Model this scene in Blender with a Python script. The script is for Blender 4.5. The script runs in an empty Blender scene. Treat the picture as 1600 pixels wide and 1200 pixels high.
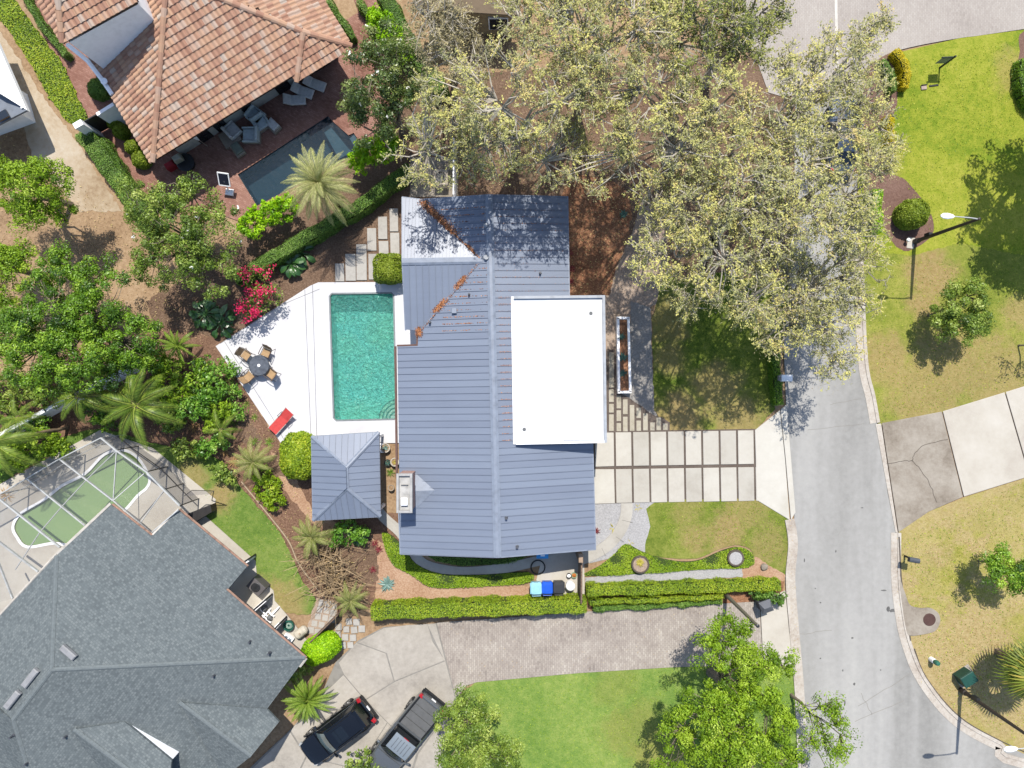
import bpy, math, random
import numpy as np
from mathutils import Vector, Matrix

SC = bpy.context.scene
COL = SC.collection
R = math.radians
RNG = np.random.default_rng(7)
random.seed(7)

# ------------------------------------------------------------ camera, sky, sun, exposure
CAM_H = 42.67                      # drone height above the street, metres
FPX = 1066.67                      # focal length in photo pixels (1600 wide)
cam = bpy.data.cameras.new('camera'); cam.sensor_width = 36.0; cam.lens = 24.0
cam.clip_end = 600.0
cam_o = bpy.data.objects.new('camera', cam); COL.objects.link(cam_o)
cam_o.location = (0, 0, CAM_H); cam_o.rotation_euler = (0, 0, 0)
SC.camera = cam_o

SUN_EL = R(59.0); SUN_AZ = R(3.5)  # sun stands north (+y), a touch east
world = bpy.data.worlds.new('World'); SC.world = world; world.use_nodes = True
wn = world.node_tree; wn.nodes.clear()
sky = wn.nodes.new('ShaderNodeTexSky'); sky.sky_type = 'NISHITA'; sky.sun_disc = False
sky.sun_elevation = SUN_EL; sky.sun_rotation = SUN_AZ
bg = wn.nodes.new('ShaderNodeBackground'); bg.inputs[1].default_value = 0.13
wo = wn.nodes.new('ShaderNodeOutputWorld')
wn.links.new(sky.outputs[0], bg.inputs[0]); wn.links.new(bg.outputs[0], wo.inputs[0])
sun = bpy.data.lights.new('sun', 'SUN'); sun.energy = 4.2; sun.angle = R(0.53); sun.color = (1.0, 0.945, 0.86)
sun_o = bpy.data.objects.new('sun', sun); COL.objects.link(sun_o)
L = Vector((-math.sin(SUN_AZ) * math.cos(SUN_EL), -math.cos(SUN_AZ) * math.cos(SUN_EL), -math.sin(SUN_EL)))
sun_o.rotation_euler = L.to_track_quat('-Z', 'Y').to_euler(); sun_o.location = (0, 20, 60)
SC.view_settings.view_transform = 'Standard'; SC.view_settings.look = 'None'
SC.view_settings.gamma = 1.0; SC.view_settings.use_curve_mapping = False
SC.view_settings.exposure = 0.75
SC.cycles.max_bounces = 6; SC.cycles.transparent_max_bounces = 12

# ------------------------------------------------------------ helpers
def W(px, py, z=0.0):
    """measured photo position + known height -> metres"""
    s = (CAM_H - z) / FPX
    return Vector(((px - 800.0) * s, (600.0 - py) * s, z))
def G(px, py):
    w = W(px, py); return (w.x, w.y)
GAIN = (2.18, 2.21, 2.36)         # sunlit level of a white surface, to turn seen colours into albedo
def lin(c):
    c /= 255.0
    return c / 12.92 if c <= 0.04045 else ((c + 0.055) / 1.055) ** 2.4
def C(r, g, b, k=1.0):
    return tuple(min(0.86, max(0.003, lin(x) / q * k)) for x, q in zip((r, g, b), GAIN)) + (1.0,)

class Nd:
    """small node-tree writer"""
    def __init__(s, name):
        s.m = bpy.data.materials.new(name); s.m.use_nodes = True
        s.t = s.m.node_tree; s.t.nodes.clear()
        s.out = s.n('ShaderNodeOutputMaterial')
    def n(s, typ, **kw):
        x = s.t.nodes.new(typ)
        for k, v in kw.items(): setattr(x, k, v)
        return x
    def l(s, a, b): s.t.links.new(a, b)
    def val(s, sock, v):
        if hasattr(v, 'links'): s.l(v, sock)
        else: sock.default_value = v
    def pos(s): return s.n('ShaderNodeNewGeometry').outputs['Position']
    def objc(s): return s.n('ShaderNodeTexCoord').outputs['Object']
    def uv(s): return s.n('ShaderNodeTexCoord').outputs['UV']
    def noise(s, vec, scale, detail=3.0, rough=0.55, dist=0.0):
        x = s.n('ShaderNodeTexNoise'); x.inputs['Scale'].default_value = scale
        x.inputs['Detail'].default_value = detail; x.inputs['Roughness'].default_value = rough
        x.inputs['Distortion'].default_value = dist
        s.l(vec, x.inputs['Vector']); return x.outputs['Fac']
    def scale(s, vec, sx, sy, sz=1.0, rot=0.0):
        x = s.n('ShaderNodeMapping'); x.inputs['Scale'].default_value = (sx, sy, sz)
        x.inputs['Rotation'].default_value = (0, 0, rot); s.l(vec, x.inputs['Vector']); return x.outputs[0]
    def ramp(s, fac, stops):
        x = s.n('ShaderNodeValToRGB'); e = x.color_ramp.elements
        while len(e) < len(stops): e.new(0.5)
        for i, (p, c) in enumerate(stops): e[i].position = p; e[i].color = c
        s.l(fac, x.inputs[0]); return x.outputs[0]
    def mr(s, v, a, b, c=0.0, d=1.0, smooth=True):
        x = s.n('ShaderNodeMapRange'); x.interpolation_type = 'SMOOTHSTEP' if smooth else 'LINEAR'
        for i, k in enumerate((a, b, c, d)): x.inputs[i + 1].default_value = k
        s.l(v, x.inputs[0]); return x.outputs[0]
    def mix(s, f, a, b, mode='MIX'):
        x = s.n('ShaderNodeMix'); x.data_type = 'RGBA'; x.blend_type = mode
        s.val(x.inputs[0], f); s.val(x.inputs[6], a); s.val(x.inputs[7], b); return x.outputs[2]
    def math(s, op, a, b=0.0):
        x = s.n('ShaderNodeMath', operation=op); s.val(x.inputs[0], a); s.val(x.inputs[1], b); return x.outputs[0]
    def bump(s, h, strength=0.3, dist=0.05):
        x = s.n('ShaderNodeBump'); x.inputs['Strength'].default_value = strength
        x.inputs['Distance'].default_value = dist; s.l(h, x.inputs['Height']); return x.outputs[0]
    def bsdf(s, col, rough=0.7, metal=0.0, normal=None, spec=0.4, **kw):
        x = s.n('ShaderNodeBsdfPrincipled')
        s.val(x.inputs['Base Color'], col); s.val(x.inputs['Roughness'], rough)
        x.inputs['Metallic'].default_value = metal; x.inputs['Specular IOR Level'].default_value = spec
        for k, v in kw.items(): s.val(x.inputs[k.replace('_', ' ')], v)
        if normal is not None: s.l(normal, x.inputs['Normal'])
        return x.outputs[0]
    def done(s, sh):
        s.l(sh, s.out.inputs['Surface']); return s.m

def plain(name, col, rough=0.6, metal=0.0, spec=0.4, var=0.12, scale=3.0, bump=0.0, **kw):
    n = Nd(name); p = n.objc()
    f = n.noise(p, scale, 4.0)
    c2 = tuple(x * (1 - var * 2) for x in col[:3]) + (1,); c3 = tuple(min(0.9, x * (1 + var)) for x in col[:3]) + (1,)
    c = n.ramp(f, [(0.25, c2), (0.5, col), (0.75, c3)])
    nm = n.bump(n.noise(p, scale * 12, 3.0), bump, 0.02) if bump else None
    return n.done(n.bsdf(c, rough, metal, nm, spec, **kw))

def ground_mat(name, stops, big=0.35, fine=9.0, rough=0.95, bump=0.5, fine_amt=0.5, stretch=None, grain=None):
    """stops: 3-4 colours from dark to light; big patches + fine grain"""
    n = Nd(name); p = n.pos()
    q = n.scale(p, *stretch) if stretch else p
    a = n.noise(q, big, 4.0, 0.6, 0.4); b = n.noise(p, fine, 4.0, 0.7)
    f = n.math('ADD', n.math('MULTIPLY', a, 1 - fine_amt), n.math('MULTIPLY', b, fine_amt))
    if grain:
        g = n.noise(p, grain, 2.0, 0.7); f = n.math('ADD', n.math('MULTIPLY', f, 0.65), n.math('MULTIPLY', g, 0.35))
    k = len(stops); lo, hi = 0.34, 0.66
    c = n.ramp(f, [(lo + (hi - lo) * i / (k - 1), s) for i, s in enumerate(stops)])
    return n.done(n.bsdf(c, rough, 0, n.bump(b, bump, 0.04), 0.2))

def lawn_mat(name, green, spots, dry=(C(212, 186, 138), C(190, 162, 112)), seedk=0.0, dry_all=0.0, lush=None):
    """short turf with worn dry patches at real places (px,py,radius_px,amount)"""
    n = Nd(name); p = n.pos()
    a = n.noise(p, 0.23 + seedk, 4.0, 0.6, 0.6); b = n.noise(p, 2.1, 4.0, 0.7); g = n.noise(p, 9.0, 4.0, 0.85)
    f = n.math('ADD', n.math('ADD', n.math('MULTIPLY', a, 0.36), n.math('MULTIPLY', b, 0.28)), n.math('MULTIPLY', g, 0.36))
    col = n.ramp(f, [(0.41, green[0]), (0.5, green[1]), (0.6, green[2])])
    dcol = n.ramp(n.noise(p, 5.0, 4.0, 0.7), [(0.35, dry[1]), (0.65, dry[0])])
    m = None
    for (px, py, rp, am) in spots:
        x, y = G(px, py)
        v = n.n('ShaderNodeVectorMath', operation='SUBTRACT'); n.l(p, v.inputs[0]); v.inputs[1].default_value = (x, y, 0)
        ln = n.n('ShaderNodeVectorMath', operation='LENGTH'); n.l(v.outputs[0], ln.inputs[0])
        wob = n.math('MULTIPLY', n.math('SUBTRACT', n.noise(p, 0.9, 5.0, 0.65), 0.5), rp / 25 * 1.9)
        d = n.math('ADD', ln.outputs['Value'], wob)
        mk = n.mr(d, rp / 25 * 1.35, rp / 25 * 0.45, 0.0, am)
        m = mk if m is None else n.math('MAXIMUM', m, mk)
    if dry_all:
        k = n.mr(n.noise(p, 0.55, 5.0, 0.68, 0.3), 0.62 - dry_all * 0.35, 0.74 - dry_all * 0.25, 0.0, 0.85)
        m = k if m is None else n.math('MAXIMUM', m, k)
    if m is not None:
        m = n.math('MULTIPLY', m, n.mr(g, 0.25, 0.6, 0.65, 1.0))
        col = n.mix(m, col, dcol)
    return n.done(n.bsdf(col, 0.95, 0, n.bump(g, 1.0, 0.06), 0.15))

def leaf_mat(name, cols, rough=0.55, trans=0.25, spec=0.3, gain=2.1):
    n = Nd(name); at = n.n('ShaderNodeAttribute', attribute_name='tone')
    k = len(cols); cols = [tuple(min(.8, v * gain) for v in x[:3]) + (1,) for x in cols]
    c = n.ramp(at.outputs['Fac'], [(i / (k - 1), x) for i, x in enumerate(cols)])
    d = n.bsdf(c, rough, 0, None, spec)
    t = n.n('ShaderNodeBsdfTranslucent'); n.l(n.mix(0.3, c, (0.30, 0.36, 0.04, 1)), t.inputs[0])
    m = n.n('ShaderNodeMixShader'); m.inputs[0].default_value = trans
    n.l(d, m.inputs[1]); n.l(t.outputs[0], m.inputs[2])
    return n.done(m.outputs[0])

# -------- objects
def tag(o, label=None, cat=None, group=None, kind=None):
    if label: o['label'] = label
    if cat: o['category'] = cat
    if group: o['group'] = group
    if kind: o['kind'] = kind
    return o
def adopt(o, parent):
    if parent is not None:
        o.parent = parent
        o.matrix_parent_inverse = parent.matrix_basis.inverted()
    return o
def thing(name, label, cat, loc=(0, 0, 0), rz=0.0, group=None):
    o = bpy.data.objects.new(name, None); o.empty_display_size = 0.3; COL.objects.link(o)
    o.location = loc; o.rotation_euler = (0, 0, rz)
    o.matrix_basis = Matrix.Translation(Vector(loc)) @ Matrix.Rotation(rz, 4, 'Z')
    return tag(o, label, cat, group)
def put(name, me, parent=None, mat=None):
    o = bpy.data.objects.new(name, me); COL.objects.link(o)
    if mat is not None and not me.materials: me.materials.append(mat)
    return adopt(o, parent)
def place_local(o, parent, M):
    """child with a matrix local to its parent's frame (parent built at the origin or not)"""
    o.parent = parent; o.matrix_parent_inverse = Matrix.Identity(4); o.matrix_basis = M
    return o
def kids(o): return [c for c in COL.objects if c.parent == o]
def copy_tree(o, parent=None, children_map=None):
    if children_map is None:
        children_map = {}
        for c in COL.objects:
            if c.parent: children_map.setdefault(c.parent.name, []).append(c)
    c = o.copy(); COL.objects.link(c)
    if parent: c.parent = parent
    for k in children_map.get(o.name, []): copy_tree(k, c, children_map)
    return c
def move_to(o, loc, rz=0.0, s=1.0):
    o.matrix_basis = Matrix.Translation(Vector(loc)) @ Matrix.Rotation(rz, 4, 'Z') @ Matrix.Scale(s, 4)

class MB:
    def __init__(s): s.v = []; s.f = []; s.mi = []; s.cur = 0; s.uvs = {}
    def add(s, vs, fs):
        b = len(s.v); s.v += [tuple(x) for x in vs]
        for f in fs: s.f.append(tuple(i + b for i in f)); s.mi.append(s.cur)
        return s
    def poly(s, pts): return s.add(pts, [tuple(range(len(pts)))])
    def box(s, c, size, rz=0.0, M=None):
        x, y, z = (d / 2 for d in size)
        vs = [Vector((sx * x, sy * y, sz * z)) for sz in (-1, 1) for sx, sy in ((-1, -1), (1, -1), (1, 1), (-1, 1))]
        T = M if M is not None else Matrix.Translation(Vector(c)) @ Matrix.Rotation(rz, 4, 'Z')
        if M is not None: vs = [v + Vector(c) for v in vs]
        return s.add([T @ v for v in vs], [(3, 2, 1, 0), (4, 5, 6, 7), (0, 1, 5, 4), (1, 2, 6, 5), (2, 3, 7, 6), (3, 0, 4, 7)])
    def bbox(s, c, size, rz=0.0, b=0.02):
        """box with chamfered top edges"""
        x, y, z = (d / 2 for d in size)
        lv = [(-z, 0), (z - b, 0), (z, b)]
        vs = []
        for zz, i in lv:
            vs += [Vector((sx * (x - i), sy * (y - i), zz)) for sx, sy in ((-1, -1), (1, -1), (1, 1), (-1, 1))]
        T = Matrix.Translation(Vector(c)) @ Matrix.Rotation(rz, 4, 'Z')
        fs = [(3, 2, 1, 0), (8, 9, 10, 11)]
        for k in range(2):
            for i in range(4): fs.append((k * 4 + i, k * 4 + (i + 1) % 4, k * 4 + 4 + (i + 1) % 4, k * 4 + 4 + i))
        return s.add([T @ v for v in vs], fs)
    def prism(s, pts, z0, z1, cap=True):
        """pts: 2-D polygon in metres, made counter-clockwise"""
        pts = [(p[0], p[1]) for p in pts]
        if area2(pts) < 0: pts = pts[::-1]
        n = len(pts)
        vs = [(x, y, z0) for x, y in pts] + [(x, y, z1) for x, y in pts]
        fs = [(i, (i + 1) % n, n + (i + 1) % n, n + i) for i in range(n)]
        if cap: fs += [tuple(range(n, 2 * n)), tuple(range(n - 1, -1, -1))]
        return s.add(vs, fs)
    def tube(s, pts, rad, n=6, cap=True):
        pts = [Vector(p) for p in pts]; k = len(pts)
        rad = [rad] * k if isinstance(rad, (int, float)) else rad
        vs = []; a = None
        for i, p in enumerate(pts):
            d = (pts[min(i + 1, k - 1)] - pts[max(i - 1, 0)])
            d = d.normalized() if d.length > 1e-9 else Vector((0, 0, 1))
            if a is None: a = d.cross(Vector((1, 0, 0)) if abs(d.x) < 0.8 else Vector((0, 1, 0))).normalized()
            else:
                a = a - d * a.dot(d)
                a = a.normalized() if a.length > 1e-6 else d.orthogonal().normalized()
            b = d.cross(a)
            vs += [p + (a * math.cos(6.2832 * j / n) + b * math.sin(6.2832 * j / n)) * rad[i] for j in range(n)]
        fs = [(i * n + j, i * n + (j + 1) % n, (i + 1) * n + (j + 1) % n, (i + 1) * n + j) for i in range(k - 1) for j in range(n)]
        if cap: fs += [tuple(range(n - 1, -1, -1)), tuple(range((k - 1) * n, k * n))]
        return s.add(vs, fs)
    def lathe(s, prof, n=16, loc=(0, 0, 0)):
        vs = []; k = len(prof)
        for r, z in prof:
            vs += [(loc[0] + r * math.cos(6.2832 * j / n), loc[1] + r * math.sin(6.2832 * j / n), loc[2] + z) for j in range(n)]
        fs = [(i * n + j, i * n + (j + 1) % n, (i + 1) * n + (j + 1) % n, (i + 1) * n + j) for i in range(k - 1) for j in range(n)]
        fs += [tuple(range(n - 1, -1, -1)), tuple(range((k - 1) * n, k * n))]
        return s.add(vs, fs)
    def loft(s, loops, cap0=True, cap1=True):
        n = len(loops[0]); vs = [p for lp in loops for p in lp]
        fs = [(i * n + j, i * n + (j + 1) % n, (i + 1) * n + (j + 1) % n, (i + 1) * n + j) for i in range(len(loops) - 1) for j in range(n)]
        if cap0: fs.append(tuple(range(n - 1, -1, -1)))
        if cap1: fs.append(tuple(range((len(loops) - 1) * n, len(loops) * n)))
        return s.add(vs, fs)
    def build(s, name, mat, parent=None, smooth=False, org=None):
        me = bpy.data.meshes.new(name)
        vs = s.v if org is None else [(v[0] - org[0], v[1] - org[1], v[2] - org[2]) for v in s.v]
        me.from_pydata(vs, [], s.f)
        for m in (mat if isinstance(mat, (list, tuple)) else [mat]): me.materials.append(m)
        if any(s.mi): me.polygons.foreach_set('material_index', s.mi)
        if smooth: me.polygons.foreach_set('use_smooth', [True] * len(s.f))
        me.update()
        o = bpy.data.objects.new(name, me); COL.objects.link(o)
        if org is not None: o.matrix_basis = Matrix.Translation(Vector(org))
        return adopt(o, parent)

def area2(p): return sum(p[i][0] * p[(i + 1) % len(p)][1] - p[(i + 1) % len(p)][0] * p[i][1] for i in range(len(p))) / 2
def inpoly(x, y, p):
    c = False; j = len(p) - 1
    for i in range(len(p)):
        if (p[i][1] > y) != (p[j][1] > y) and x < (p[j][0] - p[i][0]) * (y - p[i][1]) / (p[j][1] - p[i][1]) + p[i][0]: c = not c
        j = i
    return c
def smooth_poly(pts, n=6, closed=True):
    out = []; k = len(pts)
    for i in range(k if closed else k - 1):
        if closed: a, b, c, d = (pts[(i + j) % k] for j in (-1, 0, 1, 2))
        else: a, b, c, d = pts[max(i - 1, 0)], pts[i], pts[i + 1], pts[min(i + 2, k - 1)]
        for t in np.linspace(0, 1, n, endpoint=False):
            out.append(tuple(0.5 * ((2 * b[m]) + (-a[m] + c[m]) * t + (2 * a[m] - 5 * b[m] + 4 * c[m] - d[m]) * t * t + (-a[m] + 3 * b[m] - 3 * c[m] + d[m]) * t ** 3) for m in (0, 1)))
    if not closed: out.append(tuple(pts[-1]))
    return out
def ragged(pts, amp=1.2, step=5.0, closed=True):
    """a living edge: subdivide the outline and jitter it a little (photo pixels)"""
    out = []
    k = len(pts)
    for i in range(k):
        a, b = pts[i], pts[(i + 1) % k]
        d = math.hypot(b[0] - a[0], b[1] - a[1]); m = max(1, int(d / step))
        for j in range(m):
            t = j / m
            out.append((a[0] + (b[0] - a[0]) * t + random.uniform(-amp, amp), a[1] + (b[1] - a[1]) * t + random.uniform(-amp, amp)))
    return out
def sheet(name, px, z, mat, kind='structure', parent=None, thick=0.0):
    pts = [G(*p) for p in px]
    if area2(pts) < 0: pts = pts[::-1]
    m = MB()
    if thick: m.prism(pts, z - thick, z)
    else: m.poly([(x, y, z) for x, y in pts])
    o = m.build(name, mat, parent)
    if kind and parent is None: o['kind'] = kind
    return o
def ribbon(px, w, z0, z1, mb=None, smooth=6, off=0.0):
    """raised strip of width w metres along a pixel polyline"""
    pts = [Vector(G(*p)) for p in (smooth_poly(px, smooth, False) if smooth else px)]
    mb = mb or MB(); prev = None; k = len(pts); loops = []
    for i, p in enumerate(pts):
        d = (pts[min(i + 1, k - 1)] - pts[max(i - 1, 0)]).normalized(); nrm = Vector((-d.y, d.x))
        a = p + nrm * (off - w / 2); b = p + nrm * (off + w / 2)
        loops.append([(a.x, a.y, z0), (b.x, b.y, z0), (b.x, b.y, z1), (a.x, a.y, z1)])
    mb.loft(loops); return mb

# -------- leaves by the thousand: one mesh of small diamond faces with a per-leaf tone
def norm(a): return a / np.maximum(np.linalg.norm(a, axis=1, keepdims=True), 1e-9)
def leaf_mesh(name, P, size, tone, asp=0.5, up=0.8, spread=0.7, nrm=None, along=None):
    N = len(P)
    base = np.zeros((N, 3)); base[:, 2] = up
    if nrm is not None: base = base * 0.4 + nrm
    n = norm(base + RNG.normal(size=(N, 3)) * spread)
    rv = RNG.normal(size=(N, 3)) if along is None else along + RNG.normal(size=(N, 3)) * 0.5
    v = norm(np.cross(n, rv)); u = np.cross(v, n)
    s = (np.asarray(size) * np.ones(N))[:, None]
    V = np.empty((N, 4, 3)); V[:, 0] = P - u * s; V[:, 1] = P - v * s * asp; V[:, 2] = P + u * s; V[:, 3] = P + v * s * asp
    me = bpy.data.meshes.new(name)
    me.vertices.add(N * 4); me.vertices.foreach_set('co', V.reshape(-1))
    me.loops.add(N * 4); me.loops.foreach_set('vertex_index', np.arange(N * 4, dtype=np.int32))
    me.polygons.add(N); me.polygons.foreach_set('loop_start', np.arange(0, N * 4, 4, dtype=np.int32))
    a = me.attributes.new('tone', 'FLOAT', 'FACE'); a.data.foreach_set('value', np.clip(tone, 0, 1).astype(np.float32))
    me.update(); me.validate()
    return me

# ============================================================ GROUND
Z = [0.0]
def lay(step=0.0025): Z[0] += step; return Z[0]

M_soil = ground_mat('soil', [C(148, 120, 94), C(182, 152, 122), C(204, 174, 142), C(220, 194, 166)], 0.25, 5.0)
M_sand = ground_mat('sandy_track', [C(176, 150, 122), C(205, 184, 158), C(222, 205, 184), C(232, 220, 204)], 0.3, 3.0, fine_amt=0.35)
M_mulch = ground_mat('brown_mulch', [C(92, 72, 60), C(124, 100, 84), C(154, 128, 110), C(196, 170, 150)], 0.5, 10.0, grain=24.0, fine_amt=0.7)
M_mulch_red = ground_mat('red_brown_mulch', [C(96, 72, 58), C(130, 100, 84), C(164, 130, 110), C(206, 176, 154)], 0.5, 9.0, grain=22.0, fine_amt=0.65)
M_orange = ground_mat('orange_leaf_mulch', [C(104, 68, 52), C(148, 104, 80), C(186, 138, 108), C(218, 178, 150)], 0.5, 8.0, grain=22.0, fine_amt=0.65)
M_purple = ground_mat('dark_bark_mulch', [C(108, 80, 74), C(134, 104, 96), C(152, 122, 112), C(172, 142, 132)], 0.5, 9.0, grain=22.0, fine_amt=0.65)
M_chip = ground_mat('pink_stone_chip', [C(166, 126, 102), C(200, 160, 132), C(222, 186, 160), C(240, 214, 192)], 0.5, 9.0, grain=24.0, fine_amt=0.65)
M_gravel = ground_mat('grey_gravel', [C(132, 128, 126), C(168, 164, 162), C(192, 188, 187), C(222, 219, 218)], 0.4, 12.0, grain=28.0, fine_amt=0.75)
M_gravel_w = ground_mat('pale_gravel', [C(158, 158, 162), C(192, 192, 198), C(212, 212, 218), C(236, 236, 240)], 0.4, 12.0, grain=28.0, fine_amt=0.75)
M_gravel_p = ground_mat('pinkish_gravel', [C(150, 128, 112), C(188, 166, 150), C(210, 190, 176), C(236, 222, 212)], 0.4, 11.0, grain=26.0, fine_amt=0.7)
M_conc = ground_mat('pale_concrete', [C(214, 206, 198), C(228, 222, 214), C(238, 233, 227)], 0.35, 3.5, 0.85, 0.1, 0.25)
M_conc_bright = ground_mat('bright_concrete', [C(226, 222, 214), C(238, 235, 230), C(247, 245, 241)], 0.35, 3.5, 0.85, 0.1, 0.25)  # whitest of the concretes, used on the driveway apron
M_conc_mid = ground_mat('weathered_concrete', [C(176, 170, 165), C(198, 192, 186), C(212, 206, 200), C(222, 217, 212)], 0.3, 4.0, 0.9, 0.15, 0.35)
M_conc_old = ground_mat('stained_concrete', [C(150, 140, 130), C(176, 166, 156), C(192, 184, 175), C(204, 196, 188)], 0.4, 4.0, 0.9, 0.2, 0.35)
M_path = ground_mat('path_concrete', [C(200, 196, 190), C(216, 212, 207), C(228, 225, 220)], 0.5, 5.0, 0.9, 0.1, 0.35)
M_curb = ground_mat('curb_concrete', [C(190, 178, 170), C(214, 204, 196), C(230, 223, 217), C(242, 238, 234)], 0.6, 6.0, 0.9, 0.2, 0.5)
M_street = ground_mat('street_concrete', [C(166, 166, 167), C(184, 184, 185), C(198, 198, 200), C(210, 210, 211)], 0.30, 2.5, 0.9, 0.1, 0.25, stretch=(1.0, 0.10, 1.0))
M_deck = ground_mat('white_deck_paint', [(.40, .40, .415, 1), (.45, .45, .465, 1), (.48, .48, .495, 1)], 0.3, 3.0, 0.7, 0.05, 0.2)
M_crack = plain('dark_joint', C(112, 104, 98), 0.95)
M_joint = plain('soft_joint', C(168, 165, 162), 0.95)

def brick_ground(name, cols, mortar, bw, bh, rot=0.0, big=0.4, bump=0.4, msize=0.012):
    n = Nd(name); p = n.pos(); q = n.scale(p, 1, 1, 1, rot)
    b = n.n('ShaderNodeTexBrick'); n.l(q, b.inputs['Vector'])
    b.inputs['Scale'].default_value = 1.0; b.inputs['Brick Width'].default_value = bw; b.inputs['Row Height'].default_value = bh
    b.inputs['Mortar Size'].default_value = msize; b.inputs['Color1'].default_value = (0, 0, 0, 1); b.inputs['Color2'].default_value = (1, 1, 1, 1)
    b.inputs['Mortar'].default_value = (0.5, 0.5, 0.5, 1); b.inputs['Bias'].default_value = 0.0
    a = n.noise(p, big, 4.0, 0.65); g = n.noise(p, 6.0, 4.0, 0.7)
    f = n.math('ADD', n.math('ADD', n.math('MULTIPLY', b.outputs['Color'], 0.13), n.math('MULTIPLY', a, 0.5)), n.math('MULTIPLY', g, 0.25))
    k = len(cols); c = n.ramp(f, [(0.26 + 0.36 * i / (k - 1), x) for i, x in enumerate(cols)])
    c = n.mix(n.math('MULTIPLY', b.outputs['Fac'], 0.4), c, mortar)
    return n.done(n.bsdf(c, 0.92, 0, n.bump(n.math('SUBTRACT', g, b.outputs['Fac']), bump, 0.02), 0.2))
M_paver = brick_ground('driveway_pavers', [C(156, 147, 144), C(190, 180, 175), C(208, 199, 193), C(232, 225, 218)], C(140, 130, 126), 0.24, 0.12, R(90), 0.5)
M_cross = brick_ground('street_pavers', [C(186, 178, 175), C(202, 194, 191), C(212, 205, 202), C(222, 216, 213)], C(182, 172, 168), 0.22, 0.11, R(90), 0.3, 0.3)
M_brick = brick_ground('red_patio_bricks', [C(134, 92, 82), C(166, 122, 110), C(190, 146, 134), C(212, 170, 158)], C(140, 100, 88), 0.21, 0.105, R(30), 0.5)

g_up = (C(140, 168, 50), C(180, 192, 68), C(206, 208, 92))
g_mid = (C(110, 136, 50), C(146, 162, 70), C(178, 184, 98))
g_low = (C(124, 164, 76), C(152, 184, 92), C(182, 202, 112))
M_lawn_ne = lawn_mat('lush_verge_turf', g_up, [(1360, 460, 40, 0.35), (1590, 110, 40, 0.5), (1380, 250, 30, 0.4)])
M_lawn_e = lawn_mat('worn_verge_turf', (C(132, 152, 58), C(166, 176, 78), C(196, 196, 102)), [(1452, 430, 42, 0.95), (1440, 475, 26, 0.9), (1384, 560, 42, 0.8), (1480, 560, 70, 0.8), (1590, 490, 30, 0.7), (1440, 610, 70, 0.75), (1560, 590, 70, 0.75)])
M_lawn_se = lawn_mat('dry_verge_turf', (C(166, 168, 76), C(198, 192, 104), C(222, 210, 138)), [(1425, 865, 60, 0.6), (1530, 985, 60, 0.95), (1440, 1010, 60, 0.9), (1560, 800, 70, 0.5), (1480, 1060, 90, 0.95), (1580, 1090, 80, 0.9)], dry=(C(228, 206, 160), C(202, 176, 128)), dry_all=0.6)
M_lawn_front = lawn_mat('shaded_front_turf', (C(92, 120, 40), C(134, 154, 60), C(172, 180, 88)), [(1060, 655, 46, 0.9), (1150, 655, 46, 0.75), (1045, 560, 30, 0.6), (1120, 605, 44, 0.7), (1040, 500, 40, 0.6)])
M_lawn_low = lawn_mat('front_turf', g_mid, [(1135, 828, 34, 0.85), (1085, 840, 24, 0.7), (1165, 795, 36, 0.6), (1200, 850, 36, 0.55), (1075, 800, 26, 0.4)])
M_lawn_bot = lawn_mat('bright_turf', g_low, [(1000, 1130, 40, 0.5), (972, 1140, 36, 0.5), (1030, 1180, 50, 0.75), (960, 1070, 40, 0.3)], dry=(C(188, 182, 108), C(166, 158, 88)))
M_lawn_w = lawn_mat('back_turf', (C(98, 134, 58), C(128, 162, 74), C(160, 182, 98)), [(405, 930, 30, 0.9), (440, 945, 40, 0.8), (345, 775, 24, 0.9), (300, 745, 30, 0.7)])
M_turf_strip = lawn_mat('strip_turf', (C(112, 132, 40), C(142, 162, 50), C(170, 182, 70)), [(60, 100, 26, 0.4), (10, 20, 20, 0.3)])

# base earth, big enough to run on past every side of the picture
sheet('ground', [(-4000, -4000), (5600, -4000), (5600, 5200), (-4000, 5200)], lay(), M_soil)
o = sheet('field', [(-3900, -3900), (5500, -3900), (5500, -300), (-3900, -300)], lay(), M_lawn_low); o['label'] = 'turf beyond the lots'
sheet('field', [(-3900, 1500), (5500, 1500), (5500, 5100), (-3900, 5100)], Z[0], M_lawn_low)

# --- west lots
sheet('sandy_track', ragged([(-60, 0), (0, 50), (20, 78), (60, 140), (112, 210), (165, 290), (190, 330), (120, 330), (90, 285), (52, 250), (40, 205), (10, 110), (-80, 60)], 2), lay(), M_sand)
sheet('grass_strip', ragged([(-60, -80), (18, -10), (57, 45), (100, 98), (122, 150), (140, 182), (122, 200), (102, 188), (77, 152), (50, 102), (17, 52), (-60, -40)], 2), lay(), M_turf_strip)
sheet('brick_path', [(60, -60), (100, 40), (140, 60), (205, 140), (240, 240), (262, 330), (225, 300), (198, 262), (165, 215), (130, 175), (100, 120), (40, 0), (-10, -80)], lay(), M_brick)
sheet('brick_patio', [(196, 262), (240, 215), (560, 20), (540, -40), (600, -60), (625, 40), (640, 150), (600, 200), (570, 240), (400, 345), (372, 345), (300, 320), (262, 335)], lay(), M_brick)
sheet('mulch_bed', ragged([(400, 345), (570, 240), (640, 150), (700, 300), (640, 300), (632, 320), (630, 445), (498, 445), (485, 450), (330, 545), (240, 520), (230, 470), (300, 430)], 2), lay(), M_mulch)
sheet('mulch_bed', ragged([(230, 500), (345, 530), (345, 548), (440, 696), (490, 690), (490, 800), (640, 800), (640, 870), (590, 900), (585, 945), (530, 965), (490, 950), (470, 905), (430, 835), (390, 790), (330, 720), (240, 700), (-40, 720), (-40, 620)], 2), lay(), M_mulch_red)
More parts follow.
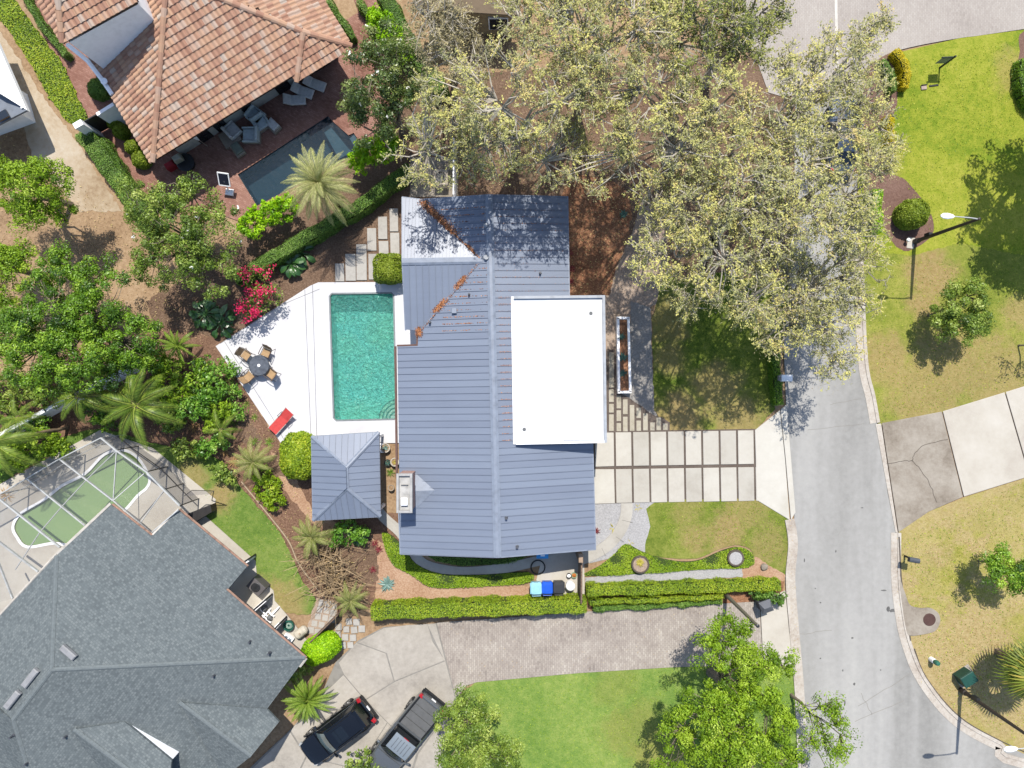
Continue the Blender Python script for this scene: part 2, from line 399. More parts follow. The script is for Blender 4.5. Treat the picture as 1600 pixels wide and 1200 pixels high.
sheet('stone_chip_bed', ragged([(425, 705), (455, 735), (490, 800), (560, 830), (600, 850), (640, 885), (690, 915), (830, 915), (830, 934), (620, 942), (585, 945), (590, 900), (540, 850), (480, 810), (440, 760)], 2), lay(), M_chip)
sheet('mulch_patch', ragged([(520, 850), (575, 835), (592, 860), (590, 905), (560, 925), (520, 900)], 2.5), lay(), M_mulch)
sheet('mulch_patch', ragged([(370, 625), (395, 660), (410, 690), (395, 705), (372, 680), (358, 650)], 2.5), Z[0], M_mulch)
sheet('mulch_patch', ragged([(410, 712), (448, 716), (446, 745), (425, 745)], 2.5), Z[0], M_mulch)
# --- north side of the house
sheet('leaf_mulch', ragged([(600, 120), (1010, 100), (1010, 290), (985, 370), (962, 420), (952, 470), (889, 470), (640, 330), (640, 200)], 2.5), lay(), M_mulch)
sheet('leaf_mulch', ragged(smooth_poly([(880, 290), (960, 285), (985, 320), (982, 370), (962, 420), (948, 466), (886, 470)], 3), 2.5), lay(), M_orange)
sheet('gravel_bed', ragged([(1010, 290), (1060, 330), (1040, 470), (1016, 480), (1019, 560), (1022, 640), (1041, 676), (930, 678), (930, 462), (952, 462), (962, 420), (985, 370)], 1.2), lay(), M_gravel_p)
sheet('gravel_bed', ragged([(985, 470), (1016, 480), (1019, 560), (1022, 640), (1041, 676), (945, 678), (950, 560), (985, 545)], 1.2), lay(), M_gravel)
sheet('leaf_mulch', ragged([(990, 90), (1246, 90), (1240, 400), (1236, 470), (1130, 440), (1050, 430), (1010, 330)], 2.5), lay(), M_mulch)
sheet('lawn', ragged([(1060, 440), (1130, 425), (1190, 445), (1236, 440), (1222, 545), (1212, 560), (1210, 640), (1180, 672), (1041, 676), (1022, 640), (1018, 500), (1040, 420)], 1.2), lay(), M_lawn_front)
sheet('gravel_patch', ragged([(1010, 320), (1052, 310), (1072, 350), (1040, 380), (1000, 375)], 3), lay(), M_gravel_p)
# --- front yard south of the driveway
sheet('gravel_bed', [(925, 788), (1024, 784), (1018, 822), (1010, 862), (980, 866), (920, 880)], lay(), M_gravel_w)
sheet('lawn', ragged(smooth_poly([(1022, 785), (1180, 780), (1205, 793), (1232, 808), (1233, 850), (1230, 896), (1205, 888), (1180, 872), (1171, 857), (1148, 851), (1118, 860), (1088, 872), (1048, 872), (1008, 862), (1016, 822)], 3), 0.6, 6), lay(), M_lawn_low)
sheet('gravel_path', ragged([(914, 902), (1000, 896), (1110, 889), (1172, 884), (1172, 900), (1100, 904), (914, 914)], 0.8), lay(), M_gravel_w)
sheet('stone_chip_bed', ragged([(1160, 884), (1178, 868), (1200, 882), (1226, 898), (1226, 908), (1160, 904)], 1.5), Z[0] + 0.002, M_chip)
sheet('leaf_mulch', ragged([(905, 925), (1225, 908), (1224, 928), (1190, 940), (930, 962)], 1.5), lay(), M_orange)
# --- south lots
sheet('lawn', ragged([(745, 1064), (900, 1050), (1042, 1041), (1244, 1040), (1252, 1420), (640, 1420), (690, 1200), (712, 1090)], 0.8), lay(), M_lawn_bot)
sheet('lawn', ragged(smooth_poly([(230, 690), (300, 705), (345, 720), (388, 775), (440, 835), (472, 905), (496, 940), (480, 960), (430, 950), (385, 920), (330, 830), (260, 760), (160, 690), (60, 720), (-40, 780), (-40, 740), (80, 690), (160, 670)], 3), 1.2), lay(), M_lawn_w)
# --- east lots
sheet('lawn', [(1325, 90), (1400, 83), (1500, 60), (1600, 47), (2300, -60), (2300, 400), (1345, 420), (1340, 300)], lay(), M_lawn_ne)
sheet('lawn', ragged([(1345, 390), (1420, 400), (1500, 380), (1600, 400), (2300, 380), (2300, 410), (1600, 606), (1470, 645), (1372, 664), (1352, 570), (1342, 420)], 1.0), lay(), M_lawn_e)
sheet('lawn', [(1404, 830), (1450, 799), (1505, 777), (1600, 747), (2300, 520), (2300, 1420), (1640, 1200), (1560, 1165), (1490, 1122), (1440, 1062), (1415, 1000), (1404, 930)], Z[0], M_lawn_se)
sheet('bark_bed', ragged(smooth_poly([(1352, 215), (1385, 268), (1408, 278), (1430, 300), (1452, 330), (1457, 362), (1440, 382), (1412, 392), (1388, 372), (1370, 330), (1352, 330)], 4), 0.8), lay(), M_purple)
sheet('bark_bed', ragged(smooth_poly([(1340, 110), (1378, 84), (1396, 88), (1396, 110), (1402, 150), (1392, 190), (1376, 205), (1350, 200)], 4), 0.8), Z[0], M_purple)
sheet('bark_bed', ragged(smooth_poly([(1700, 40), (1600, 48), (1592, 80), (1588, 120), (1592, 150), (1612, 175), (1700, 180)], 4), 0.6), Z[0], M_purple)
# --- street
street_px = [(1245, -60), (1240, 340), (1224, 545), (1228, 640), (1241, 800), (1236, 850), (1232, 905), (1240, 985), (1247, 1080), (1252, 1200), (1262, 1420),
             (2300, 1420), (2300, 1290), (1640, 1195), (1560, 1160), (1490, 1120), (1440, 1060), (1415, 1000), (1402, 930), (1398, 830), (1386, 770), (1370, 665), (1350, 560), (1340, 420), (1338, 300), (1345, 160), (1350, 60), (1352, -60)]
sheet('street', street_px, lay(), M_street)
sheet('cross_street', smooth_poly([(1100, -420), (1180, 90), (1240, 150), (1340, 160), (1346, 118), (1376, 90), (1420, 75), (1500, 60), (1600, 46), (2300, -60), (2400, -420)], 3), lay(), M_cross)
o = sheet('joint_stripe', [(1302, -80), (1306, -80), (1309.5, 110), (1305, 110)], lay(), plain('white_stripe', C(246, 242, 238), 0.8)); 
# paving joints and cracks in the street
def crack(name, px, w, mat, z, kind='structure', parent=None):
    mb = MB(); pts = [G(*p) for p in px]
    for i in range(len(pts) - 1):
        a, b = Vector(pts[i]), Vector(pts[i + 1]); d = (b - a).normalized(); nn = Vector((-d.y, d.x)) * w / 2
        mb.poly([(a.x - nn.x, a.y - nn.y, z), (b.x - nn.x, b.y - nn.y, z), (b.x + nn.x, b.y + nn.y, z), (a.x + nn.x, a.y + nn.y, z)])
    o = mb.build(name, mat, parent)
    if parent is None: o['kind'] = kind
    return o
zz = lay()
def wob(a, b, n=9, amp=1.0):
    return [(a[0] + (b[0] - a[0]) * t + random.uniform(-amp, amp), a[1] + (b[1] - a[1]) * t + random.uniform(-amp, amp)) for t in np.linspace(0, 1, n)]
for a, b in [((1340, 1102), (1422, 1052)), ((1334, 1126), (1412, 1094)), ((1344, 1082), (1362, 1116)), ((1262, 672), (1350, 662)), ((1296, 632), (1346, 622)), ((1250, 990), (1300, 984))]:
    crack('street_crack', wob(a, b), 0.025, M_joint, zz)
M_oil = plain('tyre_stain', C(120, 120, 122), 0.9)
for px, py, rx, ry in [(1394, 953, 5, 3), (1387, 951, 3, 4), (1380, 922, 4, 1.2), (1273, 919, 1, 1), (1281, 941, 1.3, 1), (1316, 1047, 1, 2), (1334, 1068, 2, 2), (1319, 1098, 1.2, 5), (1281, 1028, 1.3, 1.2), (1256, 875, 1, 3), (1305, 861, 1, 2.5), (1346, 793, 2, 1), (1375, 1046, 1, 1), (1331, 996, 2, 1.4)]:
    sheet('street_stain', [(px + rx * (1 + random.uniform(-.3, .3)) * math.cos(t), py + ry * (1 + random.uniform(-.3, .3)) * math.sin(t)) for t in np.linspace(0, 6.0, 9)], zz + random.uniform(0, 0.002), M_oil)

# curbs: flat gutter strip and a raised lip
cl = [(1228, 812), (1233, 850), (1229, 905), (1235, 985), (1243, 1080), (1248, 1200), (1256, 1420)]
cr = [(1404, 832), (1404, 900), (1409, 950), (1419, 1000), (1444, 1060), (1494, 1120), (1562, 1160), (1640, 1194), (2300, 1280)]
cr2 = [(1345, 400), (1352, 560), (1364, 620), (1371, 660)]
def curb(px, lab, side):
    mb = ribbon(px, 0.42, 0.0, Z[0] + 0.012, off=0.30 * side); ribbon(px, 0.2, 0.0, 0.13, mb)
    o = mb.build('curb', M_curb); o['kind'] = 'structure'; return o
curb(cl, '', 1); curb(cr, '', -1); curb(cr2, '', -1)
o = ribbon([(1240, 300), (1238, 400), (1226, 545)], 0.2, 0, 0.13).build('curb', M_curb); o['kind'] = 'structure'
crack('gutter_line', [(1403, 838), (1406, 900), (1412, 950), (1421, 1000)], 0.09, M_crack, 0.135)
crack('gutter_line', smooth_poly([(1427, 1012), (1446, 1058), (1496, 1117), (1562, 1156), (1640, 1190)], 5, False), 0.05, M_crack, 0.135)

# --- slabs: every slab is a piece of its paving
def slab_field(name, label, polys, mat, z, thick=0.06, base=None, base_mat=None, piece='slab', mats=None, kind='structure'):
    """base bed + separate slabs"""
    if base is not None: root = sheet(name, base, z - thick + 0.006, base_mat)
    else:
        root = bpy.data.objects.new(name, None); COL.objects.link(root); root['kind'] = kind
    if label: root['label'] = label
    for i, p in enumerate(polys):
        pts = [G(*q) for q in p]
        if area2(pts) < 0: pts = pts[::-1]
        cx = sum(q[0] for q in pts) / len(pts); cy = sum(q[1] for q in pts) / len(pts)
        inn = [(cx + (x - cx) * 0.985, cy + (y - cy) * 0.985) for x, y in pts]
        zj = z + random.uniform(-0.004, 0.004)
        mb = MB(); n = len(pts)
        vs = [(x, y, 0.0) for x, y in pts] + [(x, y, zj - 0.008) for x, y in pts] + [(x, y, zj) for x, y in inn]
        fs = [(k * n + j, k * n + (j + 1) % n, (k + 1) * n + (j + 1) % n, (k + 1) * n + j) for k in range(2) for j in range(n)] + [tuple(range(2 * n, 3 * n))]
        mb.add(vs, fs).build(piece, (mats[i] if mats else mat), root)
    return root
def quad(x0, y0, x1, y1, skew=0.0):
    return [(x0, y0), (x1, y0), (x1 + skew, y1), (x0 + skew, y1)]
ZS = Z[0] + 0.02
M_slabs = [ground_mat('drive_slab_%s' % k, [C(212 + d, 207 + d, 200 + d), C(226 + d, 222 + d, 216 + d), C(235 + d, 232 + d, 227 + d)], 0.4, 4.0, 0.85, 0.1, 0.3) for k, d in (('plain', 0), ('pale', 5), ('worn', -7))]
# main driveway, two rows of nine
polys = []
for i in range(9):
    xt = 961.5 + 27.25 * i; xb = 963.5 + 27.25 * i
    dy = -0.42 * i
    polys.append([(xt, 675.5 + dy), (xt + 24.2, 675.3 + dy), (xt + 25.0, 727.5 + dy), (xt + 0.9, 728 + dy)])
    polys.append([(xb - 1.6, 733.0 + dy), (xb + 22.8, 732.6 + dy), (xb + 23.8, 785.0 + dy), (xb - 0.6, 785.6 + dy)])
polys.append([(930, 676), (958.5, 675.7), (959.3, 728), (930, 729)]); polys.append([(926, 733), (959, 733), (960.4, 786), (926, 787)])
slab_field('driveway', 'pale concrete slab driveway with dark gravel joints', polys, None, ZS, 0.06,
           [(925, 674), (1181, 670), (1183, 782), (925, 789)], ground_mat('joint_gravel', [C(96, 86, 82), C(124, 112, 106), C(150, 138, 132)], 0.6, 14.0, grain=30.0), mats=[random.choice(M_slabs) for _ in polys])
slab_field('driveway_apron', 'flared bright concrete apron meeting the street', [[(1179, 672), (1218, 641), (1226, 720), (1233, 812), (1182, 781)], [(1219, 640), (1228, 632), (1242, 800), (1235, 812), (1227, 720)]], M_conc_bright, ZS, mats=[M_conc_bright, M_conc_bright])
# plank pavers by the white garage
cols = [((951.2, 958.6), [(550.6, 605.6), (607.8, 628), (631, 644.5), (647.4, 673.2)]), ((963, 970), [(618, 638), (641, 657.6), (661, 673.6)]), ((973, 980.2), [(624, 647), (651, 674)]),
        ((983.5, 990.7), [(632.8, 673)]), ((994, 1001), [(637, 653), (657, 673)]), ((1004.4, 1011.6), [(646, 672.4)]), ((1015.6, 1022.4), [(660, 672.4)]), ((1025, 1032), [(652.4, 672)]), ((1035.6, 1042.6), [(661.6, 671.6)])]
M_plank = ground_mat('plank_paver_stone', [C(186, 178, 162), C(210, 203, 188), C(226, 220, 208)], 0.7, 6.0, 0.9, 0.15)
sheet('joint_gravel', [(947, 546), (961, 546), (972, 616), (983, 622), (994, 630), (1003, 635), (1013, 644), (1024, 650), (1034, 652), (1046, 660), (1046, 676), (947, 676)], ZS - 0.012, bpy.data.materials['joint_gravel'])
slab_field('plank_paving', 'staggered plank pavers stepping beside the white garage', [quad(a, y0, b, y1, 0.006 * (y1 - y0)) for (a, b), ys in cols for y0, y1 in ys], M_plank, ZS, piece='paver')
# stepping stones between pool deck and roof
ss = [(524, 412, 538, 440), (540, 397, 556, 439), (557, 382, 573, 438), (576, 397, 591, 437), (574, 357, 588, 392), (591, 339, 605, 374), (592, 377, 607, 397), (609, 326, 622, 362), (610, 364, 624, 397)]
M_step = ground_mat('stepping_stone', [C(196, 192, 190), C(212, 209, 207), C(224, 222, 220)], 0.7, 5.0, 0.9, 0.1)
slab_field('stepping_stones', 'staggered pale stepping slabs between palm and roof', [quad(*q, 0.6) for q in ss], M_step, ZS, piece='stone')
# square stones by the back gate
st = []
for rot, w, cs in ((.12, 10.0, ((502.7, 941.7), (513, 942.5), (522.5, 946), (499.7, 951.7), (511, 953.5), (521, 957), (497.5, 962.7), (508.7, 964.8), (519, 967.5), (492, 973.5), (503, 975.8), (486.5, 984), (497, 987))), (-.05, 10.4, ((545.5, 970.5), (557.2, 971.7), (529.2, 979), (541.5, 982.8), (553.8, 983.6), (565.6, 982), (528, 990.8), (539.7, 995.2), (552, 995.9), (536, 1007.6), (547.9, 1007.2)))):
    for x, y in cs:
        h = w / 2 * random.uniform(0.88, 1.0); q = rot + random.uniform(-.08, .08)
        st.append([(x + h * (a * math.cos(q) - b * math.sin(q)), y + h * (a * math.sin(q) + b * math.cos(q))) for a, b in ((-1, -1), (1, -1), (1, 1), (-1, 1))])
sheet('stone_chip_bed', ragged([(495, 934), (526, 938), (528, 962), (500, 996), (478, 990), (482, 975)], 1.2), ZS - .03, M_gravel_p)
slab_field('square_stones', 'white square stepping stones either side of a low wooden fence', st, M_step, ZS, piece='stone')
# neighbour's concrete court: slabs meeting at joints
crt = [[(560, 1003), (600, 981), (640, 976), (668, 975), (676, 1002), (695, 1031), (617, 1063), (605, 1020)], [(557, 1004), (603, 1020.5), (615.5, 1064), (571, 1092), (538, 1053), (530, 1035)],
       [(669, 975), (681, 974.5), (711, 1090), (700, 1110), (652, 1175), (572.5, 1093), (618, 1064.5), (696, 1032.5)],
       [(537, 1054), (570, 1093), (605, 1128), (560, 1200), (517, 1190), (480, 1180), (455, 1140), (500, 1090)], [(606, 1129), (651, 1176), (625, 1260), (545, 1260), (561, 1201)],
       [(453, 1142), (478, 1181), (440, 1260), (360, 1260), (395, 1200)], [(480, 1182), (516, 1191.5), (559, 1202), (543, 1262), (443, 1262)], [(701, 1112), (690, 1200), (690, 1262), (628, 1262), (654, 1177)]]
sheet('court_bed', [(525, 1034), (560, 1000), (600, 979), (683, 973), (713, 1090), (692, 1200), (692, 1262), (350, 1262), (392, 1198), (455, 1138), (500, 1090)], ZS - 0.02, M_joint)
slab_field('court', 'weathered concrete court where two cars are parked', crt, M_conc_mid, ZS, mats=[M_conc_mid] * len(crt))
# paver driveway and its apron
sheet('paver_driveway', [(683, 972), (915, 955), (1135, 942), (1186, 939), (1191, 1036), (1100, 1040), (1042, 1042), (900, 1051), (745, 1065), (730, 1070), (713, 1090)], ZS, M_paver, thick=0.05)
sheet('drive_apron', [(1187, 938), (1226, 922), (1232, 985), (1240, 1041), (1192, 1036)], ZS, M_conc, thick=0.05)
# neighbour's drive across the street
root = slab_field('drive', 'neighbour driveway across the street with one stained slab', [[(1377, 661), (1470, 643), (1503, 776), (1450, 799), (1403, 831)], [(1472, 642.5), (1568, 613), (1606, 744), (1505, 775.5)], [(1570, 612.5), (1700, 572), (1740, 700), (1608, 743.5)], [(1702, 571.5), (2100, 450), (2140, 580), (1742, 699.5)], [(1367, 663), (1375.5, 661.5), (1401.5, 832), (1398, 831), (1386, 768)]], M_conc, ZS, mats=[M_conc_old, M_conc, M_conc, M_conc, M_curb])
for px in ([(1383, 724), (1400, 722), (1415, 720), (1424, 719)], [(1424, 719), (1428, 708), (1436, 700), (1452, 692), (1480, 686)], [(1424, 719), (1436, 733), (1447, 748), (1455, 765), (1462, 784)], ):
    crack('crack', [(x + random.uniform(-1, 1), y + random.uniform(-1, 1)) for x, y in smooth_poly(px, 4, False)], 0.035, M_crack, ZS + 0.006, parent=root)
# storm drain apron and manhole
drain = sheet('drain_apron', smooth_poly([(1404, 905), (1412, 925), (1420, 944), (1436, 949), (1452, 949), (1464, 957), (1467, 970), (1460, 984), (1446, 989), (1422, 992), (1415, 985), (1408, 945)], 5), 0.137, M_conc_old, thick=0.13)
x, y = G(1450, 967)
mb = MB().lathe([(0.39, 0), (0.39, 0.02), (0.355, 0.026), (0.35, 0.018), (0.0, 0.018)], 28, (x, y, 0.13))
for i in range(-3, 4): mb.box((x + i * 0.09, y, 0.151), (0.03, 0.5 * math.sqrt(max(0.01, 1 - (i / 4.2) ** 2)), 0.008))
o = mb.build('manhole_cover', plain('rusty_iron', C(112, 84, 80), 0.8, 0.3)); tag(o, 'round brown iron manhole cover set in the drain apron', 'manhole cover')
# curved front path, side path, bins pad
mb = ribbon([(979, 786), (978, 805), (970, 826), (955, 846), (935, 861), (905, 874), (860, 885)], 0.72, 0.0, ZS); o = mb.build('path', M_path); o['kind'] = 'structure'
mb = ribbon([(575, 775), (598, 806), (626, 832), (645, 862), (662, 880), (690, 889), (730, 893), (790, 887), (850, 874), (900, 868)], 0.62, 0.0, ZS - 0.005); o = mb.build('path', M_path); o['kind'] = 'structure'
sheet('bin_pad', [(848, 868), (912, 858), (914, 940), (880, 936), (842, 935), (838, 905)], ZS + 0.004, M_conc, thick=0.05)
for px in ([(962, 838), (974, 846)], [(940, 856), (946, 868)], [(971, 812), (988, 816)]):
    crack('path_joint', px, 0.03, M_joint, ZS + 0.006)
sheet('ac_pad', [(641, 246), (716, 246), (716, 308), (641, 308)], ZS, M_conc_old, thick=0.06)
sheet('side_path', [(270, 775), (302, 796), (322, 806), (400, 876), (402, 898), (428, 922), (430, 938), (449, 960), (484, 1004), (450, 1040), (380, 960), (300, 850)], ZS, M_conc, thick=0.06)

# ============================================================ POOLS
from mathutils.geometry import tessellate_polygon
def holed(name, outer, holes, z, mat, depth=0.0, kind='structure'):
    loops = [[Vector((*G(*p), z)) for p in lp] for lp in [outer] + holes]
    tris = tessellate_polygon(loops); vs = [v for lp in loops for v in lp]
    mb = MB()
    fs = []
    for t in tris:
        a, b, c = (vs[i] for i in t); fs.append(t if (b - a).cross(c - a).z > 0 else t[::-1])
    mb.add(vs, fs)
    if depth:
        for lp in loops:
            for i in range(len(lp)):
                a, b = lp[i], lp[(i + 1) % len(lp)]; dz = Vector((0, 0, depth))
                mb.poly([a, b, b - dz, a - dz])
    o = mb.build(name, mat); o['kind'] = kind; return o
pool_px = [(519, 459), (612, 458), (615.5, 461.5), (619.5, 651), (616.5, 655), (526, 657), (522, 653), (515.5, 463)]
dark_px = [(372, 273), (513, 182), (520, 190), (545, 212), (553, 208), (566, 228), (560, 240), (402, 322)]
kid = smooth_poly([(30, 838), (24, 822), (36, 803), (70, 783), (100, 760), (135, 742), (165, 712), (192, 705), (215, 717), (232, 745), (229, 760), (215, 772), (195, 795), (165, 820), (140, 838), (118, 850), (85, 846), (45, 852)], 4)
for o_ in [o for o in COL.objects if o.name in ('ground', 'brick_patio')]:
    bpy.data.objects.remove(o_)
holed('ground', [(-4000, -4000), (5600, -4000), (5600, 5200), (-4000, 5200)], [pool_px, dark_px, kid], 0.0, M_soil)
holed('brick_patio', [(196, 262), (240, 215), (560, 20), (540, -40), (600, -60), (625, 40), (640, 150), (600, 200), (570, 240), (400, 345), (372, 345), (300, 320), (262, 335)], [dark_px], 0.055, M_brick)
holed('pool_deck', [(338, 541), (485, 447), (498, 441.5), (632, 441), (640, 516), (660, 516), (660, 560), (640, 692), (590, 692), (487, 690), (441, 694)], [pool_px], 0.10, M_deck, 0.1)
M_djoint = plain('deck_joint', C(140, 142, 148), .9)
for px in ([(477, 453), (487, 690)], [(489, 445), (496, 690)]): crack('deck_joint', px, 0.03, M_djoint, 0.103)
crack('deck_joint', [(352, 534), (428, 655), (446, 690)], 0.028, M_djoint, 0.103)
crack('deck_joint', [(345, 537), (440, 477), (500, 452)], 0.028, M_djoint, 0.103)
holed('pool_surround', [(-80, 800), (157, 672), (240, 700), (338, 780), (335, 800), (300, 800), (278, 860), (150, 930), (-80, 1010)], [kid], 0.07, M_conc, 0.05)

def basin(name, px, depth, mat, zt):
    pts = [G(*p) for p in px]
    if area2(pts) < 0: pts = pts[::-1]
    n = len(pts); mb = MB()
    vs = [(x, y, zt) for x, y in pts] + [(x, y, -depth) for x, y in pts]
    mb.add(vs, [((i + 1) % n, i, n + i, n + (i + 1) % n) for i in range(n)] + [tuple(range(n, 2 * n))])
    o = mb.build(name, mat); o['kind'] = 'structure'; return o
def water(name, px, z, tint, deep, rough=0.03, wave=2.6, amp=0.5, murk=0.0, mix_fac=0.35):
    """rippled surface over a real basin: clear enough to see floor and steps"""
    n = Nd(name + '_water'); p = n.pos()
    h = n.math('ADD', n.noise(p, wave, 3.0, 0.6, 1.2), n.math('MULTIPLY', n.noise(p, wave * 2.6, 2.0, 0.5, 1.0), 0.4))
    nm = n.bump(h, min(1.0, amp), 0.3 if amp < 0.9 else 0.42)
    tr = n.n('ShaderNodeBsdfTransparent'); tr.inputs[0].default_value = tint
    body = n.bsdf(deep, 0.16, 0, nm, 0.5)
    mx = n.n('ShaderNodeMixShader'); mx.inputs[0].default_value = mix_fac; n.l(tr.outputs[0], mx.inputs[1]); n.l(body, mx.inputs[2])
    nm2 = n.bump(h, min(1.0, amp), 0.3 if amp < .9 else .34)
    gl = n.n('ShaderNodeBsdfGlossy'); gl.inputs['Roughness'].default_value = rough; n.l(nm2, gl.inputs['Normal'])
    fr = n.n('ShaderNodeFresnel'); fr.inputs[0].default_value = 1.33; n.l(nm2, fr.inputs['Normal'])
    m2 = n.n('ShaderNodeMixShader'); n.l(n.math('MULTIPLY', fr.outputs[0], 1.4), m2.inputs[0]); n.l(mx.outputs[0], m2.inputs[1]); n.l(gl.outputs[0], m2.inputs[2])
    m = n.done(m2.outputs[0])
    pts = [G(*q) for q in px]
    if area2(pts) < 0: pts = pts[::-1]
    o = MB().poly([(x, y, z) for x, y in pts]).build(name, m); o['kind'] = 'structure'; return o
n = Nd('teal_plaster'); pp = n.pos()
M_teal = n.done(n.bsdf(n.ramp(n.noise(pp, 0.45, 3.0, 0.5, 0.5), [(0.3, C(130, 222, 196, 1.7)), (0.55, C(120, 226, 216, 1.7)), (0.75, C(84, 214, 220, 1.7))]), 0.6))
basin('pool_basin', pool_px, 1.45, M_teal, 0.09)
x0, y0 = G(619.5, 656.5)
for k, (r, z) in enumerate(((1.28, -0.95), (1.02, -0.7), (0.76, -0.45), (0.5, -0.2))):
    mb = MB(); mb.prism([(x0 - 0.02, y0 + 0.04)] + [(x0 - 0.02 - r * math.sin(t), y0 + 0.04 + r * math.cos(t)) for t in np.linspace(0, math.pi / 2, 12)], -1.44, z)
    ar = [(x0 - 0.02 - r * math.sin(t), y0 + 0.04 + r * math.cos(t)) for t in np.linspace(0, math.pi / 2, 12)]; m2 = MB()
    for i in range(11):
        (xa, ya), (xb, yb) = ar[i], ar[i + 1]; q = 1 - .09 / r; f_ = lambda X, Y: (x0 + (X - x0) * q, y0 + (Y - y0) * q)
        m2.poly([(xa, ya, z + .004), (xb, yb, z + .004), (*f_(xb, yb), z + .004), (*f_(xa, ya), z + .004)])
    m2.build('step_edge', plain('step_tile', C(60, 120, 110), .5) if k == 0 else bpy.data.materials['step_tile'])['kind'] = 'structure'
    o = mb.build('pool_step', plain('step_plaster_%d' % k, C(190 + 20 * k, 240, 214 + 8 * k, 1.6), 0.6)); o['kind'] = 'structure'
mb = MB(); c0 = [G(*p) for p in pool_px]
mb2 = ribbon(pool_px + [pool_px[0]], 0.10, 0.0, 0.112, smooth=0); o = mb2.build('pool_coping', plain('tile_line', C(150, 160, 168), 0.5)); o['kind'] = 'structure'
water('pool_water', pool_px, 0.0, (0.90, 0.99, 0.98, 1), C(122, 216, 204, 1.9), 0.06, 3.4, 1.0, mix_fac=0.36)
basin('dark_pool_basin', dark_px, 1.0, plain('dark_plaster', C(62, 86, 104), 0.6), 0.06)
mb = MB(); mb.prism([G(*p) for p in ((505, 205), (516, 197), (548, 236), (528, 246))], -0.95, -0.25); o = mb.build('pool_bench', plain('bench_plaster', C(120, 140, 156), 0.6)); o['kind'] = 'structure'
mb = MB(); mb.prism([G(*p) for p in ((546, 216), (553, 210), (564, 227), (556, 232))], -0.9, -0.06); o = mb.build('pool_step', plain('tread_plaster', C(150, 164, 176), 0.6)); o['kind'] = 'structure'
water('dark_pool_water', dark_px, -0.02, (0.55, 0.72, 0.78, 1), C(56, 84, 100), 0.04, 0.9, 0.12, mix_fac=0.3)
basin('green_pool_basin', kid, 1.1, plain('algae_plaster', C(140, 170, 110), 0.7, var=0.25, scale=0.6), 0.06)
water('green_pool_water', kid, 0.0, (0.66, 0.86, 0.52, 1), C(158, 190, 134, 1.3), 0.05, 0.8, 0.08, mix_fac=0.8)
mb = ribbon(kid + [kid[0]], 0.17, 0.0, 0.095, smooth=0, off=0.09 if area2([G(*p) for p in kid]) < 0 else -0.09); o = mb.build('pool_coping', plain('bright_coping', (.7, .7, .7, 1), .7)); o['kind'] = 'structure'

# ============================================================ ROOFS
class Plane:
    """roof slope through an eave line (photo px at height z), rising inward with a pitch"""
    def __init__(s, A, B, z, pitch, inward_px):
        a, b = W(*A, z), W(*B, z); s.o = a
        s.e = (b - a).normalized(); nv = Vector((-s.e.y, s.e.x, 0)); q = W(*inward_px, z) - a
        if nv.dot(q) < 0: nv = -nv
        s.up = (nv + Vector((0, 0, pitch))).normalized(); s.d = -s.up
        s.n = s.e.cross(s.up).normalized()
        if s.n.z < 0: s.n = -s.n
    def at(s, px, py):
        c = Vector((0, 0, CAM_H)); dr = Vector(((px - 800) / FPX, (600 - py) / FPX, -1.0))
        t = (s.o - c).dot(s.n) / dr.dot(s.n); return c + dr * t
    def z(s, x, y): return s.o.z - ((x - s.o.x) * s.n.x + (y - s.o.y) * s.n.y) / s.n.z
    def st(s, p): q = p - s.o; return (q.dot(s.e), q.dot(s.d))
    def p3(s, a, b, h=0.0): return s.o + s.e * a + s.d * b + s.n * h
def clip(poly, axis, lim, keep_less):
    out = []; k = len(poly)
    for i in range(k):
        a, b = poly[i], poly[(i + 1) % k]
        ia = a[axis] <= lim if keep_less else a[axis] >= lim; ib = b[axis] <= lim if keep_less else b[axis] >= lim
        if ia: out.append(a)
        if ia != ib:
            t = (lim - a[axis]) / (b[axis] - a[axis]); out.append((a[0] + (b[0] - a[0]) * t, a[1] + (b[1] - a[1]) * t))
    return out
def slab_on(pl, st, h0, h1):
    mb = MB(); n = len(st)
    if n < 3: return mb
    if area2(st) < 0: st = st[::-1]
    lo = [pl.p3(a, b, h0) for a, b in st]; hi = [pl.p3(a, b, h1) for a, b in st]
    if (hi[1] - hi[0]).cross(hi[2] - hi[1]).dot(pl.n) < 0: lo = lo[::-1]; hi = hi[::-1]
    mb.add(lo + hi, [(i, (i + 1) % n, n + (i + 1) % n, n + i) for i in range(n)] + [tuple(range(n, 2 * n)), tuple(range(n - 1, -1, -1))])
    return mb
def metal_slope(pl, px, parent, mat, w=0.385, seam=0.055, name='roof_panel', thick=0.10, deckmat=None, s0=0.0, seam_w=0.03):
    st = [pl.st(pl.at(*p)) for p in px]
    slab_on(pl, st, -thick, 0.0).build('roof_deck', deckmat or mat, parent)
    a0, a1 = min(p[0] for p in st), max(p[0] for p in st); n = max(1, round((a1 - a0) / w)); w = (a1 - a0) / n
    for i in range(n):
        lo, hi = a0 + i * w, a0 + (i + 1) * w
        c = clip(clip(st, 0, lo, False), 0, hi - 0.004, True)
        if len(c) < 3: continue
        mb = slab_on(pl, c, 0.002, 0.012 + random.uniform(0, 0.004))
        r = clip(clip(st, 0, hi - seam_w, False), 0, hi - 0.002, True)
        if len(r) >= 3:
            m2 = slab_on(pl, r, 0.0125, seam); mb.add(m2.v, m2.f)
        mb.build(name, mat, parent)
    return st
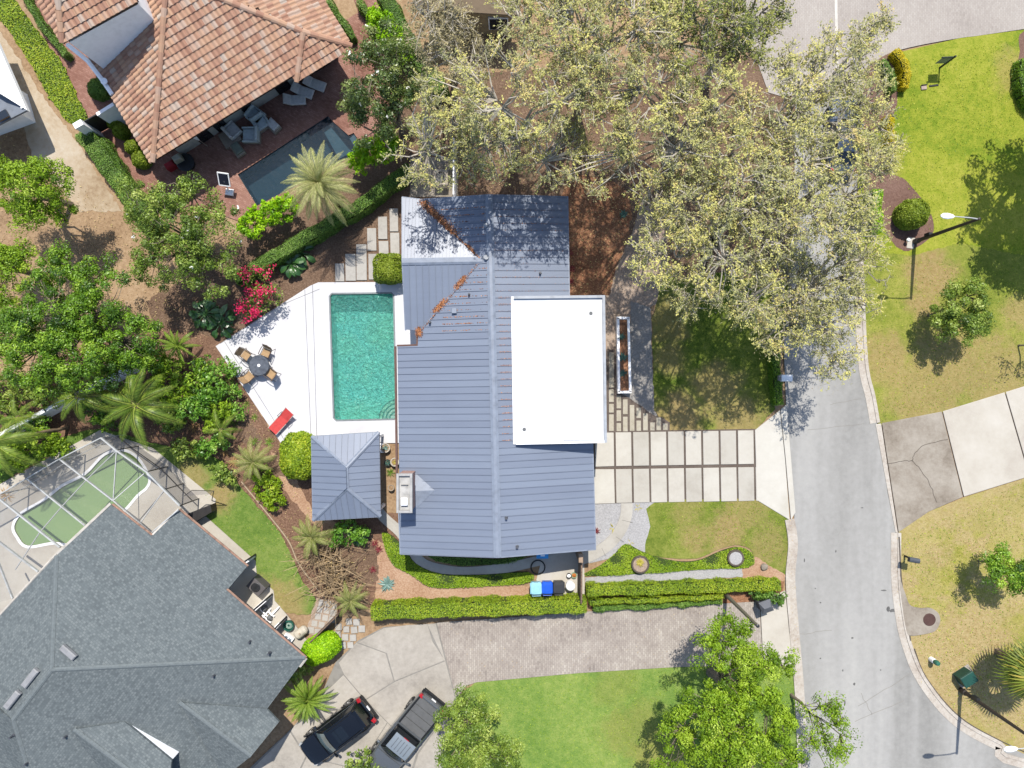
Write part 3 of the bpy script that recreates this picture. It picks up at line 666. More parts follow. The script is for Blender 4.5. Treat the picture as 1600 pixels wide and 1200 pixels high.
def capline(pts, w, h, mat, parent, name='ridge_cap'):
    mb = MB()
    pts = [Vector(p) for p in pts]; loops = []
    for i, p in enumerate(pts):
        d = (pts[min(i + 1, len(pts) - 1)] - pts[max(i - 1, 0)]).normalized(); sd = d.cross(Vector((0, 0, 1))).normalized(); up = sd.cross(d)
        loops.append([p - sd * w + up * (h - 0.06), p - sd * w * .35 + up * h, p + sd * w * .35 + up * h, p + sd * w + up * (h - 0.06), p - up * 0.05])
    mb.loft(loops); return mb.build(name, mat, parent)

def metal_mat(name, col, col2):
    n = Nd(name); p = n.pos()
    r = n.n('ShaderNodeObjectInfo').outputs['Random']
    f = n.math('ADD', n.math('ADD', n.math('MULTIPLY', n.noise(p, 0.35, 3.0, 0.5), 0.35), n.math('MULTIPLY', r, 0.3)), n.math('MULTIPLY', n.noise(n.scale(p, .25, 2.6, 1.0), 1.6, 4.0, .65), 0.35))
    c = n.ramp(f, [(0.25, col), (0.7, col2)])
    return n.done(n.bsdf(c, 0.42, 0.0, None, 0.5))
M_metal = metal_mat('blue_grey_metal', C(140, 152, 178), C(154, 167, 193))
M_metal_d = plain('fascia_metal', C(160, 172, 196), 0.45)
M_wall_w = plain('white_stucco', (.78, .78, .79, 1), 0.8, bump=0.05, var=.05)
M_wall_g = plain('grey_stucco', C(168, 168, 172), 0.85, bump=0.05)
M_dark = plain('dark_void', C(38, 40, 46), 0.5)
M_glass = plain('window_glass', C(46, 54, 64), 0.08, spec=0.8, var=0.05)
M_white = plain('white_paint', (.78, .78, .79, 1), 0.55, var=0.04)
M_memb = ground_mat('white_membrane', [(.44, .45, .465, 1), (.50, .51, .52, 1), (.54, .545, .56, 1)], 0.25, 2.0, 0.7, 0.05, 0.2)
M_gutter = plain('rusted_gutter', C(122, 92, 84), 0.8)
M_wood = plain('weathered_wood', C(150, 126, 110), 0.85, var=0.2)

# ------------------------------------------------------------ main house
house = thing('house', 'long low house under a blue grey standing seam metal roof beside the turquoise pool', 'house', (*G(770, 600), 0))
PW = Plane((621, 540), (626, 865), 3.05, 0.20, (760, 700))
PE = Plane((930, 858), (925, 697), 3.05, 0.20, (790, 750))
def ridge_px(py, a=PW, b=PE):
    lo, hi = 700.0, 850.0
    for _ in range(40):
        m = (lo + hi) / 2
        if a.at(m, py).z < b.at(m, py).z: lo = m
        else: hi = m
    return (lo, py)
r0, r1 = ridge_px(304.5), ridge_px(871)
VT = (752, 406)
metal_slope(PW, [r0, (661, 312), VT, (654, 520), (653, 539), (621, 540), (626, 865), r1], house, M_metal)
metal_slope(PE, [r0, (887, 308), (889, 465), (925, 640), (930, 858), r1], house, M_metal)
zr = PW.at(*VT).z
PN = Plane((629, 409), (752, 409), zr, -0.205, (690, 330)); PS = Plane((629, 409), (752, 409), zr, -0.205, (690, 490))
PN.d = -PN.d if PN.d.z > 0 else PN.d; PS.d = -PS.d if PS.d.z > 0 else PS.d
metal_slope(PN, [(629, 409), (629, 308.5), (661, 312), VT], house, M_metal, w=0.2, seam_w=0.035)
metal_slope(PS, [(629, 409), VT, (654, 520), (653, 516), (634, 515)], house, M_metal)
capline([PW.at(*ridge_px(304)) , PW.at(*ridge_px(600)), PW.at(*ridge_px(871))], 0.22, 0.09, M_metal_d, house)
capline([W(628, 409, zr), W(754, 407, zr)], 0.2, 0.08, M_metal_d, house)
for px in ([(661, 312), VT], [(654, 520), VT]):
    mb = MB().tube([PW.at(*px[0]) + Vector((0, 0, .02)), PW.at(*px[1]) + Vector((0, 0, .02))], 0.05, 5); mb.build('valley_flashing', M_metal_d, house)
# eave trim round the edge
def trim(pl, pts, mat, w=0.07, h=0.16, name='eave_trim'):
    for a, b in zip(pts[:-1], pts[1:]):
        A, B = pl.at(*a), pl.at(*b); d = (B - A); c = (A + B) / 2
        M = Matrix.Translation(c - Vector((0, 0, h / 2 - 0.02))) @ d.to_track_quat('X', 'Z').to_matrix().to_4x4()
        MB().box((0, 0, 0), (d.length, w, h), M=M).build(name, mat, house)
trim(PW, [(661, 311.5), r0], M_metal_d); trim(PE, [r0, (887, 307.5), (889.5, 462)], M_metal_d)
trim(PE, [(926, 690), (930.5, 858.5), r1], M_metal_d); trim(PW, [r1, (625.5, 865.5), (623, 800)], M_metal_d)
trim(PN, [(628.5, 409), (628.5, 308), (661, 312)], M_metal_d); trim(PS, [(628.5, 409), (633.5, 516)], M_metal_d)
trim(PW, [(620, 745), (617.5, 541)], M_gutter, 0.12, 0.14, 'gutter'); trim(PW, [(620.5, 540), (653, 539)], M_gutter, 0.1, 0.14, 'gutter'); trim(PW, [(652, 538), (652, 518)], M_gutter, 0.12, 0.14, 'gutter')
# walls under the roof
def walls(px, z0, z1, zpx, mat, parent, name='wall'):
    mb = MB(); pts = [W(*p, zpx) for p in px]; mb.prism([(p.x, p.y) for p in pts], z0, z1, cap=False); return mb.build(name, mat, parent)
walls([(642, 324), (642, 503), (668, 506), (668, 552), (640, 556), (644, 850), (778, 855), (914, 843), (909, 700), (874, 690), (872, 322)], 0, 3.0, 3.0, M_wall_w, house)
# dark doors and windows under the eaves (pool side and south side)
for a, b in (((640, 575), (640.6, 625)), ((641, 640), (641.8, 690))):
    A, B = W(*a, 3.0), W(*b, 3.0); c = (A + B) / 2
    fr = MB().box((c.x - 0.01, c.y, 1.1), (0.08, abs(A.y - B.y), 2.1)).build('sliding_door', M_white, house)
    for k in (-1, 1): MB().box((c.x - 0.03, c.y + k * abs(A.y - B.y) * .24, 1.12), (0.07, abs(A.y - B.y) * .42, 1.9)).build('pane', M_glass, fr)
for px in (690, 740, 800):
    A = W(px, 852 if px < 780 else 851, 3.0); fr = MB().box((A.x, A.y, 1.5), (1.3, 0.14, 1.1)).build('window', M_white, house)
    MB().box((A.x, A.y - 0.02, 1.5), (1.16, 0.13, 0.96)).build('pane', M_glass, fr)
# white flat-roofed block
ZB = 4.2
bp = [W(*p, ZB) for p in ((798.5, 463), (945, 461.5), (948, 691.5), (802, 694.5))]
blk = MB().prism([(p.x, p.y) for p in bp], 0.0, ZB - 0.14).build('flat_roof_block', M_wall_w, house)
inset = lambda k: [(p.x + (sum(q.x for q in bp) / 4 - p.x) * k, p.y + (sum(q.y for q in bp) / 4 - p.y) * k) for p in bp]
mb = MB(); mb.prism(inset(0.03), ZB - 0.13, ZB - 0.06); mb.build('roof_membrane', M_memb, blk)
for k in (.2, .4, .6, .8):
    a, b = bp[0].lerp(bp[3], k), bp[1].lerp(bp[2], k); c = (a + b) / 2
    MB().box((c.x, c.y, ZB - .056), ((b - a).length - .5, .07, .008), math.atan2((b - a).y, (b - a).x)).build('membrane_seam', M_memb, blk)
for fx, fy in ((.12, .9), (.85, .12)):
    c = bp[0].lerp(bp[1], fx).lerp(bp[3].lerp(bp[2], fx), fy); MB().lathe([(.09, 0), (.1, .02), (.05, .025), (0, .01)], 12, (c.x, c.y, ZB - .06)).build('roof_drain', plain('drain_grey', C(120, 124, 130), .6) if fx < .5 else bpy.data.materials['drain_grey'], blk)
M_block_trim = plain('pale_grey_coping', C(196, 204, 220), 0.5)
for i in range(4):
    a, b = bp[i], bp[(i + 1) % 4]; d = b - a; c = (a + b) / 2; nn = Vector((-d.y, d.x, 0)).normalized() * -0.07
    if i == 3: continue
    MB().box((c.x + nn.x, c.y + nn.y, ZB - 0.03), (d.length - (0.0 if i % 2 else 0.30), 0.15, 0.22), math.atan2(d.y, d.x)).build('coping', M_block_trim if i != 2 else M_white, blk)
a, b = W(881, 676, ZB + .15), W(938, 688, ZB + .15)
MB().box(((a.x + b.x) / 2, (a.y + b.y) / 2, ZB + 0.05), (b.x - a.x, a.y - b.y, 0.22)).build('scupper_box', M_white, blk)
MB().box(((a.x + b.x) / 2, b.y - 0.06, ZB - 0.05), (b.x - a.x, 0.1, 0.2)).build('scupper_face', plain('scupper_grey', C(130, 142, 170), 0.5), blk)
# garage door on the drive side of the block and of the east wall
A, B = W(926, 735, 3), W(927, 800, 3)
gd = MB().box((A.x - 0.42, (W(0, 770, 3).y), 1.1), (0.08, 2.6, 2.2)).build('garage_door', M_wall_g, house)
for k in range(4): MB().box((A.x - 0.37, W(0, 770, 3).y, 0.32 + k * .52), (0.05, 2.45, 0.46)).build('door_panel', M_white, gd)
# chimney on the pool-side eave
chz = 5.0
cp = [W(*p, chz) for p in ((621, 742), (642, 742), (642.5, 799), (623, 799.5))]
def brickface(name, cols, mortar, bw=0.21, bh=0.07):
    n = Nd(name); p = n.objc()
    b = n.n('ShaderNodeTexBrick'); sx = n.n('ShaderNodeSeparateXYZ'); n.l(p, sx.inputs[0])
    cb = n.n('ShaderNodeCombineXYZ'); n.l(n.math('ADD', sx.outputs[0], sx.outputs[1]), cb.inputs[0]); n.l(sx.outputs[2], cb.inputs[1]); n.l(cb.outputs[0], b.inputs['Vector'])
    b.inputs['Scale'].default_value = 1; b.inputs['Brick Width'].default_value = bw; b.inputs['Row Height'].default_value = bh; b.inputs['Mortar Size'].default_value = 0.008
    b.inputs['Color1'].default_value = cols[0]; b.inputs['Color2'].default_value = cols[1]; b.inputs['Mortar'].default_value = mortar
    return n.done(n.bsdf(b.outputs['Color'], 0.9, 0, n.bump(b.outputs['Fac'], -0.3, 0.01), 0.2))
M_cbrick = brickface('chimney_brick', (C(196, 140, 132), C(222, 178, 168)), C(214, 200, 194))
chim = MB(); chim.prism([(p.x, p.y) for p in cp], 2.4, chz - 0.1); chim = chim.build('chimney', M_cbrick, house)
cx, cy = sum(p.x for p in cp) / 4, sum(p.y for p in cp) / 4; sx, sy = cp[1].x - cp[0].x, cp[0].y - cp[3].y
mb = MB()
for dx, dy, wx, wy in ((-sx / 2, 0, 0.14, sy + .14), (sx / 2, 0, 0.14, sy + .14), (0, sy / 2, sx - .14, 0.14), (0, -sy / 2, sx - .14, 0.14)): mb.bbox((cx + dx, cy + dy, chz), (wx, wy, 0.2))
mb.build('chimney_cap', plain('cap_cement', C(206, 206, 210), 0.8), chim)
MB().box((cx, cy, chz - 0.09), (sx - .16, sy - .16, 0.04)).build('chimney_top', plain('soot_cement', C(216, 216, 218), 0.85, var=0.2), chim)
MB().bbox((cx, cy - 0.45, chz + 0.12), (0.36, 0.42, 0.06)).build('flue_lid', M_white, chim)
MB().box((cx, cy - 0.45, chz + 0.0), (0.26, 0.32, 0.17)).build('flue', M_dark, chim)
MB().box((cx, cy + 0.45, chz - 0.02), (0.4, 0.03, 0.08)).build('flue_slot', plain('flue_grey', C(150, 150, 152), 0.8), chim)
# saddle behind the chimney
A, B, T, Q = PW.at(648, 738), PW.at(648, 797), PW.at(679, 766), PW.at(648, 766)
rg = Vector((Q.x, Q.y, T.z + 0.02)); mb = MB(); up = Vector((0, 0, .03))
mb.poly([A + up, rg, T + up]); mb.poly([rg, B + up, T + up]); mb.poly([A + up, B + up, rg]); mb.build('chimney_saddle', M_metal_d, house)
# vents and pipes
M_pipe = plain('vent_grey', C(96, 100, 112), 0.5); M_lead = plain('vent_pale', C(190, 196, 208), 0.5)
for pl, px, py, r, h, m in ((PW, 759, 353, 0.11, 0.22, M_lead), (PW, 760, 403, 0.13, 0.22, M_lead), (PW, 733, 460, 0.05, 0.3, M_pipe), (PW, 672, 504, 0.06, 0.3, M_pipe), (PE, 844, 427, 0.06, 0.25, M_pipe), (PE, 791, 809, 0.07, 0.25, M_pipe), (PE, 808, 854, 0.07, 0.25, M_pipe)):
    p = pl.at(px, py); mb = MB().lathe([(r * 1.5, 0.0), (r * 1.3, 0.04), (r, 0.05), (r, h), (0, h)], 12, (p.x, p.y, p.z)); mb.build('vent_pipe', m, house, smooth=False)
p = PW.at(710, 486); MB().bbox((p.x, p.y, p.z + 0.1), (0.28, 0.3, 0.2)).build('vent_box', M_metal_d, house)
# fallen leaves lodged in the valleys and against seams
def litter(name, label, pts, s, cols, up=1.5):
    P = np.array(pts); t = RNG.random(len(P))
    me = leaf_mesh(name, P, RNG.uniform(s * .6, s * 1.3, len(P)), t, 0.55, up, 0.5)
    o = put(name, me, None, leaf_mat(name + '_mat', cols, 0.8, 0.1, 0.1)); o['kind'] = 'stuff'; o['label'] = label; return o
pts = []
def along(pl, a, b, n, wid, taper=True):
    A, B = pl.at(*a), pl.at(*b)
    for _ in range(n):
        t = random.random(); w = wid * (1 - t if taper else 1) * random.gauss(0, .5)
        q = A + (B - A) * t; x, y = q.x + w, q.y + random.gauss(0, wid * .25)
        pts.append((x, y, pl.z(x, y) + 0.04 + random.random() * .05))
along(PW, (660, 315), (706, 362), 1500, 0.34); along(PW, (672, 328), (712, 365), 700, 0.3, False); along(PW, (730, 383), (742, 396), 240, 0.15); along(PW, (706, 362), (750, 404), 250, 0.1)
along(PW, (713, 450), (726, 432), 500, 0.2, False); along(PW, (680, 487), (696, 468), 560, 0.22, False); along(PW, (655, 525), (654, 512), 420, 0.18, False); along(PW, (655, 520), (750, 408), 250, 0.08, False)
stE = [PE.st(PE.at(*p)) for p in (r0, r1)]
for pl, x0_, x1_, ys, dens in ((PE, 772, 884, range(312, 462), 1.0), (PW, 690, 764, range(318, 520), 0.55), (PE, 776, 796, range(462, 690), 0.8)):
    # seams run east-west: leaves caught on the uphill side
    seg = 0.385
    lo, hi = pl.at(x0_, ys[0]), pl.at(x0_, ys[-1])
    s0 = pl.st(lo)[0]; s1 = pl.st(hi)[0]
    a0 = min(stE[0][0], stE[1][0]) if pl is PE else PW.st(PW.at(*r0))[0]
    k = 0
    stp = 1 if s1 > s0 else -1
    s = math.ceil(min(s0, s1) / seg) * seg
    while s < max(s0, s1):
        for _ in range(int(150 * dens * random.uniform(0.15, 1.3))):
            px_ = random.uniform(x0_, x1_ if random.random() < .6 else x0_ + (x1_ - x0_) * .6)
            q = pl.at(px_, 400); d_ = pl.st(q)[1]; p = pl.p3(s + random.gauss(0, .012), d_, 0.03)
            pyy = 600 - p.y * FPX / (CAM_H - p.z)
            if pl is PW and px_ < 660 + abs(pyy - 406) * -1 + 95 + 6: continue
            pts.append(tuple(p))
        s += seg
litter('fallen_leaves', 'rust brown oak leaves caught in the roof valleys and seams', pts, 0.034, [C(80, 52, 42), C(120, 80, 62), C(164, 108, 74), C(206, 150, 106)])

# ------------------------------------------------------------ garden pavilion
pav = thing('pavilion', 'square garden pavilion with hipped blue grey metal roof beside the round clipped bush', 'pavilion', (*G(540, 750), 0))
cn = [(487, 682), (592, 675.5), (594.5, 807), (489, 813)]; rp = [(540.5, 731), (541.5, 763)]
pls = [Plane(cn[i], cn[(i + 1) % 4], 2.55, 0.40, (540, 747)) for i in range(4)]
zrp = sum(pl.at(*r).z for pl, r in ((pls[0], rp[0]), (pls[2], rp[1]), (pls[1], rp[0]), (pls[3], rp[1]))) / 4
for i in range(4):
    a, b = cn[i], cn[(i + 1) % 4]
    tp = [rp[0]] if i == 0 else [rp[1]] if i == 2 else ([rp[1], rp[0]] if i == 1 else [rp[0], rp[1]])
    metal_slope(pls[i], [a, b] + tp, pav, M_metal, w=0.37)
RA, RB = pls[0].at(*rp[0]), pls[2].at(*rp[1]); RA.z = max(RA.z, pls[1].at(*rp[0]).z); RB.z = max(RB.z, pls[1].at(*rp[1]).z)
capline([RA, RB], 0.14, 0.07, M_metal_d, pav)
for i, r in ((0, RA), (1, RA), (2, RB), (3, RB)): capline([W(*cn[i], 2.57), r], 0.12, 0.06, M_metal_d, pav, 'hip_cap')
for i in range(4):
    a, b = W(*cn[i], 2.5), W(*cn[(i + 1) % 4], 2.5); d = b - a; c = (a + b) / 2
    MB().box((c.x, c.y, 2.45), (d.length, 0.06, 0.18), math.atan2(d.y, d.x)).build('fascia', M_metal_d, pav)
    p = W(cn[i][0] + (540 - cn[i][0]) * .12, cn[i][1] + (747 - cn[i][1]) * .12, 2.5)
    MB().box((p.x, p.y, 1.2), (0.16, 0.16, 2.5)).build('post', M_white, pav)
MB().prism([G(500, 690), G(580, 686), G(582, 796), G(502, 800)], 0.05, 0.16).build('floor_slab', M_conc_mid, pav)

# ------------------------------------------------------------ tile-roofed neighbour
def tile_material(name, src):
    n = Nd(name); p = n.pos()
    r = n.n('ShaderNodeObjectInfo').outputs['Random'] if src == 'obj' else n.n('ShaderNodeAttribute', attribute_name='tone').outputs['Fac']
    f = n.math('ADD', n.math('MULTIPLY', r, 0.75), n.math('MULTIPLY', n.noise(p, 0.5, 3.0, 0.6), 0.25))
    c = n.ramp(f, [(0.12, C(196, 150, 130)), (0.35, C(210, 166, 144)), (0.55, C(226, 184, 156)), (0.75, C(224, 190, 172)), (0.9, C(222, 208, 198))])
    c = n.mix(n.mr(n.noise(p, 9.0, 4.0, 0.7), 0.5, 0.85, 0, 0.25), c, C(150, 118, 104))
    return n.done(n.bsdf(c, 0.85, 0, None, 0.25))
M_tile = tile_material('clay_tile', 'obj'); M_tile_s = tile_material('clay_tile_rows', 'attr')
TW, TL = 0.285, 0.40
def tile_proto():
    vs = []; N = 6
    prof = [(-.5, .0), (-.34, .052), (-.14, .075), (.06, .062), (.26, .02), (.5, .004)]
    for (y, lift) in ((-TL / 2 - 0.03, 0.0), (TL / 2, 0.058)):
        for x, h in prof: vs.append((x * TW, y, h + lift))
    for x, h in prof: vs.append((x * TW, TL / 2, max(h - 0.05, 0.0)))
    fs = [(i, N + i, N + i + 1, i + 1) for i in range(N - 1)] + [(N + i, 2 * N + i, 2 * N + i + 1, N + i + 1) for i in range(N - 1)]
    return vs, fs
T_V, T_F = tile_proto()
tile_me = bpy.data.meshes.new('roof_tile'); tile_me.from_pydata(T_V, [], T_F); tile_me.materials.append(M_tile); tile_me.update()
if tile_me.polygons[2].normal.z < 0: tile_me.flip_normals(); T_F = [tuple(reversed(f)) for f in T_F]
tile_sites = []
def tile_slope(pl, px, parent, deckmat, skip=None):
    st = [pl.st(pl.at(*p)) for p in px]
    slab_on(pl, st, -0.14, 0.0).build('roof_deck', deckmat, parent)
    a0, a1 = min(p[0] for p in st), max(p[0] for p in st); b0, b1 = min(p[1] for p in st), max(p[1] for p in st)
    M3 = Matrix((pl.e, pl.d, pl.n)).transposed()
    if M3.determinant() < 0: M3 = Matrix((-pl.e, pl.d, pl.n)).transposed()
    b = b1 - TL / 2 + 0.03
    while b > b0 - TL:
        a = a0 + TW / 2
        while a < a1:
            if inpoly(a, b, st):
                p = pl.p3(a, b, 0.01)
                tile_sites.append(Matrix.Translation(p) @ (M3 @ Matrix.Rotation(random.gauss(0, .012), 3, 'Z')).to_4x4())
            a += TW
        b -= TL
def tile_caps(a, b, parent, mat):
    d = b - a; n = max(1, int(d.length / 0.42))
    for i in range(n):
        p = a + d * ((i + .5) / n); q = d.to_track_quat('X', 'Z').to_matrix().to_4x4()
        mb = MB(); loops = []
        for t, k in ((-0.26, 0.82), (0.23, 1.2), (0.24, .9)):
            loops.append([(t, .17 * k * math.cos(w), .02 + .13 * k * math.sin(w)) for w in np.linspace(math.pi * 1.05, -0.05 * math.pi, 6)])
        mb.loft(loops); T = Matrix.Translation(p + Vector((0, 0, .03))) @ q
        mb.v = [tuple(T @ Vector(v)) for v in mb.v]; mb.build('ridge_tile', mat, parent)
villa = thing('villa', 'white stucco villa under a blended clay barrel tile roof beside the dark pool', 'house', (*G(330, 140), 0))
A_, B_, C_ = (240, 253), (455, 121.5), (550, 72)
TS = Plane(A_, B_, 3.2, 0.34, (330, 100)); TWt = Plane(A_, (140, 82), 3.2, 0.34, (240, 150)); TN = Plane(C_, (505, 0), TS.at(*C_).z, 0.34, (400, 10))
M_rdeck = plain('under_tile', C(74, 50, 42), 0.9)
tile_slope(TS, [A_, B_, (464, 128), C_, (473, 50), (400, 14), (340, -4), (290, -60), (262, -60), (259, 0), (251, 110)], villa, M_rdeck)
tile_slope(TWt, [A_, (251, 110), (259, 0), (262, -60), (235, -60), (222, 18), (141, 83), (174, 148)], villa, M_rdeck)
tile_slope(TN, [C_, (505, 0), (465, -60), (300, -60), (340, -4), (400, 14), (473, 50)], villa, M_rdeck)
hipA = [TS.at(*A_), TS.at(251, 110), TS.at(259, 0)]; hipA += [TS.at(262, -60)]
for a, b in zip(hipA[:-1], hipA[1:]): tile_caps(a, b, villa, M_tile)
tile_caps(TS.at(*C_), TS.at(473, 50), villa, M_tile); tile_caps(TS.at(473, 50), TS.at(340, -4), villa, M_tile); tile_caps(TS.at(464, 128), TS.at(474, 52), villa, M_tile); tile_caps(TS.at(340, -4), TS.at(280, -60), villa, M_tile)
# tower
zt = 6.4
T1 = Plane((98, 68), (216, 2), zt, 0.34, (120, 0)); T2 = Plane((98, 68), (40, -32), zt, 0.34, (120, 0))
tile_slope(T1, [(98, 68), (216, 2), (180, -60), (90, -60), (92, 0)], villa, M_rdeck); tile_slope(T2, [(98, 68), (92, 0), (90, -60), (24, -60)], villa, M_rdeck)
tile_caps(T1.at(98, 68), T1.at(92, 0), villa, M_tile); tile_caps(T1.at(92, 0), T1.at(90, -60), villa, M_tile)
a, b, c, d = W(108, 66, zt), W(216, 6, zt), W(190, -70, zt), W(40, -40, zt)
MB().prism([(p.x, p.y) for p in (a, b, c, d)], 0, zt - 0.02, cap=False).build('tower_wall', M_wall_w, villa)
# walls of the main storey, with dark french doors along the patio
e = TS.e; inn = Vector((-e.y, e.x, 0)); inn = inn if inn.dot(W(330, 60, 3) - W(*A_, 3)) > 0 else -inn
wa = W(*A_, 3.2) + inn * 1.15 + e * 0.9; wb = W(*C_, 3.2) + inn * 1.55 - e * 0.9
if wa.dot(e) > wb.dot(e): e = -e; wa = W(*A_, 3.2) + inn * 1.15 + e * 0.9; wb = W(*C_, 3.2) + inn * 1.55 - e * 0.9
MB().prism([(p.x, p.y) for p in (wa, wb, wb + inn * 11, wa + inn * 6.2)], 0, 3.3, cap=False).build('wall', plain('grey_white_stucco', C(226, 224, 222), 0.85), villa)
Lw = (wb - wa).length; e = (wb - wa).normalized(); inn = Vector((-e.y, e.x, 0)) if Vector((-e.y, e.x, 0)).dot(inn) > 0 else Vector((e.y, -e.x, 0))
ang = math.atan2(e.y, e.x)
for f0, f1 in ((0.12, 0.2), (0.235, 0.3), (0.41, 0.47), (0.62, 0.70), (0.74, 0.82), (0.85, 0.95)):
    p = wa + e * Lw * (f0 + f1) / 2 - inn * 0.01; w = Lw * (f1 - f0)
    fr = MB().box((p.x, p.y, 1.12), (w, 0.08, 2.2), ang).build('french_door', plain('black_frame', C(40, 40, 42), 0.4), villa)
    for k in (-.25, .25):
        q = p + e * w * k - inn * .03
        for zc in (0.4, 1.1, 1.8): MB().box((q.x, q.y, zc), (w * .42, 0.05, 0.6), ang).build('pane', M_glass, fr)
# gutter on the tower side and drain spout
mb = MB().tube([W(*p, 3.25) for p in ((106, 70), (138, 96), (158, 122), (176, 148))], 0.14, 6); mb.build('gutter', M_white, villa)
p = W(164, 128, 3.4); MB().lathe([(0.16, 0), (0.2, 0.1), (0.12, 0.14), (0.0, 0.1)], 12, (p.x, p.y, p.z)).build('gutter_hopper', M_white, villa)
tile_sites.sort(key=lambda M: M.translation.length)
for M in tile_sites[:290]:
    o = bpy.data.objects.new('roof_tile', tile_me); COL.objects.link(o); o.parent = villa; o.matrix_parent_inverse = villa.matrix_basis.inverted(); o.matrix_basis = M
rest = tile_sites[290:]; nv = len(T_V); TV = np.array(T_V)
V = np.concatenate([TV @ np.array(M.to_3x3()).T + np.array(M.translation) for M in rest])
me = bpy.data.meshes.new('roof_tiles'); me.from_pydata(V.tolist(), [], [tuple(i + k * nv for i in f) for k in range(len(rest)) for f in T_F])
at = me.attributes.new('tone', 'FLOAT', 'FACE'); at.data.foreach_set('value', np.repeat(RNG.random(len(rest)), len(T_F)).astype(np.float32)); me.update()
o = put('roof_tiles', me, villa, M_tile_s); o['kind'] = 'stuff'

# ------------------------------------------------------------ shingle-roofed neighbour
n = Nd('slate_shingles'); uvv = n.uv(); b = n.n('ShaderNodeTexBrick'); n.l(uvv, b.inputs['Vector'])
b.inputs['Scale'].default_value = 1; b.inputs['Brick Width'].default_value = 0.15; b.inputs['Row Height'].default_value = 0.125; b.inputs['Mortar Size'].default_value = 0.012
b.inputs['Color1'].default_value = (0, 0, 0, 1); b.inputs['Color2'].default_value = (1, 1, 1, 1); b.inputs['Mortar'].default_value = (0.1, 0.1, 0.1, 1); b.offset = 0.37
pp = n.pos(); ff = n.math('ADD', n.math('MULTIPLY', b.outputs['Color'], 0.45), n.math('ADD', n.math('MULTIPLY', n.noise(pp, 0.5, 4.0, 0.6), 0.3), n.math('MULTIPLY', n.noise(pp, 7.0, 3.0, 0.7), 0.3)))
M_shingle = n.done(n.bsdf(n.ramp(ff, [(0.25, C(108, 117, 124)), (0.5, C(126, 136, 143)), (0.75, C(142, 151, 157))]), 0.9, 0, n.bump(b.outputs['Fac'], -0.5, 0.02), 0.2))
M_shcap = plain('shingle_cap', C(130, 140, 147), 0.9, scale=8)
def face3(name, pts, mat, parent, thick=0.14):
    pts = [Vector(p) for p in pts]; nn = Vector((0, 0, 0))
    for i in range(len(pts)):
        a, b_ = pts[i], pts[(i + 1) % len(pts)]; nn += a.cross(b_)
    if nn.z < 0: pts = pts[::-1]; nn = -nn
    nn.normalize(); e = Vector((0, 0, 1)).cross(nn).normalized(); d = nn.cross(e)
    tris = tessellate_polygon([pts]); k = len(pts); fs = []
    for t in tris:
        A, B, Cc = (pts[i] for i in t); fs.append(tuple(t) if (B - A).cross(Cc - A).z > 0 else tuple(t[::-1]))
    vs = pts + [p - Vector((0, 0, thick)) for p in pts]
    fs += [(k + i, k + (i + 1) % k, (i + 1) % k, i) for i in range(k)] + [tuple(k + i for i in f[::-1]) for f in fs]
    me = bpy.data.meshes.new(name); me.from_pydata([tuple(v) for v in vs], [], fs); me.materials.append(mat)
    uvl = me.uv_layers.new(name='UVMap')
    for lp in me.loops:
        v = me.vertices[lp.vertex_index].co; uvl.data[lp.index].uv = (v.dot(e), v.dot(d))
    me.update(); return put(name, me, parent)
slate = thing('shingle_house', 'large house under grey slate shingles beside the screened green pool', 'house', (*G(220, 960), 0))
F1 = Plane((355, 922), (477, 1028), 3.1, 0.36, (200, 950))
PK = (80, 1047); pk = F1.at(*PK)
def solve(A, B, z, inward):
    lo, hi = 0.02, 2.0
    for _ in range(40):
        m = (lo + hi) / 2
        if Plane(A, B, z, m, inward).at(*PK).z < pk.z: lo = m
        else: hi = m
    return Plane(A, B, z, lo, inward)
F2 = solve((88, 868), (0, 962), F1.at(88, 868).z, (80, 1047)); F3 = solve((477, 1028), (418, 1108), 3.1, (300, 1080))
face3('roof_slope', [F1.at(*p) for p in ((174, 789), (237, 835), (279, 797), (386, 885), (355, 922), (400, 962), (477, 1028), PK, (88, 868))], M_shingle, slate)
q = F3.at(20, 1125)
face3('roof_slope', [F2.at(88, 868), F2.at(*PK), q, F2.at(-70, 1060), F2.at(-70, 1030), F2.at(0, 962)], M_shingle, slate)
face3('roof_slope', [F3.at(*p) for p in ((477, 1028), PK, (20, 1125), (60, 1260), (330, 1260), (417, 1108))], M_shingle, slate)
q2 = F3.at(20, 1125)
face3('roof_slope', [q2, W(-70, 1060, q2.z - .5), W(-70, 1260, q2.z - 2.2), W(60, 1260, q2.z - 2.0)], M_shingle, slate)
def cap_run(a, b, parent=slate): capline([Vector(a), Vector(b)], 0.13, 0.045, M_shcap, parent, 'ridge_cap')
cap_run(F1.at(477, 1028), pk); cap_run(F1.at(88, 868), pk); cap_run(pk, q); cap_run(q2, F3.at(58, 1250))
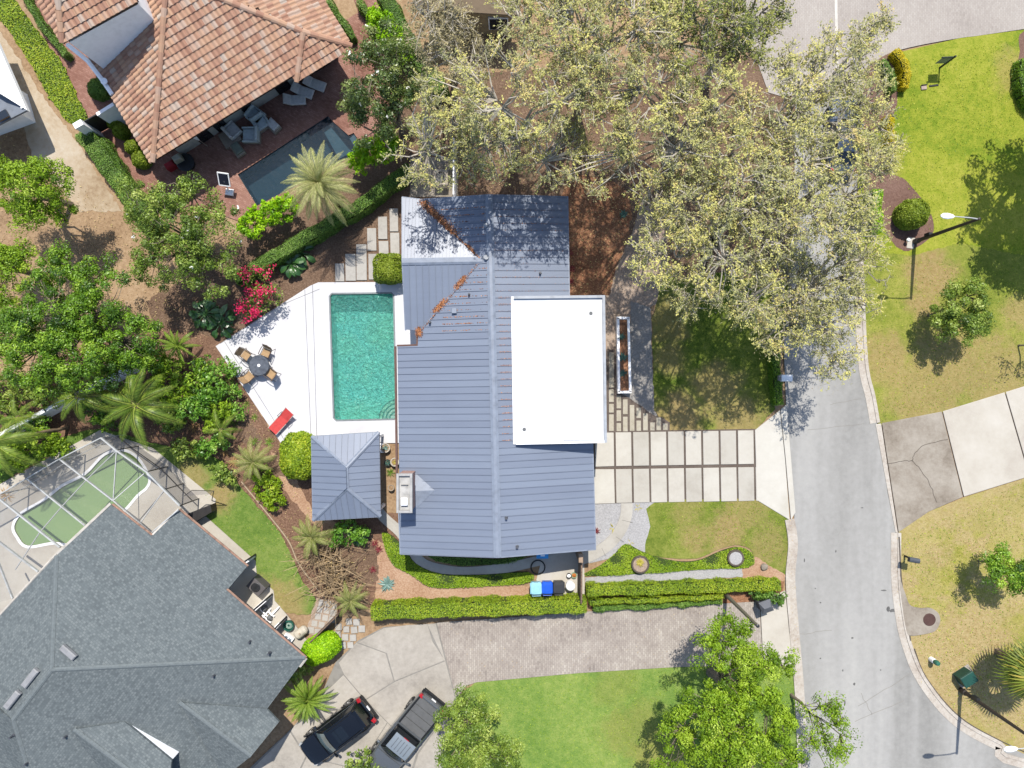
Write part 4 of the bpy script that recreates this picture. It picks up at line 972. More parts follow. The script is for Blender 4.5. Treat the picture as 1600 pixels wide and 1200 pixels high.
# two small gables on the court side
for R0, R1, E0, E1, V1, zl in (((280, 1098), (392, 1182), (417, 1107), (436, 1128), (350, 1215), 3.0), ((115, 1140), (262, 1250), (195, 1127), (268, 1188), (150, 1250), 3.4)):
    zt_ = F3.at(*R0).z + 0.12; g0, g1 = W(*R0, zt_), W(*R1, zt_ - 0.05)
    vtop = F3.at(*E0) + Vector((0, 0, .05))
    e1 = W(*E1, vtop.z - 0.1)
    face3('gable_slope', [g0, vtop, e1, g1], M_shingle, slate); face3('gable_slope', [g0, g1, W(*V1, 3.3)], M_shingle, slate)
    cap_run(g0, g1)
    if R0[0] > 200: continue
    mb = MB(); mb.poly([vtop - Vector((0, 0, .15)), e1 - Vector((0, 0, .15)), Vector((e1.x, e1.y, 0)), Vector((vtop.x, vtop.y, 0))]); mb.build('gable_wall', M_wall_w, slate)
M_gut = plain('white_gutter', C(232, 226, 222), 0.6, var=0.15); M_gutr = plain('stained_gutter', C(176, 140, 124), 0.8, var=0.3, scale=4)
def gut(pts, pl, mat): MB().tube([pl.at(*p) - Vector((0, 0, .06)) for p in pts], 0.085, 5).build('gutter', mat, slate)
gut([(172, 787), (88, 866)], F1, M_gut); gut([(88, 866), (0, 961), (-70, 1030)], F2, M_gut); gut([(175, 788), (237, 836.5)], F1, M_gutr); gut([(238, 836), (279, 796)], F1, M_gut); gut([(280, 796), (387, 885)], F1, M_gutr)
gut([(354, 921), (400, 961), (478, 1028)], F1, M_gutr); gut([(478, 1029), (468, 1042)], F3, M_gut)
ho = [F1.at(*p) for p in ((150, 832), (224, 890), (262, 868), (330, 922), (310, 948), (362, 1006), (418, 1046))] + [F3.at(*p) for p in ((405, 1104), (330, 1215))]
MB().prism([(p.x, p.y) for p in ho] + [G(330, 1250), G(20, 1250), G(60, 940)], 0, 2.7, cap=False).build('wall', M_wall_w, slate)
for px, py, L_, rz in ((109, 1018, 0.95, -0.72), (50, 1058, 1.15, 0.9), (22, 1092, 1.1, 0.9)):
    p = (F1 if px > 100 else F2).at(px, py)
    MB().bbox((p.x, p.y, p.z + 0.13), (L_, 0.34, 0.22), rz, 0.05).build('ridge_vent', plain('vent_cover', C(176, 178, 186), 0.6), slate)
for px, py in ((391, 1002), (421, 1020), (335, 1055), (104, 1150), (20, 1150), (43, 1192)):
    p = (F1 if py < 1010 else F3).at(px, py); MB().lathe([(0.1, -0.05), (0.06, 0.03), (0.06, 0.25), (0, 0.25)], 8, (p.x, p.y, p.z)).build('vent_pipe', M_pipe, slate)

# ------------------------------------------------------------ screen enclosure over the green pool
cage = thing('screen_enclosure', 'white framed screen enclosure over the green kidney pool', 'pool enclosure', (*G(150, 780), 0))
n = Nd('insect_screen'); tr = n.n('ShaderNodeBsdfTransparent'); mx = n.n('ShaderNodeMixShader'); mx.inputs[0].default_value = 0.17
n.l(tr.outputs[0], mx.inputs[1]); n.l(n.bsdf(C(168, 168, 174), 0.8), mx.inputs[2]); M_screen = n.done(mx.outputs[0])
n = Nd('insect_screen_side'); tr = n.n('ShaderNodeBsdfTransparent'); mx = n.n('ShaderNodeMixShader'); mx.inputs[0].default_value = 0.36
n.l(tr.outputs[0], mx.inputs[1]); n.l(n.bsdf(C(110, 108, 116), 0.8), mx.inputs[2]); M_screen_s = n.done(mx.outputs[0])
M_alu = plain('white_aluminium', C(222, 226, 232), 0.4); M_bronze = plain('bronze_aluminium', C(66, 64, 66), 0.4)
ZC = 2.5
def beam(a, b, w=0.09, mat=None, name='beam'):
    a, b = Vector(a), Vector(b); d = b - a; w *= .62
    MB().box((0, 0, 0), (d.length, w, w * 1.6), M=Matrix.Translation((a + b) / 2) @ d.to_track_quat('X', 'Z').to_matrix().to_4x4()).build(name, mat or M_alu, cage)
nw = [W(*p, ZC) for p in ((158, 684), (93, 717), (42, 747.5), (0, 772), (-60, 806))]
ne = [W(*p, ZC) for p in ((158, 684), (181, 703), (229, 737), (256, 765), (281, 790))]
hs = [W(*p, ZC + .5) for p in ((177, 782), (133, 821), (94, 855), (60, 893), (20, 935))]
for a, b in zip(nw[:-1], nw[1:]): beam(a, b)
for a, b in zip(ne[:-1], ne[1:]): beam(a, b, 0.14)
beam(nw[1], hs[0], 0.12); beam(nw[2], hs[1], 0.12); beam(nw[3] + Vector((0, -.3, 0)), hs[2], 0.14); beam(W(-2, 846, ZC), hs[3], 0.14); beam(W(-4, 875, ZC), hs[4], 0.12)
mid = [W(181, 705, ZC + .02), W(137, 748, ZC + .16), W(98, 790, ZC + .24), W(62, 832, ZC + .28), W(24, 890, ZC + .28)]
for a, b in zip(mid[:-1], mid[1:]): beam(a, b, 0.07)
beam(W(182, 706, ZC + .03), hs[0], 0.07); beam(W(225, 740, ZC), hs[0], 0.07); beam(W(255, 768, ZC), W(220, 816, ZC + .4), 0.07); beam(hs[0], W(236, 833, ZC + .5), 0.1); beam(W(236, 833, ZC + .5), W(279, 796, ZC + .3), 0.1)
for p in nw + ne[1:]: beam(Vector((p.x, p.y, 0.02)), p, 0.08, M_alu if p in nw else M_bronze, 'post')
for run, m in ((nw, M_alu), (ne, M_bronze)):
    for h in (0.9,): 
        for a, b in zip(run[:-1], run[1:]): beam(Vector((a.x, a.y, h)), Vector((b.x, b.y, h)), 0.06, m, 'rail')
for run in (nw, ne):
    for a, b in zip(run[:-1], run[1:]): MB().poly([(a.x, a.y, .05), (b.x, b.y, .05), b, a]).build('screen_panel', M_screen_s, cage)
up = Vector((0, 0, .03))
for pl_ in ([nw[0], nw[1], hs[0], ne[1]], [nw[1], nw[2], hs[1], hs[0]], [nw[2], nw[3], hs[2], hs[1]], [nw[3], nw[4], hs[3], hs[2]], [ne[1], ne[2], ne[3], hs[0]], [ne[3], ne[4], W(236, 833, ZC + .4), hs[0]], [nw[4], W(-70, 960, ZC), hs[4], hs[3]]):
    MB().poly([p + up for p in pl_]).build('screen_panel', M_screen, cage)
mb = MB().poly([W(*p, 2.1) for p in ((288, 775), (300, 766), (334, 767), (330, 772))]); mb.build('screen_door', M_screen_s, cage)
for a, b in (((300, 766), (334, 767)), ((288, 775), (300, 766)), ((334, 767), (331, 782))): beam(W(*a, 2.1), W(*b, 2.1 if b[1] < 780 else 0.1), 0.05, M_bronze, 'door_frame')
MB().prism([G(*p) for p in ((300, 800), (338, 785), (340, 796), (306, 816))], 0.05, 0.85).build('equipment_screen', M_bronze, cage)

# ------------------------------------------------------------ other buildings at the edges
wh = thing('white_house', 'corner of a white flat-roofed house beside the sandy track', 'house', (*G(30, 170), 0))
MB().prism([tuple(W(*p, 2.6))[:2] for p in ((42, 172), (12, 104), (-20, 30), (-90, 30), (-90, 190))], 2.3, 2.6).build('roof_slab', M_white, wh)
face3('roof_slope', [W(42, 172, 2.63), W(0, 146, 3.3), W(-90, 100, 3.3), W(-90, 240, 2.63)], plain('shade_grey_roof', C(150, 160, 178), .7), wh)  # south slope: its shade is put into this grey colour
MB().box((*W(2, 180, 2.9)[:2], 2.82), (.7, .45, .12), .5).build('skylight', M_glass, wh)
MB().prism([tuple(W(*p, 2.6))[:2] for p in ((8, 165), (-6, 118), (-90, 70), (-90, 200))], 0, 2.44, cap=False).build('wall', M_wall_w, wh)
MB().box((*W(22, 140, 2.7)[:2], 2.68), (.12, 2.4, .12), .42).build('parapet', M_white, wh)
th = thing('tan_house', 'tan stucco house with dark window mostly hidden under the oak canopy', 'house', (*G(760, 20), 0))
M_tan = plain('tan_stucco', C(206, 180, 142), 0.85)
MB().prism([tuple(W(*p, 3))[:2] for p in ((664, 6), (800, 16), (800, -130), (664, -130))], 0, 3.0, cap=False).build('wall', M_tan, th)
face3('roof', [W(652, 14, 3.0), W(812, 24, 3.0), W(812, -60, 4.2), W(652, -60, 4.2)], plain('brown_shingle', C(170, 150, 128), 0.9), th)
pw = W(778, 22, 3)
fr = MB().box((pw.x, W(0, 15.2, 3).y, 1.5), (1.2, 0.1, 1.3)).build('window', M_white, th); MB().box((pw.x, W(0, 15.2, 3).y - .03, 1.5), (1.05, 0.1, 1.15)).build('pane', M_glass, fr)

# walls and fences
def wall_run(name, label, px, w, h, mat, cat='wall', zpx=None, name2=None):
    pts = [W(*p, h if zpx is None else zpx) for p in px]; mb = MB(); 
    for a, b_ in zip(pts[:-1], pts[1:]):
        d = b_ - a; c = (a + b_) / 2; mb.box((c.x, c.y, h / 2), (d.length + w * .5, w, h), math.atan2(d.y, d.x))
    o = mb.build(name, mat, org=(pts[0].x, pts[0].y, 0)); return tag(o, label, cat)
wall_run('boundary_wall', 'long white rendered boundary wall running behind the green pool palms', [(-40, 700), (70, 641), (198, 576)], 0.2, 1.6, M_wall_w)
gw = wall_run('garden_wall', 'white gate wall with dark opening between villa and clipped strip hedge', [(152, 178), (176, 163)], 0.2, 2.1, M_wall_w)
p = W(122, 194, 2.1); MB().box((p.x, p.y, 1.06), (0.55, 0.35, 2.12), R(30)).build('gate_pier', M_wall_w, gw)
a, b_ = W(128, 191, 1.8), W(150, 179, 1.8); d = b_ - a; gt = MB().box(((a.x + b_.x) / 2, (a.y + b_.y) / 2, 0.95), (d.length, 0.06, 1.7), math.atan2(d.y, d.x)).build('gate', M_dark, gw)
def picket(name, label, a, b_, h, mat, n, w=0.06, cat='fence', post=None):
    """boards standing side by side, each its own piece, on two rails"""
    A, B = W(*a, h), W(*b_, h); d = B - A; t = thing(name, label, cat, (A.x, A.y, 0)); an = math.atan2(d.y, d.x)
    for hh in (0.25 * h, 0.8 * h): MB().box(((A.x + B.x) / 2, (A.y + B.y) / 2, hh), (d.length, 0.04, 0.08), an).build('rail', mat, t)
    for i in range(n):
        q = A + d * ((i + .5) / n); MB().bbox((q.x, q.y, h / 2 + random.uniform(-.015, .015)), (d.length / n * .93, w, h), an + random.gauss(0, .01), 0.012).build('board', mat, t)
    return t
picket('fence', 'white vinyl side fence standing north of the house by the air conditioner', (708.5, 215), (708.5, 304), 1.7, M_white, 14, 0.09)
picket('fence', 'low weathered wooden fence between square stones and the lime bush', (476, 1012), (527, 962), 1.3, M_wood, 12)
picket('fence', 'brown wooden gate fence beside the wheelie bins', (909, 878), (908.5, 944), 1.7, M_wood, 12, 0.10)
pst = W(907, 872, 2.1)
t = thing('gate_post', 'square brown wooden gate post by the house corner', 'post', (pst.x, pst.y, 0))
MB().bbox((pst.x, pst.y, 1.05), (0.22, 0.5, 2.1), 0, .02).build('post', M_wood, t); MB().bbox((pst.x + .02, pst.y, 2.13), (0.26, 0.54, 0.06), 0, .02).build('post_cap', plain('cap_wood', C(204, 176, 154), 0.8), t)
# timber edging on the bed by the back lawn
ed = ribbon([(378, 752), (424, 808), (452, 845), (468, 880), (497, 920), (520, 948)], 0.07, 0, 0.14); o = ed.build('bed_edging', plain('edging_timber', C(206, 184, 158), 0.85)); tag(o, 'thin pale timber edging between back lawn and mulch bed', 'edging')

# ============================================================ PLANTS
def bark(name, c): return plain(name, c, 0.9, var=0.25, scale=5)
M_bark = bark('grey_bark', C(150, 138, 122)); M_bark_oak = bark('pale_oak_bark', C(222, 214, 202)); M_bark_dk = bark('brown_bark', C(112, 92, 74))
LF = {
 'oak': leaf_mat('oak_leaves', [C(84, 84, 56), C(128, 130, 94), C(150, 150, 104), C(168, 166, 100), C(188, 184, 110), C(176, 158, 108)], 0.6, 0.25, gain=2.55),
 'oak_green': leaf_mat('young_oak_leaves', [C(64, 78, 42), C(104, 116, 58), C(140, 146, 74), C(170, 168, 88)], 0.6, 0.2),
 'moss': leaf_mat('moss_leaves', [C(104, 100, 78), C(142, 134, 106), C(172, 162, 126), C(190, 178, 130)], 0.8, 0.2),
 'deep': leaf_mat('deep_green_leaves', [C(40, 70, 14), C(80, 118, 26), C(118, 156, 40), C(158, 188, 64)], 0.45, 0.3, 0.45),
 'bright': leaf_mat('bright_leaves', [C(74, 104, 22), C(112, 146, 32), C(146, 176, 46), C(178, 198, 84)], 0.5, 0.35),
 'olive': leaf_mat('olive_green_leaves', [C(64, 88, 32), C(102, 128, 48), C(138, 160, 66), C(172, 184, 100)], 0.45, 0.3, 0.4),
 'magnolia': leaf_mat('glossy_dark_leaves', [C(44, 64, 34), C(76, 98, 48), C(112, 128, 66), C(150, 158, 92)], 0.4, 0.25, 0.5),
 'lime': leaf_mat('lime_leaves', [C(82, 128, 8), C(124, 174, 14), C(158, 204, 20), C(190, 224, 48)], 0.5, 0.35),
 'hedge': leaf_mat('hedge_leaves', [C(78, 108, 26), C(116, 144, 36), C(150, 172, 44), C(186, 192, 60)], 0.5, 0.3),
 'hedge_dk': leaf_mat('dark_hedge_leaves', [C(54, 86, 30), C(80, 116, 44), C(110, 144, 60), C(138, 164, 82)], 0.5, 0.3),
 'hedge_gold': leaf_mat('gold_hedge_leaves', [C(150, 140, 10), C(186, 168, 14), C(206, 186, 20), C(220, 204, 60)], 0.5, 0.3),
 'cover': leaf_mat('groundcover_leaves', [C(80, 114, 18), C(112, 144, 26), C(140, 166, 36), C(168, 184, 66)], 0.5, 0.3),
 'bush': leaf_mat('clipped_bush_leaves', [C(74, 96, 22), C(108, 130, 34), C(140, 158, 52), C(168, 180, 80)], 0.5, 0.3),
 'tropic': leaf_mat('tropical_leaves', [C(52, 92, 26), C(84, 130, 40), C(120, 164, 58), C(160, 190, 92)], 0.4, 0.3, 0.45),
 'dry': leaf_mat('dry_leaves', [C(140, 116, 84), C(178, 152, 112), C(206, 182, 140), C(186, 178, 110)], 0.8, 0.2),
 'red': leaf_mat('magenta_bracts', [C(170, 8, 66), C(206, 18, 92), C(226, 40, 110), C(236, 90, 140)], 0.6, 0.4),
 'white': leaf_mat('white_petals', [C(236, 236, 228), C(250, 250, 246), C(250, 250, 250)], 0.6, 0.3),
 'purple': leaf_mat('purple_leaves', [C(84, 52, 66), C(120, 76, 84), C(150, 108, 104)], 0.6, 0.2),
}
M_heart = plain('hedge_heart', C(66, 88, 28), 0.9)
def lobe_tips(lobes, dens, low=-0.35):
    P, Cc = [], []
    for (cx, cy, cz, r, rz) in lobes:
        n = max(8, int(dens * r * r))
        d = norm(RNG.normal(size=(n, 3))); d[:, 2] = np.where(d[:, 2] < low, -d[:, 2], d[:, 2])
        bumps = norm(RNG.normal(size=(9, 3))); amp = RNG.uniform(-0.34, 0.30, 9)
        k = 1 + (np.maximum(0, d @ bumps.T - 0.55) / 0.45 * amp).sum(1)
        rad = (0.42 + 0.58 * RNG.random(n) ** 0.55) * k
        P.append(np.stack([cx + d[:, 0] * r * rad, cy + d[:, 1] * r * rad, cz + d[:, 2] * rz * rad], 1)); Cc.append(np.tile([cx, cy, cz], (n, 1)))
    return np.concatenate(P), np.concatenate(Cc)
def branches(base, tips, centers, rt, sides=5, twig=0.022, parent=None, mat=None, spread=0.6, twigs=True, nodes_div=11):
    base = Vector(base); mb = MB()
    n = len(tips); k = max(3, n // nodes_div); idx = RNG.choice(n, k, False)
    nodes = centers[idx] + (tips[idx] - centers[idx]) * RNG.uniform(0.35, 0.7, (k, 1)); nodes[:, 2] -= 0.25
    zt_ = max(0.6, min(nodes[:, 2].min(), base.z + 2.2)); top = Vector((base.x + random.gauss(0, .15), base.y + random.gauss(0, .15), zt_))
    mb.tube([base - Vector((0, 0, .1)), base + Vector((0, 0, .25)), (base + top) / 2 + Vector((.06, .04, 0)), top], [rt * 1.5, rt * 1.1, rt, rt * .9], 7)
    for q in nodes:
        q = Vector(q); m = top.lerp(q, 0.5) + Vector((random.gauss(0, .25), random.gauss(0, .25), 0.25 * (q - top).length * .4))
        r0_ = rt * random.uniform(.35, .55); mb.tube([top - Vector((0, 0, .1)), m, q], [r0_, r0_ * .6, max(.03, r0_ * .3)], sides, False)
    if twigs:
        D = np.linalg.norm(tips[:, None] - nodes[None], axis=2); near = D.argmin(1)
        for i in range(n):
            a = Vector(nodes[near[i]]); b_ = Vector(tips[i]); m = a.lerp(b_, .55) + Vector((random.gauss(0, .18), random.gauss(0, .18), random.gauss(.05, .12)))
            o_ = (b_ - m) * 0.25; mb.tube([a, m, b_, b_ + o_], [twig * 1.5, twig, twig * .6, twig * .3], 3, False)
    return mb.build('trunk', mat or M_bark, parent)
def cluster_leaves(tips, centers, per, size, cl=(0.34, 0.34, 0.2), spray=0.0, droop=0.0):
    n = len(tips); P = np.repeat(tips, per, 0); dirv = norm(tips - centers + RNG.normal(size=(n, 3)) * .45); D = np.repeat(dirv, per, 0)
    off = RNG.normal(size=P.shape) * np.array(cl)
    if spray:
        t = RNG.uniform(-0.8, 1.0, (len(P), 1)); off += D * t * spray
    P = P + off
    if droop: P[:, 2] -= np.abs(RNG.normal(size=len(P))) * droop
    tone = np.clip(np.repeat(RNG.normal(.5, .2, n), per) + RNG.normal(0, .10, len(P)), 0, 1)
    S = RNG.uniform(size * .65, size * 1.3, len(P)); return P, S, tone, D
def ball_leaves(tips, per, size, rr=(.24, .52)):
    """each twig end carries a rounded tuft of leaves facing outward"""
    n = len(tips); Rr = np.repeat(RNG.uniform(*rr, n), per)[:, None]; d = norm(RNG.normal(size=(n * per, 3)) + np.array([0, 0, .35])); lump = norm(RNG.normal(size=(n, 3))); k = 1 + .35 * np.maximum(0, (d * np.repeat(lump, per, 0)).sum(1))[:, None]
    P = np.repeat(tips, per, 0) + d * Rr * k * np.array([1, 1, .8]) * RNG.uniform(.55, 1.05, (n * per, 1))
    tone = np.clip(np.repeat(RNG.normal(.46, .2, n), per) + RNG.normal(0, .11, n * per), 0, 1)
    return P, RNG.uniform(size * .65, size * 1.3, n * per), tone, d
def star_sprays(tips, centers, k, m, ln, size):
    """fine twiglets fanning from every twig end, small leaves strung along them"""
    n = len(tips); out = norm(tips - centers); d = norm(np.repeat(out, k, 0) * .55 + RNG.normal(size=(n * k, 3)) * np.array([1, 1, .7])); l = RNG.uniform(*ln, n * k)[:, None]; o = np.repeat(tips, k, 0)
    tw = (o + d * l * .5, l[:, 0] * .5, d)
    D = np.repeat(d, m, 0); t = RNG.random((n * k * m, 1)) ** .8; P = np.repeat(o, m, 0) + D * np.repeat(l, m, 0) * (.12 + .95 * t) + RNG.normal(size=(n * k * m, 3)) * .05
    tone = np.clip(np.repeat(RNG.normal(.5, .22, n), k * m) + RNG.normal(0, .1, n * k * m), 0, 1)
    return tw, (P, RNG.uniform(size * .6, size * 1.35, len(P)), tone, D)
def tree(name, label, lobes_px, trunk, kind, group=None, dens=7.0, per=80, size=0.1, asp=0.5, cl=(.32, .32, .2), spray=0.0, rt=0.18, bmat=None, cat='tree', flowers=0, twigs=True, twig=0.022, flat=0.62, up=0.8, droop=0.0, low=-.35, moss=0.0):
    """lobes_px: (px, py, radius px, height m)"""
    lob = []
    for (px, py, rp, z) in lobes_px:
        c = W(px, py, z); r = rp * (CAM_H - z) / FPX; lob.append((c.x, c.y, c.z, r, r * flat))
    bx, by = G(*trunk); t = thing(name, label, cat, (bx, by, 0), 0, group)
    tips, cen = lobe_tips(lob, dens, low)
    branches((bx, by, 0), tips, cen, rt, parent=t, mat=bmat or M_bark, twigs=twigs, twig=twig)
    if spray:
        (tp, ts, td), (P, S, T, D) = star_sprays(tips, cen, 6, per // 6, (.35, .85), size)
        if droop: P[:, 2] -= np.abs(RNG.normal(size=len(P))) * droop
        put('twiglets', leaf_mesh('twiglets', tp, ts, np.full(len(tp), .5), .05, .8, .8, along=td), t, bmat or M_bark)['kind'] = 'stuff'
        put('crown', leaf_mesh('crown', P, S, T, asp, up, 0.75, along=D), t, LF[kind])
    else:
        P, S, T, D = ball_leaves(tips, per, size); ok = P[:, 2] > 0.05
        put('crown', leaf_mesh('crown', P[ok], S[ok], T[ok], asp, .35, 0.5, nrm=D[ok]), t, LF[kind])
    if moss:
        i = RNG.choice(len(tips), int(len(tips) * moss), False); P, S, T, D = cluster_leaves(tips[i], cen[i], 70, size * .9, (.2, .2, .12), .5, .25)
        put('hanging_moss', leaf_mesh('hanging_moss', P, S, T, .4, .8, .8, along=D), t, LF['moss'])
    if flowers:
        i = RNG.choice(len(tips), flowers, True); q = tips[i] + norm(tips[i] - cen[i]) * 0.3; q[:, 2] += .12
        Q = np.repeat(q, 5, 0) + RNG.normal(size=(flowers * 5, 3)) * .04
        put('blossom', leaf_mesh('blossom', Q, 0.06, RNG.random(len(Q)), 0.8, 1.2, .5), t, LF['white'])
    return t
def oak(label, lobes, trunk, kind='oak', per=62, dens=8.0, rt=0.28, **kw):
    return tree('oak_tree', label, lobes, trunk, kind, 'oaks of the street canopy', dens * 1.3, int(per * 1.6), 0.056, 0.5, (.13, .13, .10), 0.6, rt, M_bark_oak, twig=0.034, low=-.05, up=1.3, moss=.34, **kw)
oak('sprawling olive oak spreading over the air conditioner and side fence', [(705, 225, 78, 7.4), (770, 240, 74, 7.8), (660, 240, 40, 8.2), (790, 160, 84, 10.4), (720, 150, 62, 9.6), (868, 235, 62, 8.0), (860, 160, 62, 10.2)], (805, 235), dens=5.2)
oak('grey oak hung with moss beside the tan house window', [(690, 40, 56, 7.6), (722, 92, 46, 7.0), (700, 85, 42, 6.6)], (720, 95), 'moss', per=64, droop=0.5)
oak('tall olive oak north of the house filling the top edge', [(880, 55, 80, 10.4), (960, 60, 80, 10.6), (930, 130, 74, 10.0), (830, 60, 54, 9.8), (900, -30, 76, 10.2), (1010, 30, 60, 10.2), (800, 15, 34, 9.2)], (905, 150), dens=6.4)
oak('darker green oak beside the cross street paving', [(1105, 30, 82, 10.4), (1180, 20, 66, 10.0), (1040, -10, 60, 10.0), (1160, 70, 54, 9.8), (1080, 90, 50, 10.0)], (1100, 130), 'oak_green')
oak('broad olive oak centred over the north mulch bed', [(1010, 150, 72, 10.2), (1060, 210, 72, 10.4), (1000, 235, 56, 9.2), (1120, 150, 62, 10.4), (960, 195, 46, 9.4), (915, 270, 34, 8.2)], (1040, 250), dens=6.4)
oak('wide yellow olive oak over the front gravel and lawn', [(1040, 400, 62, 8.8), (1080, 330, 66, 9.6), (1130, 400, 70, 9.8), (1075, 455, 46, 8.2), (1170, 300, 66, 10.2), (1170, 460, 56, 9.2), (1025, 310, 34, 8.0), (1130, 240, 54, 10.2)], (1100, 385))
oak('pale oak reaching over the street beside the gold hedge', [(1240, 140, 66, 9.8), (1300, 120, 62, 9.6), (1200, 190, 60, 10.2), (1340, 150, 46, 8.8), (1240, 240, 54, 10.0), (1300, 215, 50, 9.6), (1352, 55, 22, 9.0), (1375, 28, 14, 9.0), (1345, 90, 34, 9.0), (1362, 200, 36, 8.6)], (1212, 215), per=54)
oak('pale twiggy oak over the street between gold hedge and front lawn', [(1255, 330, 62, 9.8), (1310, 295, 56, 9.6), (1350, 260, 46, 8.8), (1205, 360, 54, 10.0), (1350, 340, 34, 8.4), (1300, 360, 44, 9.2), (1375, 225, 26, 8.2), (1200, 280, 44, 10.2)], (1220, 330), per=52)
oak('yellow olive oak leaning over the street by the white mailbox', [(1240, 440, 64, 6.8), (1300, 430, 58, 6.6), (1220, 500, 54, 6.2), (1280, 505, 54, 6.0), (1345, 420, 38, 5.6), (1310, 545, 36, 5.4), (1340, 480, 30, 5.6), (1300, 575, 22, 5.2), (1330, 370, 36, 5.8)], (1214, 468), per=54)
# broadleaf trees
T_ = tree
T_('broadleaf_tree', 'bright green broadleaf tree on the bare earth west of the villa', [(40, 290, 46, 5.0), (85, 285, 36, 4.6), (100, 330, 24, 3.8), (45, 330, 36, 4.4), (5, 275, 34, 4.8)], (110, 320), 'bright', 'broadleaf trees on the bare lot', per=170, dens=13, size=.068, cl=(.3, .3, .2))
T_('broadleaf_tree', 'bright green tree cut by the picture edge below the sandy lot', [(15, 425, 38, 4.4), (40, 395, 22, 4.0), (-10, 380, 34, 4.4), (5, 460, 26, 4)], (60, 430), 'bright', 'broadleaf trees on the bare lot', per=170, dens=13, size=.068, cl=(.3, .3, .2))
T_('broadleaf_tree', 'largest deep green tree dense behind the white boundary wall', [(90, 500, 66, 5.6), (150, 480, 52, 5.2), (60, 560, 56, 5.0), (130, 560, 60, 5.4), (200, 530, 46, 4.6), (185, 580, 36, 4.2), (25, 520, 40, 4.4), (100, 430, 42, 4.4), (150, 425, 28, 3.8)], (190, 520), 'deep', 'broadleaf trees on the bare lot', per=202, dens=13, size=.068, cl=(.3, .3, .2), rt=.25)
T_('flowering_tree', 'round olive green flowering tree beside the brick pool patio', [(270, 350, 68, 4.4), (320, 380, 58, 4.2), (240, 330, 44, 4.2), (300, 310, 44, 4.2), (330, 430, 40, 3.6), (260, 410, 50, 3.8)], (330, 395), 'olive', None, per=149, dens=9.0, size=.068, cl=(.3, .3, .2), flowers=14)
T_('magnolia_tree', 'dark glossy flowering tree between villa patio and oak', [(600, 130, 62, 5.4), (600, 70, 42, 4.8), (570, 160, 40, 4.6), (630, 170, 44, 5.0), (590, 190, 46, 4.4)], (630, 210), 'magnolia', None, per=179, dens=9.0, size=.068, cl=(.3, .3, .2), flowers=14)
T_('broadleaf_tree', 'rounded dark green tree covering the pickup corner of the turf', [(740, 1140, 54, 4.2), (715, 1180, 46, 4.0), (770, 1170, 42, 4.0), (745, 1100, 34, 3.4), (700, 1120, 22, 3.0), (790, 1200, 30, 3.6)], (735, 1110), 'olive', None, per=193, dens=9.0, size=.068, cl=(.3, .3, .2))
T_('broadleaf_tree', 'big leafy green tree on the turf beside the street corner', [(1120, 1060, 62, 5.6), (1180, 1060, 52, 5.4), (1120, 1130, 72, 6.0), (1195, 1120, 62, 5.8), (1130, 1000, 44, 4.8), (1070, 1130, 36, 4.6), (1150, 1190, 70, 5.6), (1215, 1180, 44, 5), (1060, 1180, 40, 4.4), (1205, 1040, 32, 4.6), (1150, 975, 24, 4.4)], (1110, 1050), 'bright', None, per=179, dens=9.0, size=.068, cl=(.3, .3, .2), rt=.24)
T_('broadleaf_tree', 'sparse yellow green tree leaning over the street corner', [(1280, 1110, 34, 4.6), (1300, 1150, 34, 4.8), (1270, 1150, 26, 4.4), (1300, 1185, 22, 4.4), (1305, 1105, 16, 4.6)], (1236, 1085), 'bright', None, per=60, size=.066, dens=14, rt=.09)
T_('young_tree', 'young round tree on the worn verge by the street lamp', [(1500, 486, 38, 2.5), (1520, 500, 24, 2.3), (1480, 500, 22, 2.2)], (1449, 493), 'olive', 'young verge trees', per=193, dens=16, size=.07, cl=(.2, .2, .16), rt=.06)
T_('young_tree', 'young round tree on the dry verge by the dark mailbox', [(1572, 888, 34, 2.4), (1590, 900, 26, 2.4), (1550, 885, 16, 2.2)], (1528, 875), 'deep', 'young verge trees', per=193, dens=16, size=.07, cl=(.2, .2, .16), rt=.06)
T_('broadleaf_tree', 'tall tree east of the lamp seen mainly by its shadow', [(1728, 130, 78, 7.2), (1712, 230, 74, 6.8), (1780, 200, 80, 7.4), (1745, 70, 50, 7), (1690, 300, 34, 5.0), (1720, 330, 40, 5)], (1614, 205), 'deep', None, per=43, size=.12, rt=.2, dens=15)
T_('young_tree', 'young tree half hidden at the street edge of the worn verge', [(1632, 532, 28, 2.6)], (1590, 540), 'olive', 'young verge trees', per=28, size=.075, rt=.05)

def shrub(name, label, blobs, kind, dens=46.0, per=70, size=.08, cat='shrub', group=None, asp=.5, cl=(.2, .2, .14), flat=.8, stems=True, up=.8, flowers=None, fl_n=0, fl_sz=.07):
    lob = []
    for (px, py, rp, z) in blobs:
        c = W(px, py, z); r = rp * (CAM_H - z) / FPX; lob.append((c.x, c.y, c.z, r, min(r * flat, z * .95)))
    c0 = lob[0]; t = thing(name, label, cat, (c0[0], c0[1], 0), 0, group); tips, cen = lobe_tips(lob, dens, -.2)
    if stems: branches((c0[0], c0[1], 0), tips, cen, 0.05, 4, .012, t, M_bark_dk, twigs=False).name = 'stem'
    P, S, T, D = ball_leaves(tips, max(14, int(per * .7)), size, (.12, .28)); ok = P[:, 2] > 0.04
    put('foliage', leaf_mesh('foliage', P[ok], S[ok], T[ok], asp, .35, .55, nrm=D[ok]), t, LF[kind])
    if flowers:
        i = RNG.choice(len(tips), fl_n, True); q = tips[i] + norm(tips[i] - cen[i]) * .22; q[:, 2] += .16
        Q = np.repeat(q, 14, 0) + RNG.normal(size=(fl_n * 14, 3)) * .13
        put('blossom', leaf_mesh('blossom', Q, fl_sz, RNG.random(len(Q)), .7, 1.0, .7), t, LF[flowers])
    return t
